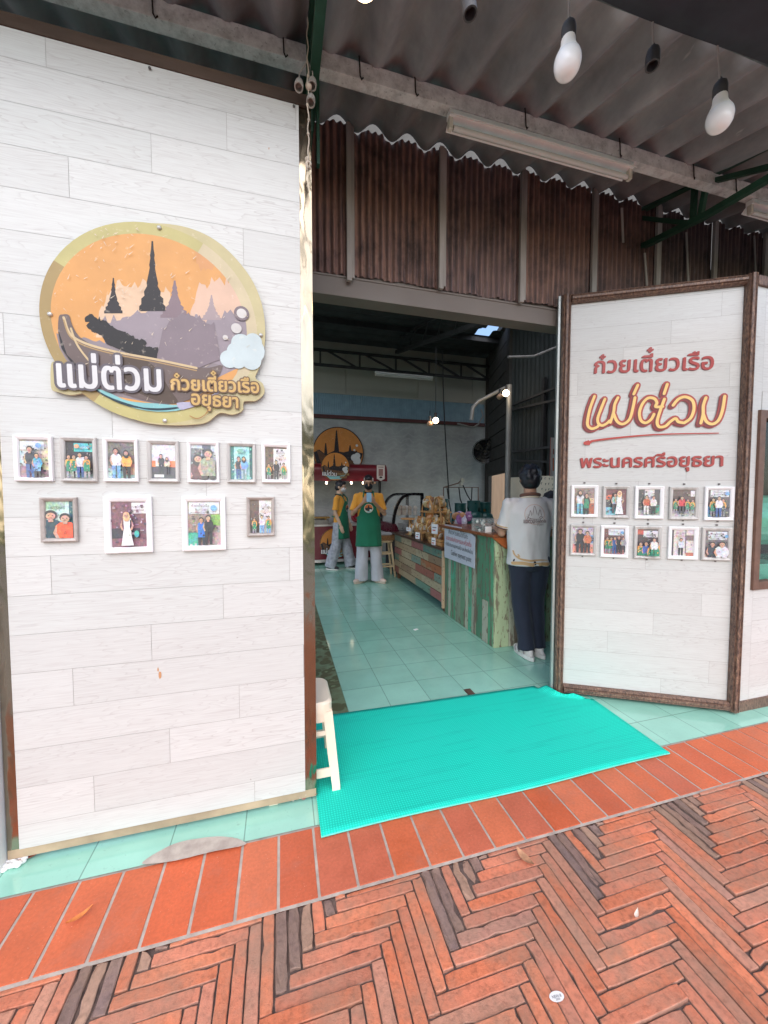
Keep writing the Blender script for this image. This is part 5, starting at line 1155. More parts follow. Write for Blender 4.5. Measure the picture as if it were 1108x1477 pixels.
for k in range(7):
    x, y = 2.14 + (k % 4) * .11, 6.75 + (k // 4) * .2; m = MB(); m.lathe([(.01, 0), (.035, .01), (.04, .09), (.03, .11), (.034, .115)], (x, y, 1.111), 12)
    m.ell((x, y, 1.25), (.045, .045, .05), 10, 8)
    tag(m.build('snack_jar', simple('jar%d' % k, S(*R_.choice([(190, 170, 150), (150, 120, 100), (210, 200, 190), (170, 180, 180)])), .35), smooth=True, loc=(x, y, 1.111)), 'pale jar on the upper shelf of the glass case', 'jar', 'jars on the upper case shelf')
# ------------------------------------------------------------------ wooden bar stool with a basket tray
bs = empty('bar_stool', (1.84, 6.62, 0), 'tall pale wooden stool beside the staff member with phone', 'stool')
PINE = simple('pale_pine', S(224, 196, 156, .9), .5, var=.12, scale=6, stretch=(1, 1, .2))
sx_, sy_ = 1.835, 6.63
m = MB(); m.lathe([(.14, .635), (.15, .64), (.15, .665), (.14, .67)], (sx_, sy_, 0), 24); m.build('seat', PINE, bs, smooth=True)
for ax, ay in ((1, 1), (-1, 1), (-1, -1), (1, -1)):
    m = MB(); m.bar((sx_ + ax * .16, sy_ + ay * .13, .004), (sx_ + ax * .085, sy_ + ay * .075, .64), .034, .034, (0, 1, 0), .004); m.build('leg', PINE, bs)
for z, q in ((.2, .137), (.43, .111)):
    for a, b in (((1, 1), (-1, 1)), ((-1, 1), (-1, -1)), ((-1, -1), (1, -1)), ((1, -1), (1, 1))):
        m = MB(); m.bar((sx_ + a[0] * q, sy_ + a[1] * q * .84, z), (sx_ + b[0] * q, sy_ + b[1] * q * .84, z), .022, .026); m.build('rung', PINE, bs)
WIC = simple('wicker', S(176, 132, 84, .9), .7, var=.35, scale=60)
m = MB(); m.box((sx_, sy_, .715), (.30, .26, .085), None, .012, 1.1); m.box((sx_, sy_, .762), (.33, .29, .012), None, .004); m.build('wicker_tray', M('tray_wicker', S(150, 108, 70, .9), .7, var=.4, scale=60), label='woven wicker tray sitting on the tall pale stool', cat='tray', loc=(sx_, sy_, .672))
m = MB()
for k in range(4): m.box((sx_ + R_.uniform(-.03, .03), sy_ + R_.uniform(-.03, .03), .776 + k * .009), (.26, .2, .006), Matrix.Rotation(R_.uniform(-.4, .4), 3, 'Z') @ Matrix.Rotation(R_.uniform(-.05, .05), 3, 'X'))
m.build('newspaper', M('newsprint', S(196, 196, 196, .9), .8, var=.1, scale=40), label='folded grey papers piled on the wicker tray', cat='papers', loc=(sx_, sy_, .77))
# ------------------------------------------------------------------ things on the snack counter
BAM = simple('bamboo', S(206, 152, 96, .9), .5, var=.25, scale=20, stretch=(1, 1, .3))
BAG = attr_mat('snack_bag', .25, .6, .25, 40)
def basket(c, r, h, name, label, handle=0.0, fill=None, square=False):
    e = empty(name, c, label, 'basket', 'baskets of snacks on the counter'); c = Vector(c); m = MB(); n = 22
    for k in range(7):
        z = h * k / 6; q = r * (.78 + .22 * k / 6); m.tube([c + Vector((q * math.cos(a), q * math.sin(a), z + .004 * (-1) ** j)) for j, a in enumerate([2 * math.pi * i / n for i in range(n + 1)])], .007 if k < 6 else .011, 6)
    for i in range(n): a = 2 * math.pi * (i + .5) / n; m.tube([c + Vector((r * .78 * math.cos(a), r * .78 * math.sin(a), 0)), c + Vector((r * math.cos(a), r * math.sin(a), h))], .005, 5)
    m.lathe([(.001, .004), (r * .78, .004), (r * .78, .010), (.001, .010)], c, 18); m.build('weave', WIC, e, smooth=True)
    if handle:
        m = MB(); m.tube([c + Vector((0, r * math.cos(a), h + handle * math.sin(a))) for a in [math.pi * i / 16 for i in range(17)]], .012, 8); m.build('handle', WIC, e, smooth=True)
    return e
def bags(c, rx, ry, n, label, cols, s=.045, up=.05):
    m = MB(); c = Vector(c)
    for k in range(n):
        m.color(S(*R_.choice(cols), .9)); q = c + Vector((R_.uniform(-rx, rx), R_.uniform(-ry, ry), R_.uniform(0, up)))
        rt = Matrix.Rotation(R_.uniform(-.8, .8), 3, 'X') @ Matrix.Rotation(R_.uniform(0, 3), 3, 'Z'); k_ = s * R_.uniform(.7, 1.2)
        m.ell(q, (k_, k_ * .45, k_ * 1.1), 8, 6, rt)
        if k % 2: m.box(q + Vector((0, 0, k_ * 1.1)), (k_ * 1.3, .004, k_ * .7), rt)
    return m.build('snack_bags', BAG, label=label, cat='snacks', group='packets of snacks on the counter', loc=c)
SN_COL = [(216, 170, 104), (226, 200, 150), (190, 130, 76), (232, 222, 206), (160, 110, 70), (206, 190, 170)]
def at(px, X): return onX(px, X)
p = at((598, 783), 2.12); yb_ = p.y
basket((2.16, 5.55, ZC), .135, .11, 'wicker_basket', 'round wicker basket heaped with snack bags, farthest along the counter'); bags((2.16, 5.55, ZC + .10), .085, .085, 40, 'heap of clear snack bags in the farthest round basket', SN_COL, .06, .16)
m = MB(); m.lathe([(.001, 0), (.16, 0), (.165, .008), (.16, .018), (.001, .018)], (2.10, 5.98, 1.09), 24); m.lathe([(.09, .0), (.03, .02), (.025, .25), (.08, .25)], (2.10, 5.98, ZC), 14); m.build('cake_stand', BAM, smooth=True, label='round bamboo stand with a flat top beside the glass case', cat='stand', loc=(2.1, 5.98, ZC))
basket((2.16, 5.0, ZC), .16, .13, 'wicker_basket', 'middle wicker basket with a tall arched handle', .50); bags((2.16, 5.0, ZC + .11), .11, .11, 44, 'snack bags filling the arched handle basket', SN_COL, .06, .2)
tw = empty('tiered_rack', (2.33, 5.42, ZC), 'two tier bamboo rack stacked with snack packets', 'rack')
for z in (.22, .40):
    m = MB(); m.box((2.33, 5.45, ZC + z), (.34, .46, .022), None, .005); m.build('tier', BAM, tw)
for ax, ay in ((1, 1), (-1, 1), (-1, -1), (1, -1)):
    m = MB(); m.tube([(2.33 + ax * .14, 5.45 + ay * .2, ZC + .001), (2.33 + ax * .14, 5.45 + ay * .2, ZC + .42)], .015, 8); m.build('post', BAM, tw, smooth=True)
m = MB(); m.tube([(2.33 - .14, 5.45 + .21 * math.cos(a), ZC + .40 + .22 * math.sin(a)) for a in [math.pi * i / 14 for i in range(15)]], .012, 8); m.build('handle', BAM, tw, smooth=True)
bags((2.33, 5.45, ZC + .28), .13, .19, 46, 'snack packets on the lower tier of the bamboo rack', SN_COL + [(120, 110, 100)], .055, .12)
bags((2.33, 5.45, ZC + .46), .12, .18, 40, 'snack packets on the top tier of the bamboo rack', SN_COL, .055, .13)
wb = empty('wooden_crate', (2.1, 4.62, ZC), 'shallow slatted wooden crate at the near end of the snack counter', 'crate')
m = MB(); m.b2((1.98, 4.42, ZC), (2.26, 4.86, ZC + .012)); m.build('base', BAM, wb)
for k in range(2):
    z = ZC + .015 + k * .04; m = MB()
    for a, b in (((1.98, 4.42), (1.98, 4.86)), ((2.26, 4.42), (2.26, 4.86)), ((1.98, 4.42), (2.26, 4.42)), ((1.98, 4.86), (2.26, 4.86))): m.bar((a[0], a[1], z + .016), (b[0], b[1], z + .016), .012, .032)
    m.build('slat', BAM, wb)
bags((2.12, 4.64, ZC + .05), .10, .18, 30, 'snack bags lying in the slatted wooden crate', SN_COL, .05, .07)
bk = empty('wire_rack', (2.06, 5.22, ZC), 'small bent cane rack between the baskets', 'rack')
m = MB()
for y in (5.14, 5.30): m.tube([(1.985, y, ZC), (1.99, y, ZC + .2), (2.05, y, ZC + .24), (2.12, y, ZC + .2), (2.12, y, ZC)], .009, 6)
m.build('frame', WIC, bk, smooth=True)
m = MB(); m.b2((1.98, 5.12, ZC + .1), (2.13, 5.32, ZC + .112)); m.build('shelf', BAM, bk)
for k, (px, X) in enumerate((((589.5, 763.5), 1.955), ((602.5, 772.5), 1.96), ((627, 763), 2.0), ((625.5, 781.5), 1.955))):
    p = at(px, X); hw = [.055, .05, .06, .04][k]; hh_ = [.03, .05, .065, .055][k]; e = empty('price_card', p, ['white price card tilted on the farthest basket', 'white price card with a black clip at the counter edge', 'largest white price card in front of the tiered rack', 'narrow white price card on the wooden crate'][k], 'price card', 'price cards among the snacks')
    f = Flat(p, Vector((.35, -.94, 0)), (0, 0, 1), .0006); f.m.b2((0, 0, 0), (0, 0, 0)) if 0 else None
    f.rect(-hw, -hh_, hw, hh_, S(234, 232, 236, .95)); f.rect(-hw * .7, hh_ * .2, hw * .6, hh_ * .4, S(120, 110, 120)); f.rect(-hw * .7, -hh_ * .4, hw * .3, -hh_ * .15, S(200, 90, 90))
    f.m.prism([f.P(q, -.004) for q in ((-hw, -hh_), (hw, -hh_), (hw, hh_), (-hw, hh_))], f.n, .0035); f.m.build('card', PRINT, e)
    m = MB(); m.tube([p - f.n * .006 - Vector((0, 0, hh_ * .6)), (p.x, p.y, max(ZC, p.z - hh_ - .06))], .004, 6); m.build('stem', BAM, e)
bags((2.42, 4.85, ZC + .02), .12, .22, 44, 'packets of brown snacks piled between the baskets', SN_COL + [(96, 70, 50), (70, 60, 54)], .055, .24)
bags((2.14, 5.8, ZC + .02), .12, .12, 30, 'packets of pale snacks piled beside the bamboo stand', SN_COL + [(110, 84, 60)], .05, .16)
bags((2.29, 4.48, 1.13), .07, .08, 12, 'bright purple and white snack packets at the counter corner', [(190, 170, 200), (214, 206, 220), (150, 100, 150), (206, 150, 110)], .06, .12)
# acrylic box on the green counter
ab = empty('acrylic_box', (2.05, 3.42, GZ + .035), 'clear acrylic box of small white trinkets on the green counter', 'box')
a, b = (1.93, 3.33, GZ + .035), (2.12, 3.55, GZ + .165); m = MB()
for lo, hi in (((a[0], a[1], a[2]), (b[0], a[1] + .004, b[2])), ((a[0], b[1] - .004, a[2]), (b[0], b[1], b[2])), ((a[0], a[1] + .004, a[2]), (a[0] + .004, b[1] - .004, b[2])), ((b[0] - .004, a[1] + .004, a[2]), (b[0], b[1] - .004, b[2])), ((a[0], a[1], b[2]), (b[0], b[1], b[2] + .004))): m.b2(lo, hi)
t = NT('acrylic'); t.set(Color=(.95, .97, .96), Roughness=.05, Alpha=.10, Specular_IOR_Level=.9); m.build('walls', t.m, ab)
m = MB()
for k in range(26):
    c_ = R_.choice([(30, 34, 34), (230, 232, 226), (60, 80, 70), (200, 206, 200)]); m.color(S(*c_)); m.ell((R_.uniform(a[0] + .02, b[0] - .02), R_.uniform(a[1] + .03, b[1] - .03), R_.uniform(a[2] + .01, b[2] - .02)), (.014, .014, .018), 8, 6)
m.build('trinket', BAG, ab, smooth=True)
m = MB(); m.box((1.99, 3.318, GZ + .066), (.07, .006, .06)); m.build('price_tag', M('tag_white', S(240, 240, 238), .6), ab)
# ------------------------------------------------------------------ gas cylinders
GT = simple('teal_enamel', S(22, 82, 80, .8), .35, .1, var=.15, scale=5)
def gas():
    e = empty('gas_cylinder', (0, 0, 0), 'x', 'gas cylinder', 'teal gas cylinders behind the counter')
    m = MB(); m.lathe([(.13, .0), (.16, .03), (.175, .07), (.175, .98), (.168, 1.05), (.14, 1.12), (.09, 1.16), (.03, 1.175)], (0, 0, 0), 28); m.lathe([(.177, .45), (.179, .46), (.179, .48), (.177, .49)], (0, 0, 0), 28, None, False); m.build('body', GT, e, smooth=2)
    m = MB(); pr = []
    for i in range(24):
        a = 2 * math.pi * i / 24
        if 6 <= i <= 8: continue
        pr.append(a)
    for i in range(24):
        a0, a1 = 2 * math.pi * i / 24, 2 * math.pi * (i + 1) / 24
        z0 = 1.11 if i % 8 not in (3, 4) else 1.22
        for r in (.105, .112): m.f([m.v((r * math.cos(a0), r * math.sin(a0), z0)), m.v((r * math.cos(a1), r * math.sin(a1), z0)), m.v((r * math.cos(a1), r * math.sin(a1), 1.33)), m.v((r * math.cos(a0), r * math.sin(a0), 1.33))])
    m.tube([(.108 * math.cos(2 * math.pi * i / 24), .108 * math.sin(2 * math.pi * i / 24), 1.33) for i in range(25)], .012, 6); m.build('collar', GT, e, smooth=True)
    m = MB(); m.lathe([(.03, 1.17), (.022, 1.2), (.03, 1.23), (.018, 1.27), (.03, 1.275), (.03, 1.29), (.0, 1.29)], (0, 0, 0), 10); m.build('valve', M('brass', S(150, 120, 70), .4, .7), e, smooth=True); return e
g0 = gas()
for k, (x, y, z, lb) in enumerate(((3.27, 5.95, .06, 'teal gas cylinder, nearest the front, behind the snack packets'), (3.56, 6.08, .03, 'rightmost teal gas cylinder, beside the lit doorway'), (3.42, 6.75, .0, 'teal gas cylinder in the second row'), (3.2, 7.1, .08, 'teal gas cylinder in the third row with hose'), (3.12, 7.7, .0, 'leftmost teal gas cylinder, farthest back'))):
    o = g0 if k == 0 else copy_tree(g0); o.location = (x, y, z); o.rotation_euler.z = k * 1.1; o['label'] = lb
gr = empty('gas_manifold', (4.2, 8.3, 1.6), 'thin pipe frame with hoses above the gas cylinders', 'pipe frame')
m = MB()
for px in (((640, 762), (640, 703), (690, 703), (690, 760)), ((640, 703), (661, 697), (668, 690))): m.tube([onY(p, 8.1) for p in px], .016, 6)
m.build('pipe', M('rusty_pipe', S(116, 92, 80), .7, .2), gr, smooth=True)
m = MB()
for px in (((645, 704), (648, 725), (652, 745)), ((662, 703), (664, 720), (670, 735)), ((668, 700), (674, 714), (684, 730)), ((681, 703), (680, 724), (682, 742))): m.tube([onY(p, 8.0) for p in px], .014, 6)
m.build('hose', M('black_cord', S(30, 30, 32), .7), gr, smooth=True)
m = MB(); c_ = onY((667, 693), 8.05); m.lathe([(.05, -.03), (.06, 0), (.05, .03)], c_, 12, (0, 1, 0)); m.box(c_ + Vector((-.03, 0, -.09)), (.07, .06, .09), None, .01); m.build('regulator', M('regulator_grey', S(170, 168, 160), .4, .4), gr, smooth=True)
# ------------------------------------------------------------------ wall fan
fc = onY((700, 651), 8.15); wf_ = empty('wall_fan', fc, 'black caged wall fan on the corner post', 'fan')
fx_ = (EYE - fc).normalized(); fx_.z = -.1; fx_.normalize(); m = MB(); R3 = fx_.orthogonal().normalized(); R4 = fx_.cross(R3)
for rr_, d in ((.30, 0), (.30, .05), (.27, .08), (.21, .11), (.14, .125), (.07, .13)): m.tube([fc + fx_ * d + (R3 * math.cos(a) + R4 * math.sin(a)) * rr_ for a in [2 * math.pi * i / 28 for i in range(29)]], .005, 5)
for i in range(40): a = 2 * math.pi * i / 40; q = R3 * math.cos(a) + R4 * math.sin(a); m.tube([fc + q * .30 - fx_ * .02, fc + q * .3 + fx_ * .04, fc + q * .21 + fx_ * .11, fc + q * .04 + fx_ * .132], .003, 4)
m.build('cage', BLP, wf_)
for i in range(4):
    a = i * math.pi / 2 + .3; q = R3 * math.cos(a) + R4 * math.sin(a); s_ = fx_.cross(q); m = MB(); m.prism([fc + q * .04 - s_ * .03, fc + q * .27 - s_ * .10 , fc + q * .26 + s_ * .09, fc + q * .04 + s_ * .03], fx_, .006); m.build('blade', BLP, wf_)
m = MB(); m.lathe([(.05, .06), (.06, .02), (.09, -.06), (.07, -.2), (.02, -.22)], fc, 16, fx_); m.build('motor', BLP, wf_, smooth=True)
m = MB(); m.lathe([(.001, -.035), (.27, -.035), (.285, -.02), (.27, -.03), (.001, -.03)], fc, 28, fx_); m.build('back_guard', BLP, wf_, smooth=True)
# ------------------------------------------------------------------ red noodle stall at the back
sr = empty('noodle_stall', (1.1, 8.0, 0), 'dark red noodle stall with rolled canopy at the back wall', 'stall')
REDP = simple('stall_red', S(118, 28, 42, .75), .35, var=.1, scale=3)
YST = 7.95
m = MB(); m.b2((-.8, YST, .13), (2.02, YST + .55, .84)); m.build('counter', REDP, sr)
m = MB(); m.b2((-.8, YST - .01, .07), (2.03, YST + .56, .13)); m.b2((-.8, YST - .02, .84), (2.05, YST + .57, .875)); m.build('trim', M('stall_trim', S(196, 190, 186, .9), .35, .3), sr)
m = MB(); m.lathe([(.16, -.8), (.175, -.79), (.175, 2.25), (.16, 2.26)], (0, YST + .18, 2.0), 28, (1, 0, 0)); m.b2((-.8, YST + .02, 1.80), (2.26, YST + .06, 2.0)); m.build('canopy', REDP, sr, smooth=True)
for x in (-.7, 2.16):
    m = MB(); m.tube([(x, YST + .3, .02), (x, YST + .3, 1.95)], .03, 10); m.build('post', M('post_black', S(34, 32, 34), .5), sr, smooth=True)
for px in (452, 471, 507, 524, 490, 541):
    p = onY((px, 696.5), YST - .01); m = MB(); m.ell(p, (.022, .022, .026), 10, 8); m.build('bulb', GLOW if px in (471, 507, 524, 453) else OFFB, sr, smooth=2)
def disc(cx, cz, r, y, parent, name, text=True):
    f = Flat((cx, y, cz), (1, 0, 0), (0, 0, 1), .0006); f.d = .001
    q = lambda x, y_: (x * r, y_ * r)
    f.ell(0, 0, r, r, S(30, 26, 30), 40); f.ell(0, 0, r * .965, r * .965, S(206, 134, 62, .9), 40)
    def cl(pts): return [(p[0] * min(1, .96 / max(1e-6, math.hypot(*p))) * r, p[1] * min(1, .96 / max(1e-6, math.hypot(*p))) * r) for p in pts]
    for x, h, w_ in ((-.5, .35, .16), (-.08, .86, .26), (.45, .30, .18), (.7, .1, .12)): f.poly([q(x - w_ / 2, -.3), q(x - w_ * .3, h * .3), q(x - .02, h), q(x + .02, h), q(x + w_ * .3, h * .3), q(x + w_ / 2, -.3)], S(32, 28, 34))
    f.poly(cl([(-1, -.02), (-.75, .1), (-.5, -.1), (-.2, .06), (.2, .02), (.5, .1), (1, 0), (1, -.6), (.7, -.8), (-.6, -.8), (-1, -.5)]), S(34, 32, 40))
    f.poly(cl([(-.86, .1), (-.7, .02), (-.4, -.2), (.2, -.3), (.8, -.28), (.5, -.62), (-.3, -.66), (-.7, -.4)]), S(96, 66, 46))
    f.poly(cl([(-.8, -.5), (-.3, -.66), (.3, -.66), (.8, -.4), (.9, -.5), (.4, -.92), (-.4, -.92)]), S(140, 196, 200))
    for x, z, s in ((.62, -.18, .14), (.74, -.1, .12), (.72, -.3, .16), (.72, .3, .05), (.62, .12, .04)): f.ell(x * r, z * r, s * r, s * r, S(206, 212, 212), 14)
    if text: f.text(TM, -.95 * r, -.62 * r, .42 * r, S(238, 236, 236), 1.05 * r, 0, -.06, S(60, 50, 56), .03 * r, .008 * r); f.text('ก๋วยเตี๋ยวเรือ', .12 * r, -.6 * r, .22 * r, S(214, 170, 100), .85 * r, 0, 0, S(60, 50, 56), .014 * r); f.text('อยุธยา', .3 * r, -.8 * r, .22 * r, S(214, 170, 100), .5 * r, 0, 0, S(60, 50, 56), .014 * r)
    f.m.lathe([(r, -.02), (r, 0)], (cx, y, cz), 40, (0, -1, 0)); return f.m.build(name, SPR, parent, recalc=False)
p = onY((488.5, 653), YW - .03); d_ = disc(p.x, p.z, .585, YW - .04, None, 'round_logo_sign', False); tag(d_, 'large round orange shop sign on the back wall above the stall', 'sign')
p = onY((484, 673), YST - .03); d_ = disc(p.x, p.z, .30, YST - .03, None, 'round_logo_sign'); tag(d_, 'small round orange sign fixed on the red stall canopy', 'sign')
p = onY((484, 785), YST - .02); disc(p.x, .47, .33, YST - .012, sr, 'front_logo')
f = Flat((0, YST - .005, 0), (1, 0, 0), (0, 0, 1), .0008); z0, z1 = onY((550, 690.5), YST).z, onY((550, 671), YST).z; x0, x1 = onY((543.5, 680), YST).x, onY((555, 680), YST).x
f.poly([(x0, z0), ((x0 + x1) / 2, z0 - .05), (x1, z0), (x1, z1), (x0, z1)], S(214, 206, 200)); f.rect(x0 + .03, z1 - .05, x1 - .03, z1 - .035, S(120, 60, 60)); f.rect(x0 + .04, z0 + .06, x1 - .04, z1 - .08, S(150, 110, 106)); f.ell((x0 + x1) / 2, z0 + .03, .035, .02, S(60, 40, 44))
f.m.build('pennant', PRINT, sr, recalc=False)
m = MB(); c_ = Vector((1.62, YST + .22, 1.02)); ax = Vector((.35, -.8, .45)).normalized(); m.lathe([(.10, -.1), (.16, .0), (.18, .08), (.185, .085), (.17, .08), (.14, -.0), (.08, -.08), (.001, -.085)], c_, 24, ax); m.build('red_basin', M('red_plastic', S(156, 26, 50, .9), .3), smooth=True, label='crimson plastic basin tilted on the stall counter', cat='basin', loc=(1.62, YST + .22, .88))
m = MB(); m.b2((.1, YST + .05, .876), (.98, YST + .4, .97)); 
for k in range(3): m.lathe([(.08, 0), (.09, .05), (.085, .06), (.001, .05)], (.3 + k * .25, YST + .22, .972), 16)
m.build('steel_cooker', M('dull_steel', S(120, 116, 112), .4, .6), smooth=True, label='dull steel noodle cooker with round lids on the stall counter', cat='cooker', loc=(.54, YST + .22, .876))
m = MB(); m.b2((.05, YST + .1, 1.0), (1.0, YST + .35, 1.03)); m.b2((.9, YST + .1, .876), (.93, YST + .35, 1.0)); m.b2((.05, YST + .1, .876), (.08, YST + .35, 1.0)); m.build('brass_shelf', M('brass_shelf', S(150, 116, 60, .9), .5, .3), label='low brass coloured shelf over the cooker on the stall', cat='shelf', loc=(.5, YST + .2, .876))
gs = empty('grey_stool', (1.83, 7.75, 0), 'grey plastic stool standing in front of the red stall', 'stool'); GP = simple('grey_plastic', S(150, 150, 158, .8), .45)
m = MB(); m.box((1.8, 7.72, .44), (.27, .27, .04), None, .012); m.build('seat', GP, gs)
for ax, ay in ((1, 1), (-1, 1), (-1, -1), (1, -1)):
    m = MB(); m.bar((1.8 + ax * .16, 7.72 + ay * .16, .006), (1.8 + ax * .12, 7.72 + ay * .12, .43), .05, .03, (0, 1, 0), .005); m.build('leg', GP, gs)
# ------------------------------------------------------------------ litter
m = MB(); p = onZ((600, 908), .005); m.box((p.x, p.y, .006), (.05, .03, .004), Matrix.Rotation(.4, 3, 'Z')); m.build('paper_scrap', M('scrap_white', S(240, 240, 236), .8), label='tiny white paper scrap on the teal tiled floor', cat='scrap')
def leaf(px, ln, wd, ang_, col, label):
    p = onZ(px, .004); m = MB(); n = 8; L, Rr, Cn = [], [], []
    for i in range(n + 1):
        q = i / n; w_ = wd * math.sin(math.pi * min(.98, q + .02)) ** .8; x = (q - .5) * ln; z = .010 + .010 * (2 * q - 1) ** 2
        for arr, y, dz in ((L, w_, .005), (Cn, 0, 0), (Rr, -w_, .004)): arr.append(m.v((p.x + x * math.cos(ang_) - y * math.sin(ang_), p.y + x * math.sin(ang_) + y * math.cos(ang_), z + dz)))
    for A, B in ((L, Cn), (Cn, Rr)):
        for i in range(n): m.f([A[i], A[i + 1], B[i + 1], B[i]])
    m.build('fallen_leaf', M('leaf_%d' % int(px[0]), col, .7, var=.3, scale=40), smooth=2, label=label, cat='leaf', group='fallen leaves on the paving')
leaf((115, 1325), .075, .009, .6, S(206, 120, 60), 'narrow orange leaf on the terracotta border at left')
leaf((757, 1240), .085, .016, -1.3, S(176, 128, 96), 'curled brown leaf on bricks below the mat')
leaf((918, 1323), .04, .006, .5, S(226, 206, 190), 'pale leaf shred on the bricks at right')
leaf((45, 1236), .10, .016, .25, S(176, 96, 62), 'reddish leaf tucked under the plank panel corner')
stk = onZ((803, 1439), 0); f = Flat((stk.x, stk.y, .0035), (math.cos(-.1), math.sin(-.1), 0), (-math.sin(-.1), math.cos(-.1), 0), .0004)
f.ell(0, 0, .023, .0125, S(236, 232, 230, .95), 24); f.text('NEW-8', -.015, -.003, .010, S(60, 60, 80), .03); f.text('2020', -.007, -.0085, .006, S(90, 90, 100), .014)
f.m.build('sticker', PRINT, recalc=False, label='small white oval sticker stuck on a paving brick', cat='sticker')
# ================================================================== PEOPLE
from mathutils.bvhtree import BVHTree
def skin_mat(name, col):
    t = NT(name); v = t.coord(); t.set(Color=t.ramp(t.noise(v, 14, 4), [(.3, tuple(x * .9 for x in col)), (.7, col)]), Roughness=.5, Subsurface_Weight=.05); t.b.inputs['Subsurface Radius'].default_value = (.02, .008, .004); return t.m
def cloth(name, col, var=.1, scale=5, rough=.85):
    t = NT(name); v = t.coord(); c = t.ramp(t.noise(v, scale, 5), [(.3, tuple(x * (1 - var) for x in col)), (.7, tuple(x * (1 + var) for x in col))])
    t.set(Color=c, Roughness=rough, Sheen_Weight=.1); t.bump(t.noise(v, 320, 2), .15, .002); return t.m
HAIR = simple('black_hair', S(30, 28, 36, .9), .45, var=.3, scale=40, stretch=(1, 1, .2))
SKIN = skin_mat('tan_skin', S(206, 156, 128, .85))
def limb(m, pts, rs, n=12):
    pts = [Vector(p) for p in pts]
    m.tube(pts, rs, n)
    for p, r in zip(pts, rs): m.ell(p, (r, r, r), n, 8)
def hand(m, wr, d, nrm, side, curl=.5, spread=1.0):
    """palm, four bent fingers of unequal length and a thumb leaving the side of the palm"""
    wr, d, nrm = Vector(wr), Vector(d).normalized(), Vector(nrm).normalized(); ac = d.cross(nrm).normalized() * side
    nrm = ac.cross(d).normalized() * side; q = Matrix((ac, nrm, d)).transposed()
    m.ell(wr + d * .048, (.041, .017, .056), 12, 8, q)
    for k, (off, ln) in enumerate(((.030, .070), (.010, .080), (-.010, .075), (-.029, .058))):
        b = wr + d * .085 + ac * off * spread; r_ = .0088 - .0006 * (k == 3)
        a1, a2 = curl * .7, curl * 1.6
        p1 = b + (d * math.cos(a1) + nrm * math.sin(a1)) * ln * .5; p2 = p1 + (d * math.cos(a2) + nrm * math.sin(a2)) * ln * .5
        limb(m, [b - d * .02, b, p1, p2], [.0095, r_, r_ * .95, r_ * .82], 8)
    b = wr + d * .028 + ac * .034; p1 = b + (d * .6 + ac * .75 + nrm * .25).normalized() * .034; p2 = p1 + (d * .9 + ac * .2 + nrm * .5 * curl).normalized() * .03
    limb(m, [b - ac * .014, b, p1, p2], [.013, .0125, .0105, .0085], 8)
def conform(o, target, axis, lift=.003):
    me = target.data; bv = BVHTree.FromPolygons([v.co for v in me.vertices], [tuple(p.vertices) for p in me.polygons]); axis = Vector(axis)
    lay = {}
    for v in o.data.vertices:
        d = v.co.dot(axis); h = bv.ray_cast(v.co + axis * .5, -axis)
        base = o.get('d0', 0.0)
        if h[0]: v.co = h[0] + axis * (lift + max(0.0, v.co.dot(axis) - base))
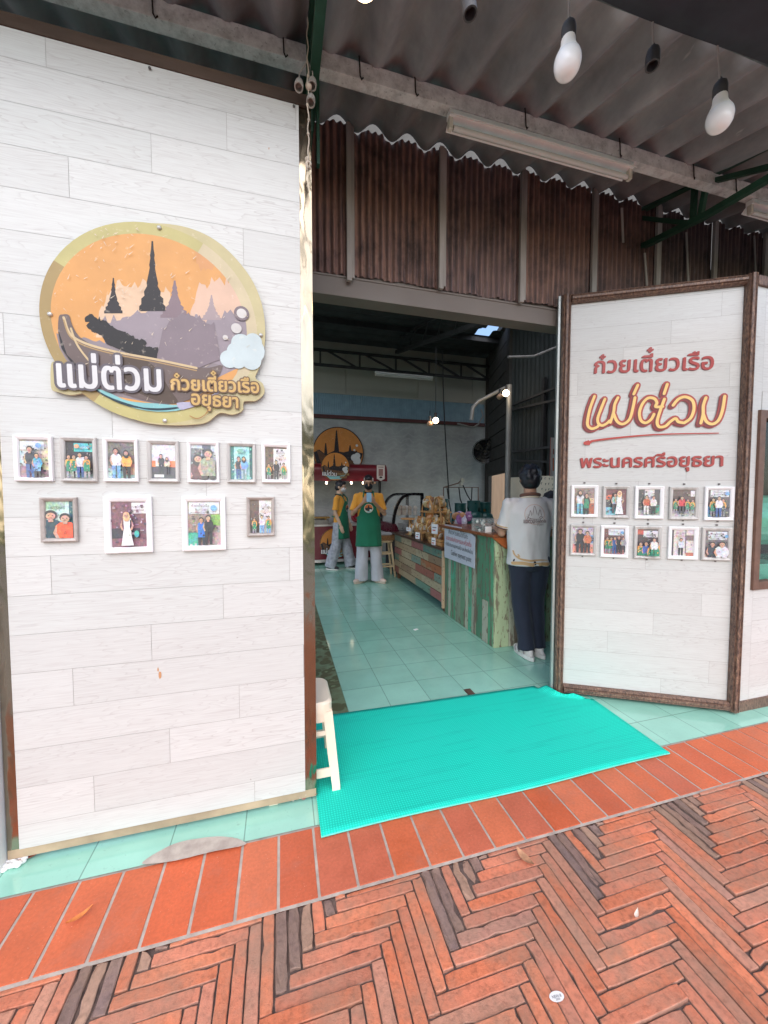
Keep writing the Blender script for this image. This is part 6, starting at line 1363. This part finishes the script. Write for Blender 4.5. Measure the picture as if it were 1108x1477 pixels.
def person(loc, rz, H, label, skin=SKIN, head_pitch=0.0, head_yaw=0.0, arms=None, legs=None, hair='short', lean=0.0):
    e = empty('person', loc, label, 'person', rz=rz); K = H / 1.75
    e.scale = (K, K, K)
    nb = Vector((0, .005 - lean * .5, 1.50)); RM = Matrix.Rotation(head_yaw, 3, 'Z') @ Matrix.Rotation(head_pitch, 3, 'X')
    hd = lambda x, y, z: nb + RM @ (Vector((x, y, z)) - Vector((0, .005, 1.50)))
    m = MB()
    m.ell(hd(0, .005, 1.652), (.074, .094, .098), 18, 12, RM); m.ell(hd(0, -.02, 1.60), (.062, .072, .078), 16, 10, RM); m.ell(hd(0, -.035, 1.563), (.045, .05, .04), 12, 8, RM)
    m.ell(hd(0, -.097, 1.625), (.013, .018, .024), 10, 8, RM); m.ell(hd(0, -.104, 1.612), (.016, .014, .011), 10, 8, RM); m.ell(hd(0, -.083, 1.668), (.05, .016, .012), 12, 8, RM); m.ell(hd(0, -.085, 1.583), (.024, .014, .010), 10, 8, RM)
    for s in (-1, 1): m.ell(hd(s * .077, .012, 1.632), (.011, .022, .033), 10, 8, RM)
    limb(m, [(0, .01, 1.40), tuple(hd(0, .02, 1.56))], [.062, .055])
    m.loft([((0, .0, .93), .145, .10), ((0, .0, 1.05), .13, .09), ((0, 0, 1.2), .15, .10), ((0, 0, 1.34), .165, .105), ((0, .005, 1.43), .12, .08), ((0, .01, 1.47), .05, .05)])
    for s, (sh, el, wr, hd_dir, hn, curl) in zip((-1, 1), arms):
        limb(m, [sh, el, wr], [.047, .038, .026]); mid = Vector(el).lerp(Vector(wr), .3); m.ell(mid, (.039, .039, .039), 10, 8)
        hand(m, wr, hd_dir, hn, s, curl)
    for s, (hp, kn, an) in zip((-1, 1), legs): limb(m, [hp, kn, an], [.08, .055, .04])
    voxel(m, 'body', skin, e, .0078, 2)
    m = MB()
    for s in (-1, 1): m.ell(hd(s * .031, -.091, 1.645), (.013, .006, .006), 10, 6, RM)
    m.build('eyes', M('eye_dark', S(40, 32, 30), .3), e, smooth=2)
    m = MB()
    for s in (-1, 1): m.ell(hd(s * .033, -.096, 1.668), (.02, .006, .004), 10, 6, RM)
    m.build('eyebrows', HAIR, e, smooth=2)
    m = MB(); m.ell(hd(0, -.097, 1.584), (.021, .006, .006), 10, 6, RM); m.build('lips', M('lip', S(170, 100, 92, .8), .4), e, smooth=2)
    m = MB()
    if hair == 'short':
        m.ell(hd(0, .022, 1.675), (.086, .098, .092), 18, 12, RM); m.ell(hd(0, .04, 1.63), (.082, .082, .085), 16, 10, RM); m.ell(hd(0, -.05, 1.725), (.066, .05, .036), 14, 8, RM)
        for s in (-1, 1): m.ell(hd(s * .066, .0, 1.675), (.022, .05, .05), 10, 8, RM)
        for k in range(26): a = R_.uniform(0, 6.28); m.ell(hd(.07 * math.cos(a), .02 + .08 * math.sin(a), 1.70 + R_.uniform(-.02, .05)), (.02, .02, .014), 8, 6, RM)
    elif hair == 'mop':
        m.ell(hd(0, .018, 1.675), (.098, .106, .098), 18, 12, RM); m.ell(hd(0, .045, 1.615), (.088, .078, .085), 16, 10, RM)
        for k in range(60): a = R_.uniform(0, 6.28); b = R_.uniform(-.9, 1.2); m.ell(hd(.092 * math.cos(a) * math.cos(b), .022 + .098 * math.sin(a) * math.cos(b) * (1 if math.sin(a) > -.4 else .8), 1.665 + .092 * math.sin(b)), (.018, .018, .026), 8, 6, RM)
    else:
        m.ell(hd(0, .022, 1.668), (.0815, .096, .092), 18, 12, RM); m.ell(hd(0, -.03, 1.72), (.058, .06, .034), 14, 8, RM)
        for s in (-1, 1): m.ell(hd(s * .066, .005, 1.66), (.018, .05, .05), 10, 8, RM)
        m.ell(hd(0, .11, 1.62), (.05, .045, .05), 12, 8, RM)
    voxel(m, 'hair', HAIR, e, .009, 2, .003, 60)
    return e, hd, RM
def shirt(e, arms, mat, hem=.86, loose=1.0, sleeve=.72, name='shirt', rx=.17, wr=.008):
    m = MB(); L = loose
    m.loft([((0, .0, hem), rx * 1.06 * L, .125 * L), ((0, .0, hem + .03), rx * 1.05 * L, .124 * L), ((0, 0, 1.05), rx * L, .118 * L), ((0, -.002, 1.2), rx * 1.02 * L, .122 * L), ((0, 0, 1.33), rx * 1.04 * L, .12 * L), ((0, .005, 1.42), .15 * L, .092 * L), ((0, .01, 1.468), .085, .07), ((0, .012, 1.49), .07, .065)], 28)
    for sh, el, *_ in arms:
        sh, el = Vector(sh), Vector(el); k = sh.lerp(el, sleeve); limb(m, [Vector((sh.x * .72, sh.y, sh.z + .018)), sh, sh.lerp(el, .4)], [.056, .058 * L, .058 * L]); m.tube([sh.lerp(el, .3), k], [.058 * L, .066 * L], 14)
    return voxel(m, name, mat, e, .011, 3, wr, 8)
def trousers(e, legs, mat, top=.98, w0=.1, w1=.085, w2=.085, wr=.008, cuff=.05, waist=.15):
    m = MB(); m.loft([((0, 0, top), waist, .105), ((0, .0, .93), waist * 1.08, .118), ((0, .005, .86), waist * 1.08, .122), ((0, .005, .80), waist * .8, .10)], 24)
    for hp, kn, an in legs:
        hp, kn, an = Vector(hp), Vector(kn), Vector(an); an = an + (an - kn).normalized() * (0); bot = Vector((an.x, an.y, cuff)); limb(m, [hp, kn], [w0, w1]); m.tube([kn, kn.lerp(bot, .5), bot], [w1, (w1 + w2) / 2, w2], 16); m.ell(kn, (w1, w1, w1), 14, 8)
    return voxel(m, 'trousers', mat, e, .012, 3, wr, 7)
def shoes(e, legs, dirs, mat, sole, ln=.27):
    for (hp, kn, an), a in zip(legs, dirs):
        d = Vector((math.sin(a), -math.cos(a), 0)); s = Vector((-d.y, d.x, 0)); b = Vector((an[0], an[1], 0)); q = Matrix((s, d, Vector((0, 0, 1)))).transposed()
        m = MB(); m.ell(b + d * (.03) + Vector((0, 0, .05)), (.042, ln * .42, .034), 14, 8, q); m.ell(b - d * .02 + Vector((0, 0, .075)), (.042, .06, .045), 12, 8, q); m.ell(b + d * .12 + Vector((0, 0, .045)), (.046, .07, .035), 12, 8, q)
        sh = voxel(m, 'shoe', mat, e, .010, 2)
        m = MB(); m.loft([(b + d * .035 + Vector((0, 0, z)), 1, 1) for z in ()], 8) if 0 else None
        P = [(math.cos(t_) * .046 * (1 + .12 * math.sin(t_)), math.sin(t_) * ln * .5) for t_ in [2 * math.pi * i / 24 for i in range(24)]]
        if ln > .28:
            for s_ in (-1, 1):
                for q_, z_ in ((.05, .05), (.10, .045), (-.03, .06)): m.tube([b + d * q_ + s * s_ * .047 + Vector((0, 0, z_ - .012)), b + d * (q_ + .02) + s * s_ * .042 + Vector((0, 0, z_ + .012)), b + d * (q_ + .03) + s * s_ * .03 + Vector((0, 0, z_ + .025))], .006, 6); m.build('side_stripe', M('shoe_grey', S(160, 150, 150), .6), sh, smooth=True); m = MB()
        m.prism([b + d * (.04 + p[1]) + s * p[0] + Vector((0, 0, .004)) for p in P], (0, 0, 1), .026 if ln < .28 else .036); m.build('sole', sole, sh, smooth=True)
def apron(e, mat, tor, z0=.60, logo_z=1.22, logo=True):
    """bib, skirt, neck straps and waist ties that follow the shirt"""
    def prof(z):  # half width in radians round the body and radii
        if z > 1.08: q = (1.36 - z) / .28; return lin(.42, 1.05, max(0, q)), .187, .142
        return 1.25, .196 + (1.08 - z) * .06, .148 + (1.08 - z) * .06
    m = MB(); G = []
    for j in range(25):
        z = z0 + (1.36 - z0) * j / 24; hw, rx, ry = prof(z); row = []
        for i in range(21):
            a = -hw + 2 * hw * i / 20; fold = .007 * math.sin(a * 9 + z * 3) * max(0, (1.05 - z) / .4)
            row.append(m.v(((rx + fold) * math.sin(a), -(ry + fold) * math.cos(a) - .004, z + .012 * math.cos(a) * (j == 0))))
        G.append(row)
    for p, q in zip(G, G[1:]):
        for i in range(20): m.f([p[i], p[i + 1], q[i + 1], q[i]])
    ap = m.build('apron', mat, e, smooth=2); so = ap.modifiers.new('s', 'SOLIDIFY'); so.thickness = .005
    m = MB()
    for s in (-1, 1): m.tube([(s * .075, -.138, 1.35), (s * .085, -.115, 1.42), (s * .072, -.05, 1.492), (s * .05, .06, 1.50)], .010, 6)
    m.tube([(.2 * math.sin(a), -.150 * math.cos(a), 1.06) for a in [1.2 + i * (2 * math.pi - 2.4) / 16 for i in range(17)]], .010, 6)
    m.build('strap', mat, ap, smooth=True)
    if logo:
        f = Flat((0, -.155, logo_z), (1, 0, 0), (0, 0, 1), .0006); f.ell(0, 0, .072, .072, S(226, 216, 200, .9), 28); f.ell(0, .01, .062, .055, S(226, 120, 50, .9), 24); f.poly([(-.06, .0), (-.03, .012), (0, .004), (.03, .014), (.06, 0), (.05, -.03), (0, -.045), (-.05, -.03)], S(36, 30, 36)); f.poly([(-.02, .004), (-.004, .05), (.004, .05), (.02, .004)], S(36, 30, 36)); f.ell(.03, -.028, .02, .014, S(220, 226, 228), 12); f.ell(0, -.055, .03, .008, S(120, 190, 200), 12)
        f.m.build('badge', PRINT, ap, recalc=False)
    return ap
ORG = cloth('orange_polo', S(236, 164, 62, .9)); GRA = cloth('green_apron', S(22, 112, 82, .9)); LGT = cloth('pale_grey_trouser', S(198, 196, 204, .85), .08)
MOT = cloth('mottled_trouser', S(176, 178, 188, .8), .3, 16); BLKC = cloth('black_cloth', S(30, 30, 34)); NVY = cloth('navy_trouser', S(34, 40, 58, .9), .12)
CRM = cloth('offwhite_polo', S(224, 220, 220, .86), .04); SOLW = simple('sole_white', S(226, 222, 216, .9), .6); SOLB = simple('sole_beige', S(206, 186, 168, .9), .6)
def collar(e, mat, z=1.478, r=(.078, .076)):
    m = MB(); m.tube([(r[0] * math.sin(a), .012 - r[1] * math.cos(a), z + .012 * math.cos(a) * -1) for a in [2 * math.pi * i / 24 for i in range(25)]], .016, 8); m.build('collar', mat, e, smooth=True)
# --- staff member with a phone
A1 = [((-.185, .0, 1.405), (-.255, -.04, 1.13), (-.085, -.265, 1.315), (.5, -.12, .8), (.55, .1, .8), .9), ((.185, .0, 1.405), (.255, -.04, 1.13), (.085, -.265, 1.315), (-.5, -.12, .8), (-.55, .1, .8), .9)]
A1 = [(A1[0][0], A1[0][1], A1[0][2], (.35, -.45, .75), (.7, .6, .2), .9), (A1[1][0], A1[1][1], A1[1][2], (-.35, -.45, .75), (-.7, .6, .2), .9)]
G1 = [((-.088, 0, .9), (-.105, -.01, .5), (-.115, .01, .09)), ((.088, 0, .9), (.12, -.01, .5), (.15, .01, .09))]
e1, hd1, R1m = person((1.425, 6.2, .003), -.20, 1.83, 'staff member facing the street, black mask, orange shirt and green apron, both hands on phone', head_pitch=.30, arms=A1, legs=G1, hair='tied')
s1 = shirt(e1, A1, ORG, hem=.80, loose=1.04, sleeve=.82, wr=.014); collar(e1, BLKC)
trousers(e1, G1, LGT, w0=.105, w1=.098, w2=.105, cuff=.035, wr=.018); apron(e1, GRA, s1, .60)
shoes(e1, G1, (-.75, .75), simple('beige_shoe', S(214, 190, 176, .9), .6), SOLB)
m = MB(); m.ell(hd1(0, -.060, 1.592), (.066, .058, .056), 16, 10, R1m); m.build('face_mask', M('black_mask', S(26, 26, 34), .7), e1, smooth=2)
m = MB()
for s in (-1, 1): m.box(hd1(s * .068, -.045, 1.70), (.018, .03, .05), R1m, .004)
m.build('hair_clip', M('pale_clip', S(220, 200, 196), .4), e1)
m = MB(); m.box((0, -.35, 1.395), (.076, .010, .15), Matrix.Rotation(-.35, 3, 'X'), .004); K1 = 1.83 / 1.75
ph = m.build('phone', M('blue_phone', S(150, 190, 214, .9), .25), None); ph.matrix_world = Matrix.Translation((1.425, 6.2, .003)) @ Matrix.Rotation(-.20, 4, 'Z') @ Matrix.Scale(K1, 4); tag(ph, 'pale blue phone held up by the masked staff member', 'phone')
# --- second staff member turned sideways
A2 = [((-.175, .0, 1.405), (-.205, .01, 1.13), (-.19, -.10, .89), (.05, -.25, -.95), (1, 0, 0), .35), ((.175, .0, 1.405), (.21, .0, 1.13), (.185, -.13, .90), (-.05, -.35, -.9), (-1, 0, 0), .35)]
G2 = [((-.085, 0, .9), (-.10, .04, .5), (-.11, .17, .09)), ((.085, 0, .9), (.10, -.08, .5), (.12, -.17, .09))]
e2, hd2, R2m = person((1.13, 7.45, .003), 1.0, 1.77, 'staff member turned sideways in white mask, orange shirt and green apron by red stall', skin=skin_mat('fair_skin', S(222, 182, 156, .85)), head_pitch=.12, head_yaw=.1, arms=A2, legs=G2)
s2 = shirt(e2, A2, ORG, hem=.82, sleeve=.80); collar(e2, cloth('brown_collar', S(70, 40, 40))); trousers(e2, G2, MOT, w0=.105, w1=.1, w2=.115, cuff=.06, wr=.018); apron(e2, GRA, s2, .62)
shoes(e2, G2, (0, .1), simple('black_shoe', S(30, 30, 36), .6), SOLW)
m = MB(); m.ell(hd2(0, -.058, 1.592), (.066, .058, .055), 16, 10, R2m); m.build('face_mask', M('white_mask', S(206, 204, 208), .8), e2, smooth=2)
# --- customer seen from behind
A3 = [((-.19, .0, 1.40), (-.215, -.05, 1.13), (-.10, -.28, 1.12), (.3, -.9, .05), (0, 0, -1), .4), ((.19, .0, 1.40), (.235, -.06, 1.13), (.225, -.285, 1.155), (.05, -.95, -.02), (0, 0, -1), .35)]
G3 = [((-.088, 0, .9), (-.085, -.04, .49), (-.075, .04, .09)), ((.088, 0, .9), (.06, .0, .49), (.035, .09, .09))]
e3, hd3, R3m = person((2.225, 3.0, .003), math.pi - .30, 1.76, 'customer seen from behind in white polo and navy trousers at the green counter', head_yaw=-.15, head_pitch=.10, arms=A3, legs=G3, hair='mop')
s3 = shirt(e3, A3, CRM, hem=.84, loose=1.07, sleeve=.80, rx=.178, wr=.014)
BRN = cloth('brown_trim', S(110, 74, 62)); SAND = cloth('sand_print', S(206, 168, 122, .9))
collar(e3, BRN, 1.485); m = MB(); m.tube([(.083 * math.sin(a), .013 - .08 * math.cos(a), 1.462 - .012 * math.cos(a)) for a in [2 * math.pi * i / 24 for i in range(25)]], .007, 6); m.build('collar_band', M('band_cream', S(226, 210, 190, .9), .8), e3, smooth=True)
for sh, el, *_ in A3:
    k = Vector(sh).lerp(Vector(el), .79); d = (Vector(el) - Vector(sh)).normalized(); o = d.orthogonal().normalized(); q = d.cross(o)
    for dz, mt in ((0, BRN), (-.018, SAND)):
        m = MB(); m.tube([k + d * dz + (o * math.cos(a) + q * math.sin(a)) * .071 for a in [2 * math.pi * i / 20 for i in range(21)]], .0055, 6); m.build('sleeve_band', mt, e3, smooth=True)
def back_print(e, target, build, name):
    f = Flat((0, .30, 0), (-1, 0, 0), (0, 0, 1), .0003); f.d = .0003; build(f); o = f.m.build(name, PRINT, e, recalc=False); o['d0'] = .30; conform(o, target, (0, 1, 0), .0025); del o['d0']; return o
def art(f):
    ink = S(120, 100, 100); cx, cz = .005, 1.315
    f.stroke([(cx + .088 * math.cos(a), cz + .088 * math.sin(a)) for a in [2 * math.pi * i / 40 for i in range(41)]], .0035, S(196, 150, 130))
    for pts in (((-.07, -.02), (-.04, -.035), (.0, -.042), (.05, -.04), (.075, -.02)), ((-.06, .0), (-.055, -.03)), ((-.02, .0), (-.008, .055), (0, .075), (.008, .055), (.02, .0)), ((.03, -.01), (.04, .03), (.046, .042), (.052, .03), (.06, -.01)), ((-.05, -.01), (-.044, .025), (-.04, .034), (-.036, .025), (-.03, -.01)), ((.04, -.03), (.055, -.018), (.07, -.026))):
        f.stroke(smooth_line([(cx + x, cz + z) for x, z in pts], 5), .004, ink)
    f.text(TM, cx - .10, cz - .078, .055, ink, .10, 0, 0, None, 0, .0012); f.text('ก๋วยเตี๋ยวเรือ', cx + .004, cz - .072, .034, ink, .10, 0, 0, None, 0, .0008); f.text('อยุธยา', cx + .02, cz - .098, .03, ink, .06)
back_print(e3, s3, art, 'back_emblem')
def wave(f):
    sand = S(206, 168, 122, .9)
    f.stroke(smooth_line([(-.165, .868), (-.09, .875), (0, .862), (.09, .868), (.165, .862)], 10), [.030] * 41, sand)
    f.stroke(smooth_line([(-.165, .955), (-.13, .92), (-.08, .905), (-.02, .90), (.06, .905), (.14, .90)], 10), [.003 + .016 * math.sin(math.pi * i / 50) for i in range(51)], sand)
    f.stroke(smooth_line([(-.165, .98), (-.15, .94), (-.12, .93), (-.13, .95)], 8), [.012] * 25, sand)
    for x, h in ((-.10, .10), (-.02, .16), (.07, .12), (.12, .08)): f.stroke([(x - .02, .93), (x - .006, .93 + h * .6), (x, .93 + h), (x + .006, .93 + h * .6), (x + .02, .93)], .0015, S(204, 198, 196))
back_print(e3, s3, wave, 'hem_print')
trousers(e3, G3, NVY, top=.96, w0=.108, w1=.082, w2=.076, cuff=.075, wr=.014, waist=.155)
shoes(e3, G3, (.35, .25), simple('white_sneaker', S(226, 218, 214, .9), .55, var=.08, scale=30), SOLW, .30)
# --- seller half hidden behind the signboard edge
A4 = [((-.175, .0, 1.405), (-.22, -.03, 1.15), (-.14, -.22, 1.05), (.3, -.9, 0), (0, 0, -1), .5), ((.175, .0, 1.405), (.22, -.03, 1.15), (.14, -.22, 1.05), (-.3, -.9, 0), (0, 0, -1), .5)]
G4 = [((-.088, 0, .9), (-.09, -.01, .5), (-.1, .01, .09)), ((.088, 0, .9), (.09, -.01, .5), (.1, .01, .09))]
e4, hd4, R4m = person((2.98, 3.62, .003), -.9, 1.53, 'dark haired person partly hidden between the customer and the signboard edge', head_pitch=.35, arms=A4, legs=G4, hair='mop')
s4 = shirt(e4, A4, cloth('grey_tee', S(176, 174, 178, .85)), hem=.82, sleeve=.8); trousers(e4, G4, BLKC); shoes(e4, G4, (-.1, .1), simple('black_shoe2', S(30, 30, 36), .6), SOLW)
# ================================================================== STREET SIDE BEHIND THE CAMERA (seen in the polished steel)
BARK = simple('bark', S(112, 92, 78), .9, var=.3, scale=8, stretch=(1, 1, .2)); LEAF = attr_mat('foliage', .6, .3, .2, 3)
def tree(x, y, h, label):
    e = empty('street_tree', (x, y, 0), label, 'tree', 'trees across the street')
    m = MB(); top = Vector((x + .3, y, h * .62)); m.tube([(x, y, -.01), (x + .05, y, h * .2), (x - .05, y + .1, h * .4), top], [.22, .17, .13, .06], 10)
    tips = []
    for k in range(9):
        a = k * 2.4; b = Vector((x, y, h * (.32 + .03 * k))); t_ = b + Vector((math.cos(a) * h * .24, math.sin(a) * h * .24, h * R_.uniform(.12, .3))); m.tube([b, b.lerp(t_, .5) + Vector((0, 0, .15)), t_], [.08, .05, .02], 6); tips.append(t_)
    m.build('trunk', BARK, e, smooth=True); m = MB()
    for k in range(2600):
        c_ = R_.choice(tips + [top]); q = c_ + Vector((R_.gauss(0, 1), R_.gauss(0, 1), R_.gauss(0, .75))) * h * .09; s = R_.uniform(.07, .16)
        m.color(S(*R_.choice([(70, 110, 52), (88, 128, 60), (60, 96, 48), (112, 146, 74), (150, 160, 80)])))
        u = Vector((R_.gauss(0, 1), R_.gauss(0, 1), R_.gauss(0, 1))).normalized(); w_ = u.orthogonal().normalized() * .5; m.poly([q - u * s, q + w_ * s, q + u * s, q - w_ * s])
    m.build('crown', LEAF, e, recalc=False)
tree(-5.4, -8.6, 5.0, 'leafy tree across the street mirrored in the left steel trim'); tree(.5, -8.8, 5.2, 'tall leafy tree across the street straight behind the viewer'); tree(5.5, -11.4, 4.4, 'shorter leafy tree across the street to the right')
m = MB(); m.poly([(-40, -60, -.004), (40, -60, -.004), (40, -7, -.004), (-40, -7, -.004)]); t = NT('verge_grass'); v = t.coord(); t.set(Color=t.ramp(t.noise(v, 6, 6), [(.3, S(90, 106, 60)), (.7, S(130, 136, 84))]), Roughness=.9); m.build('verge', t.m, kind='structure')
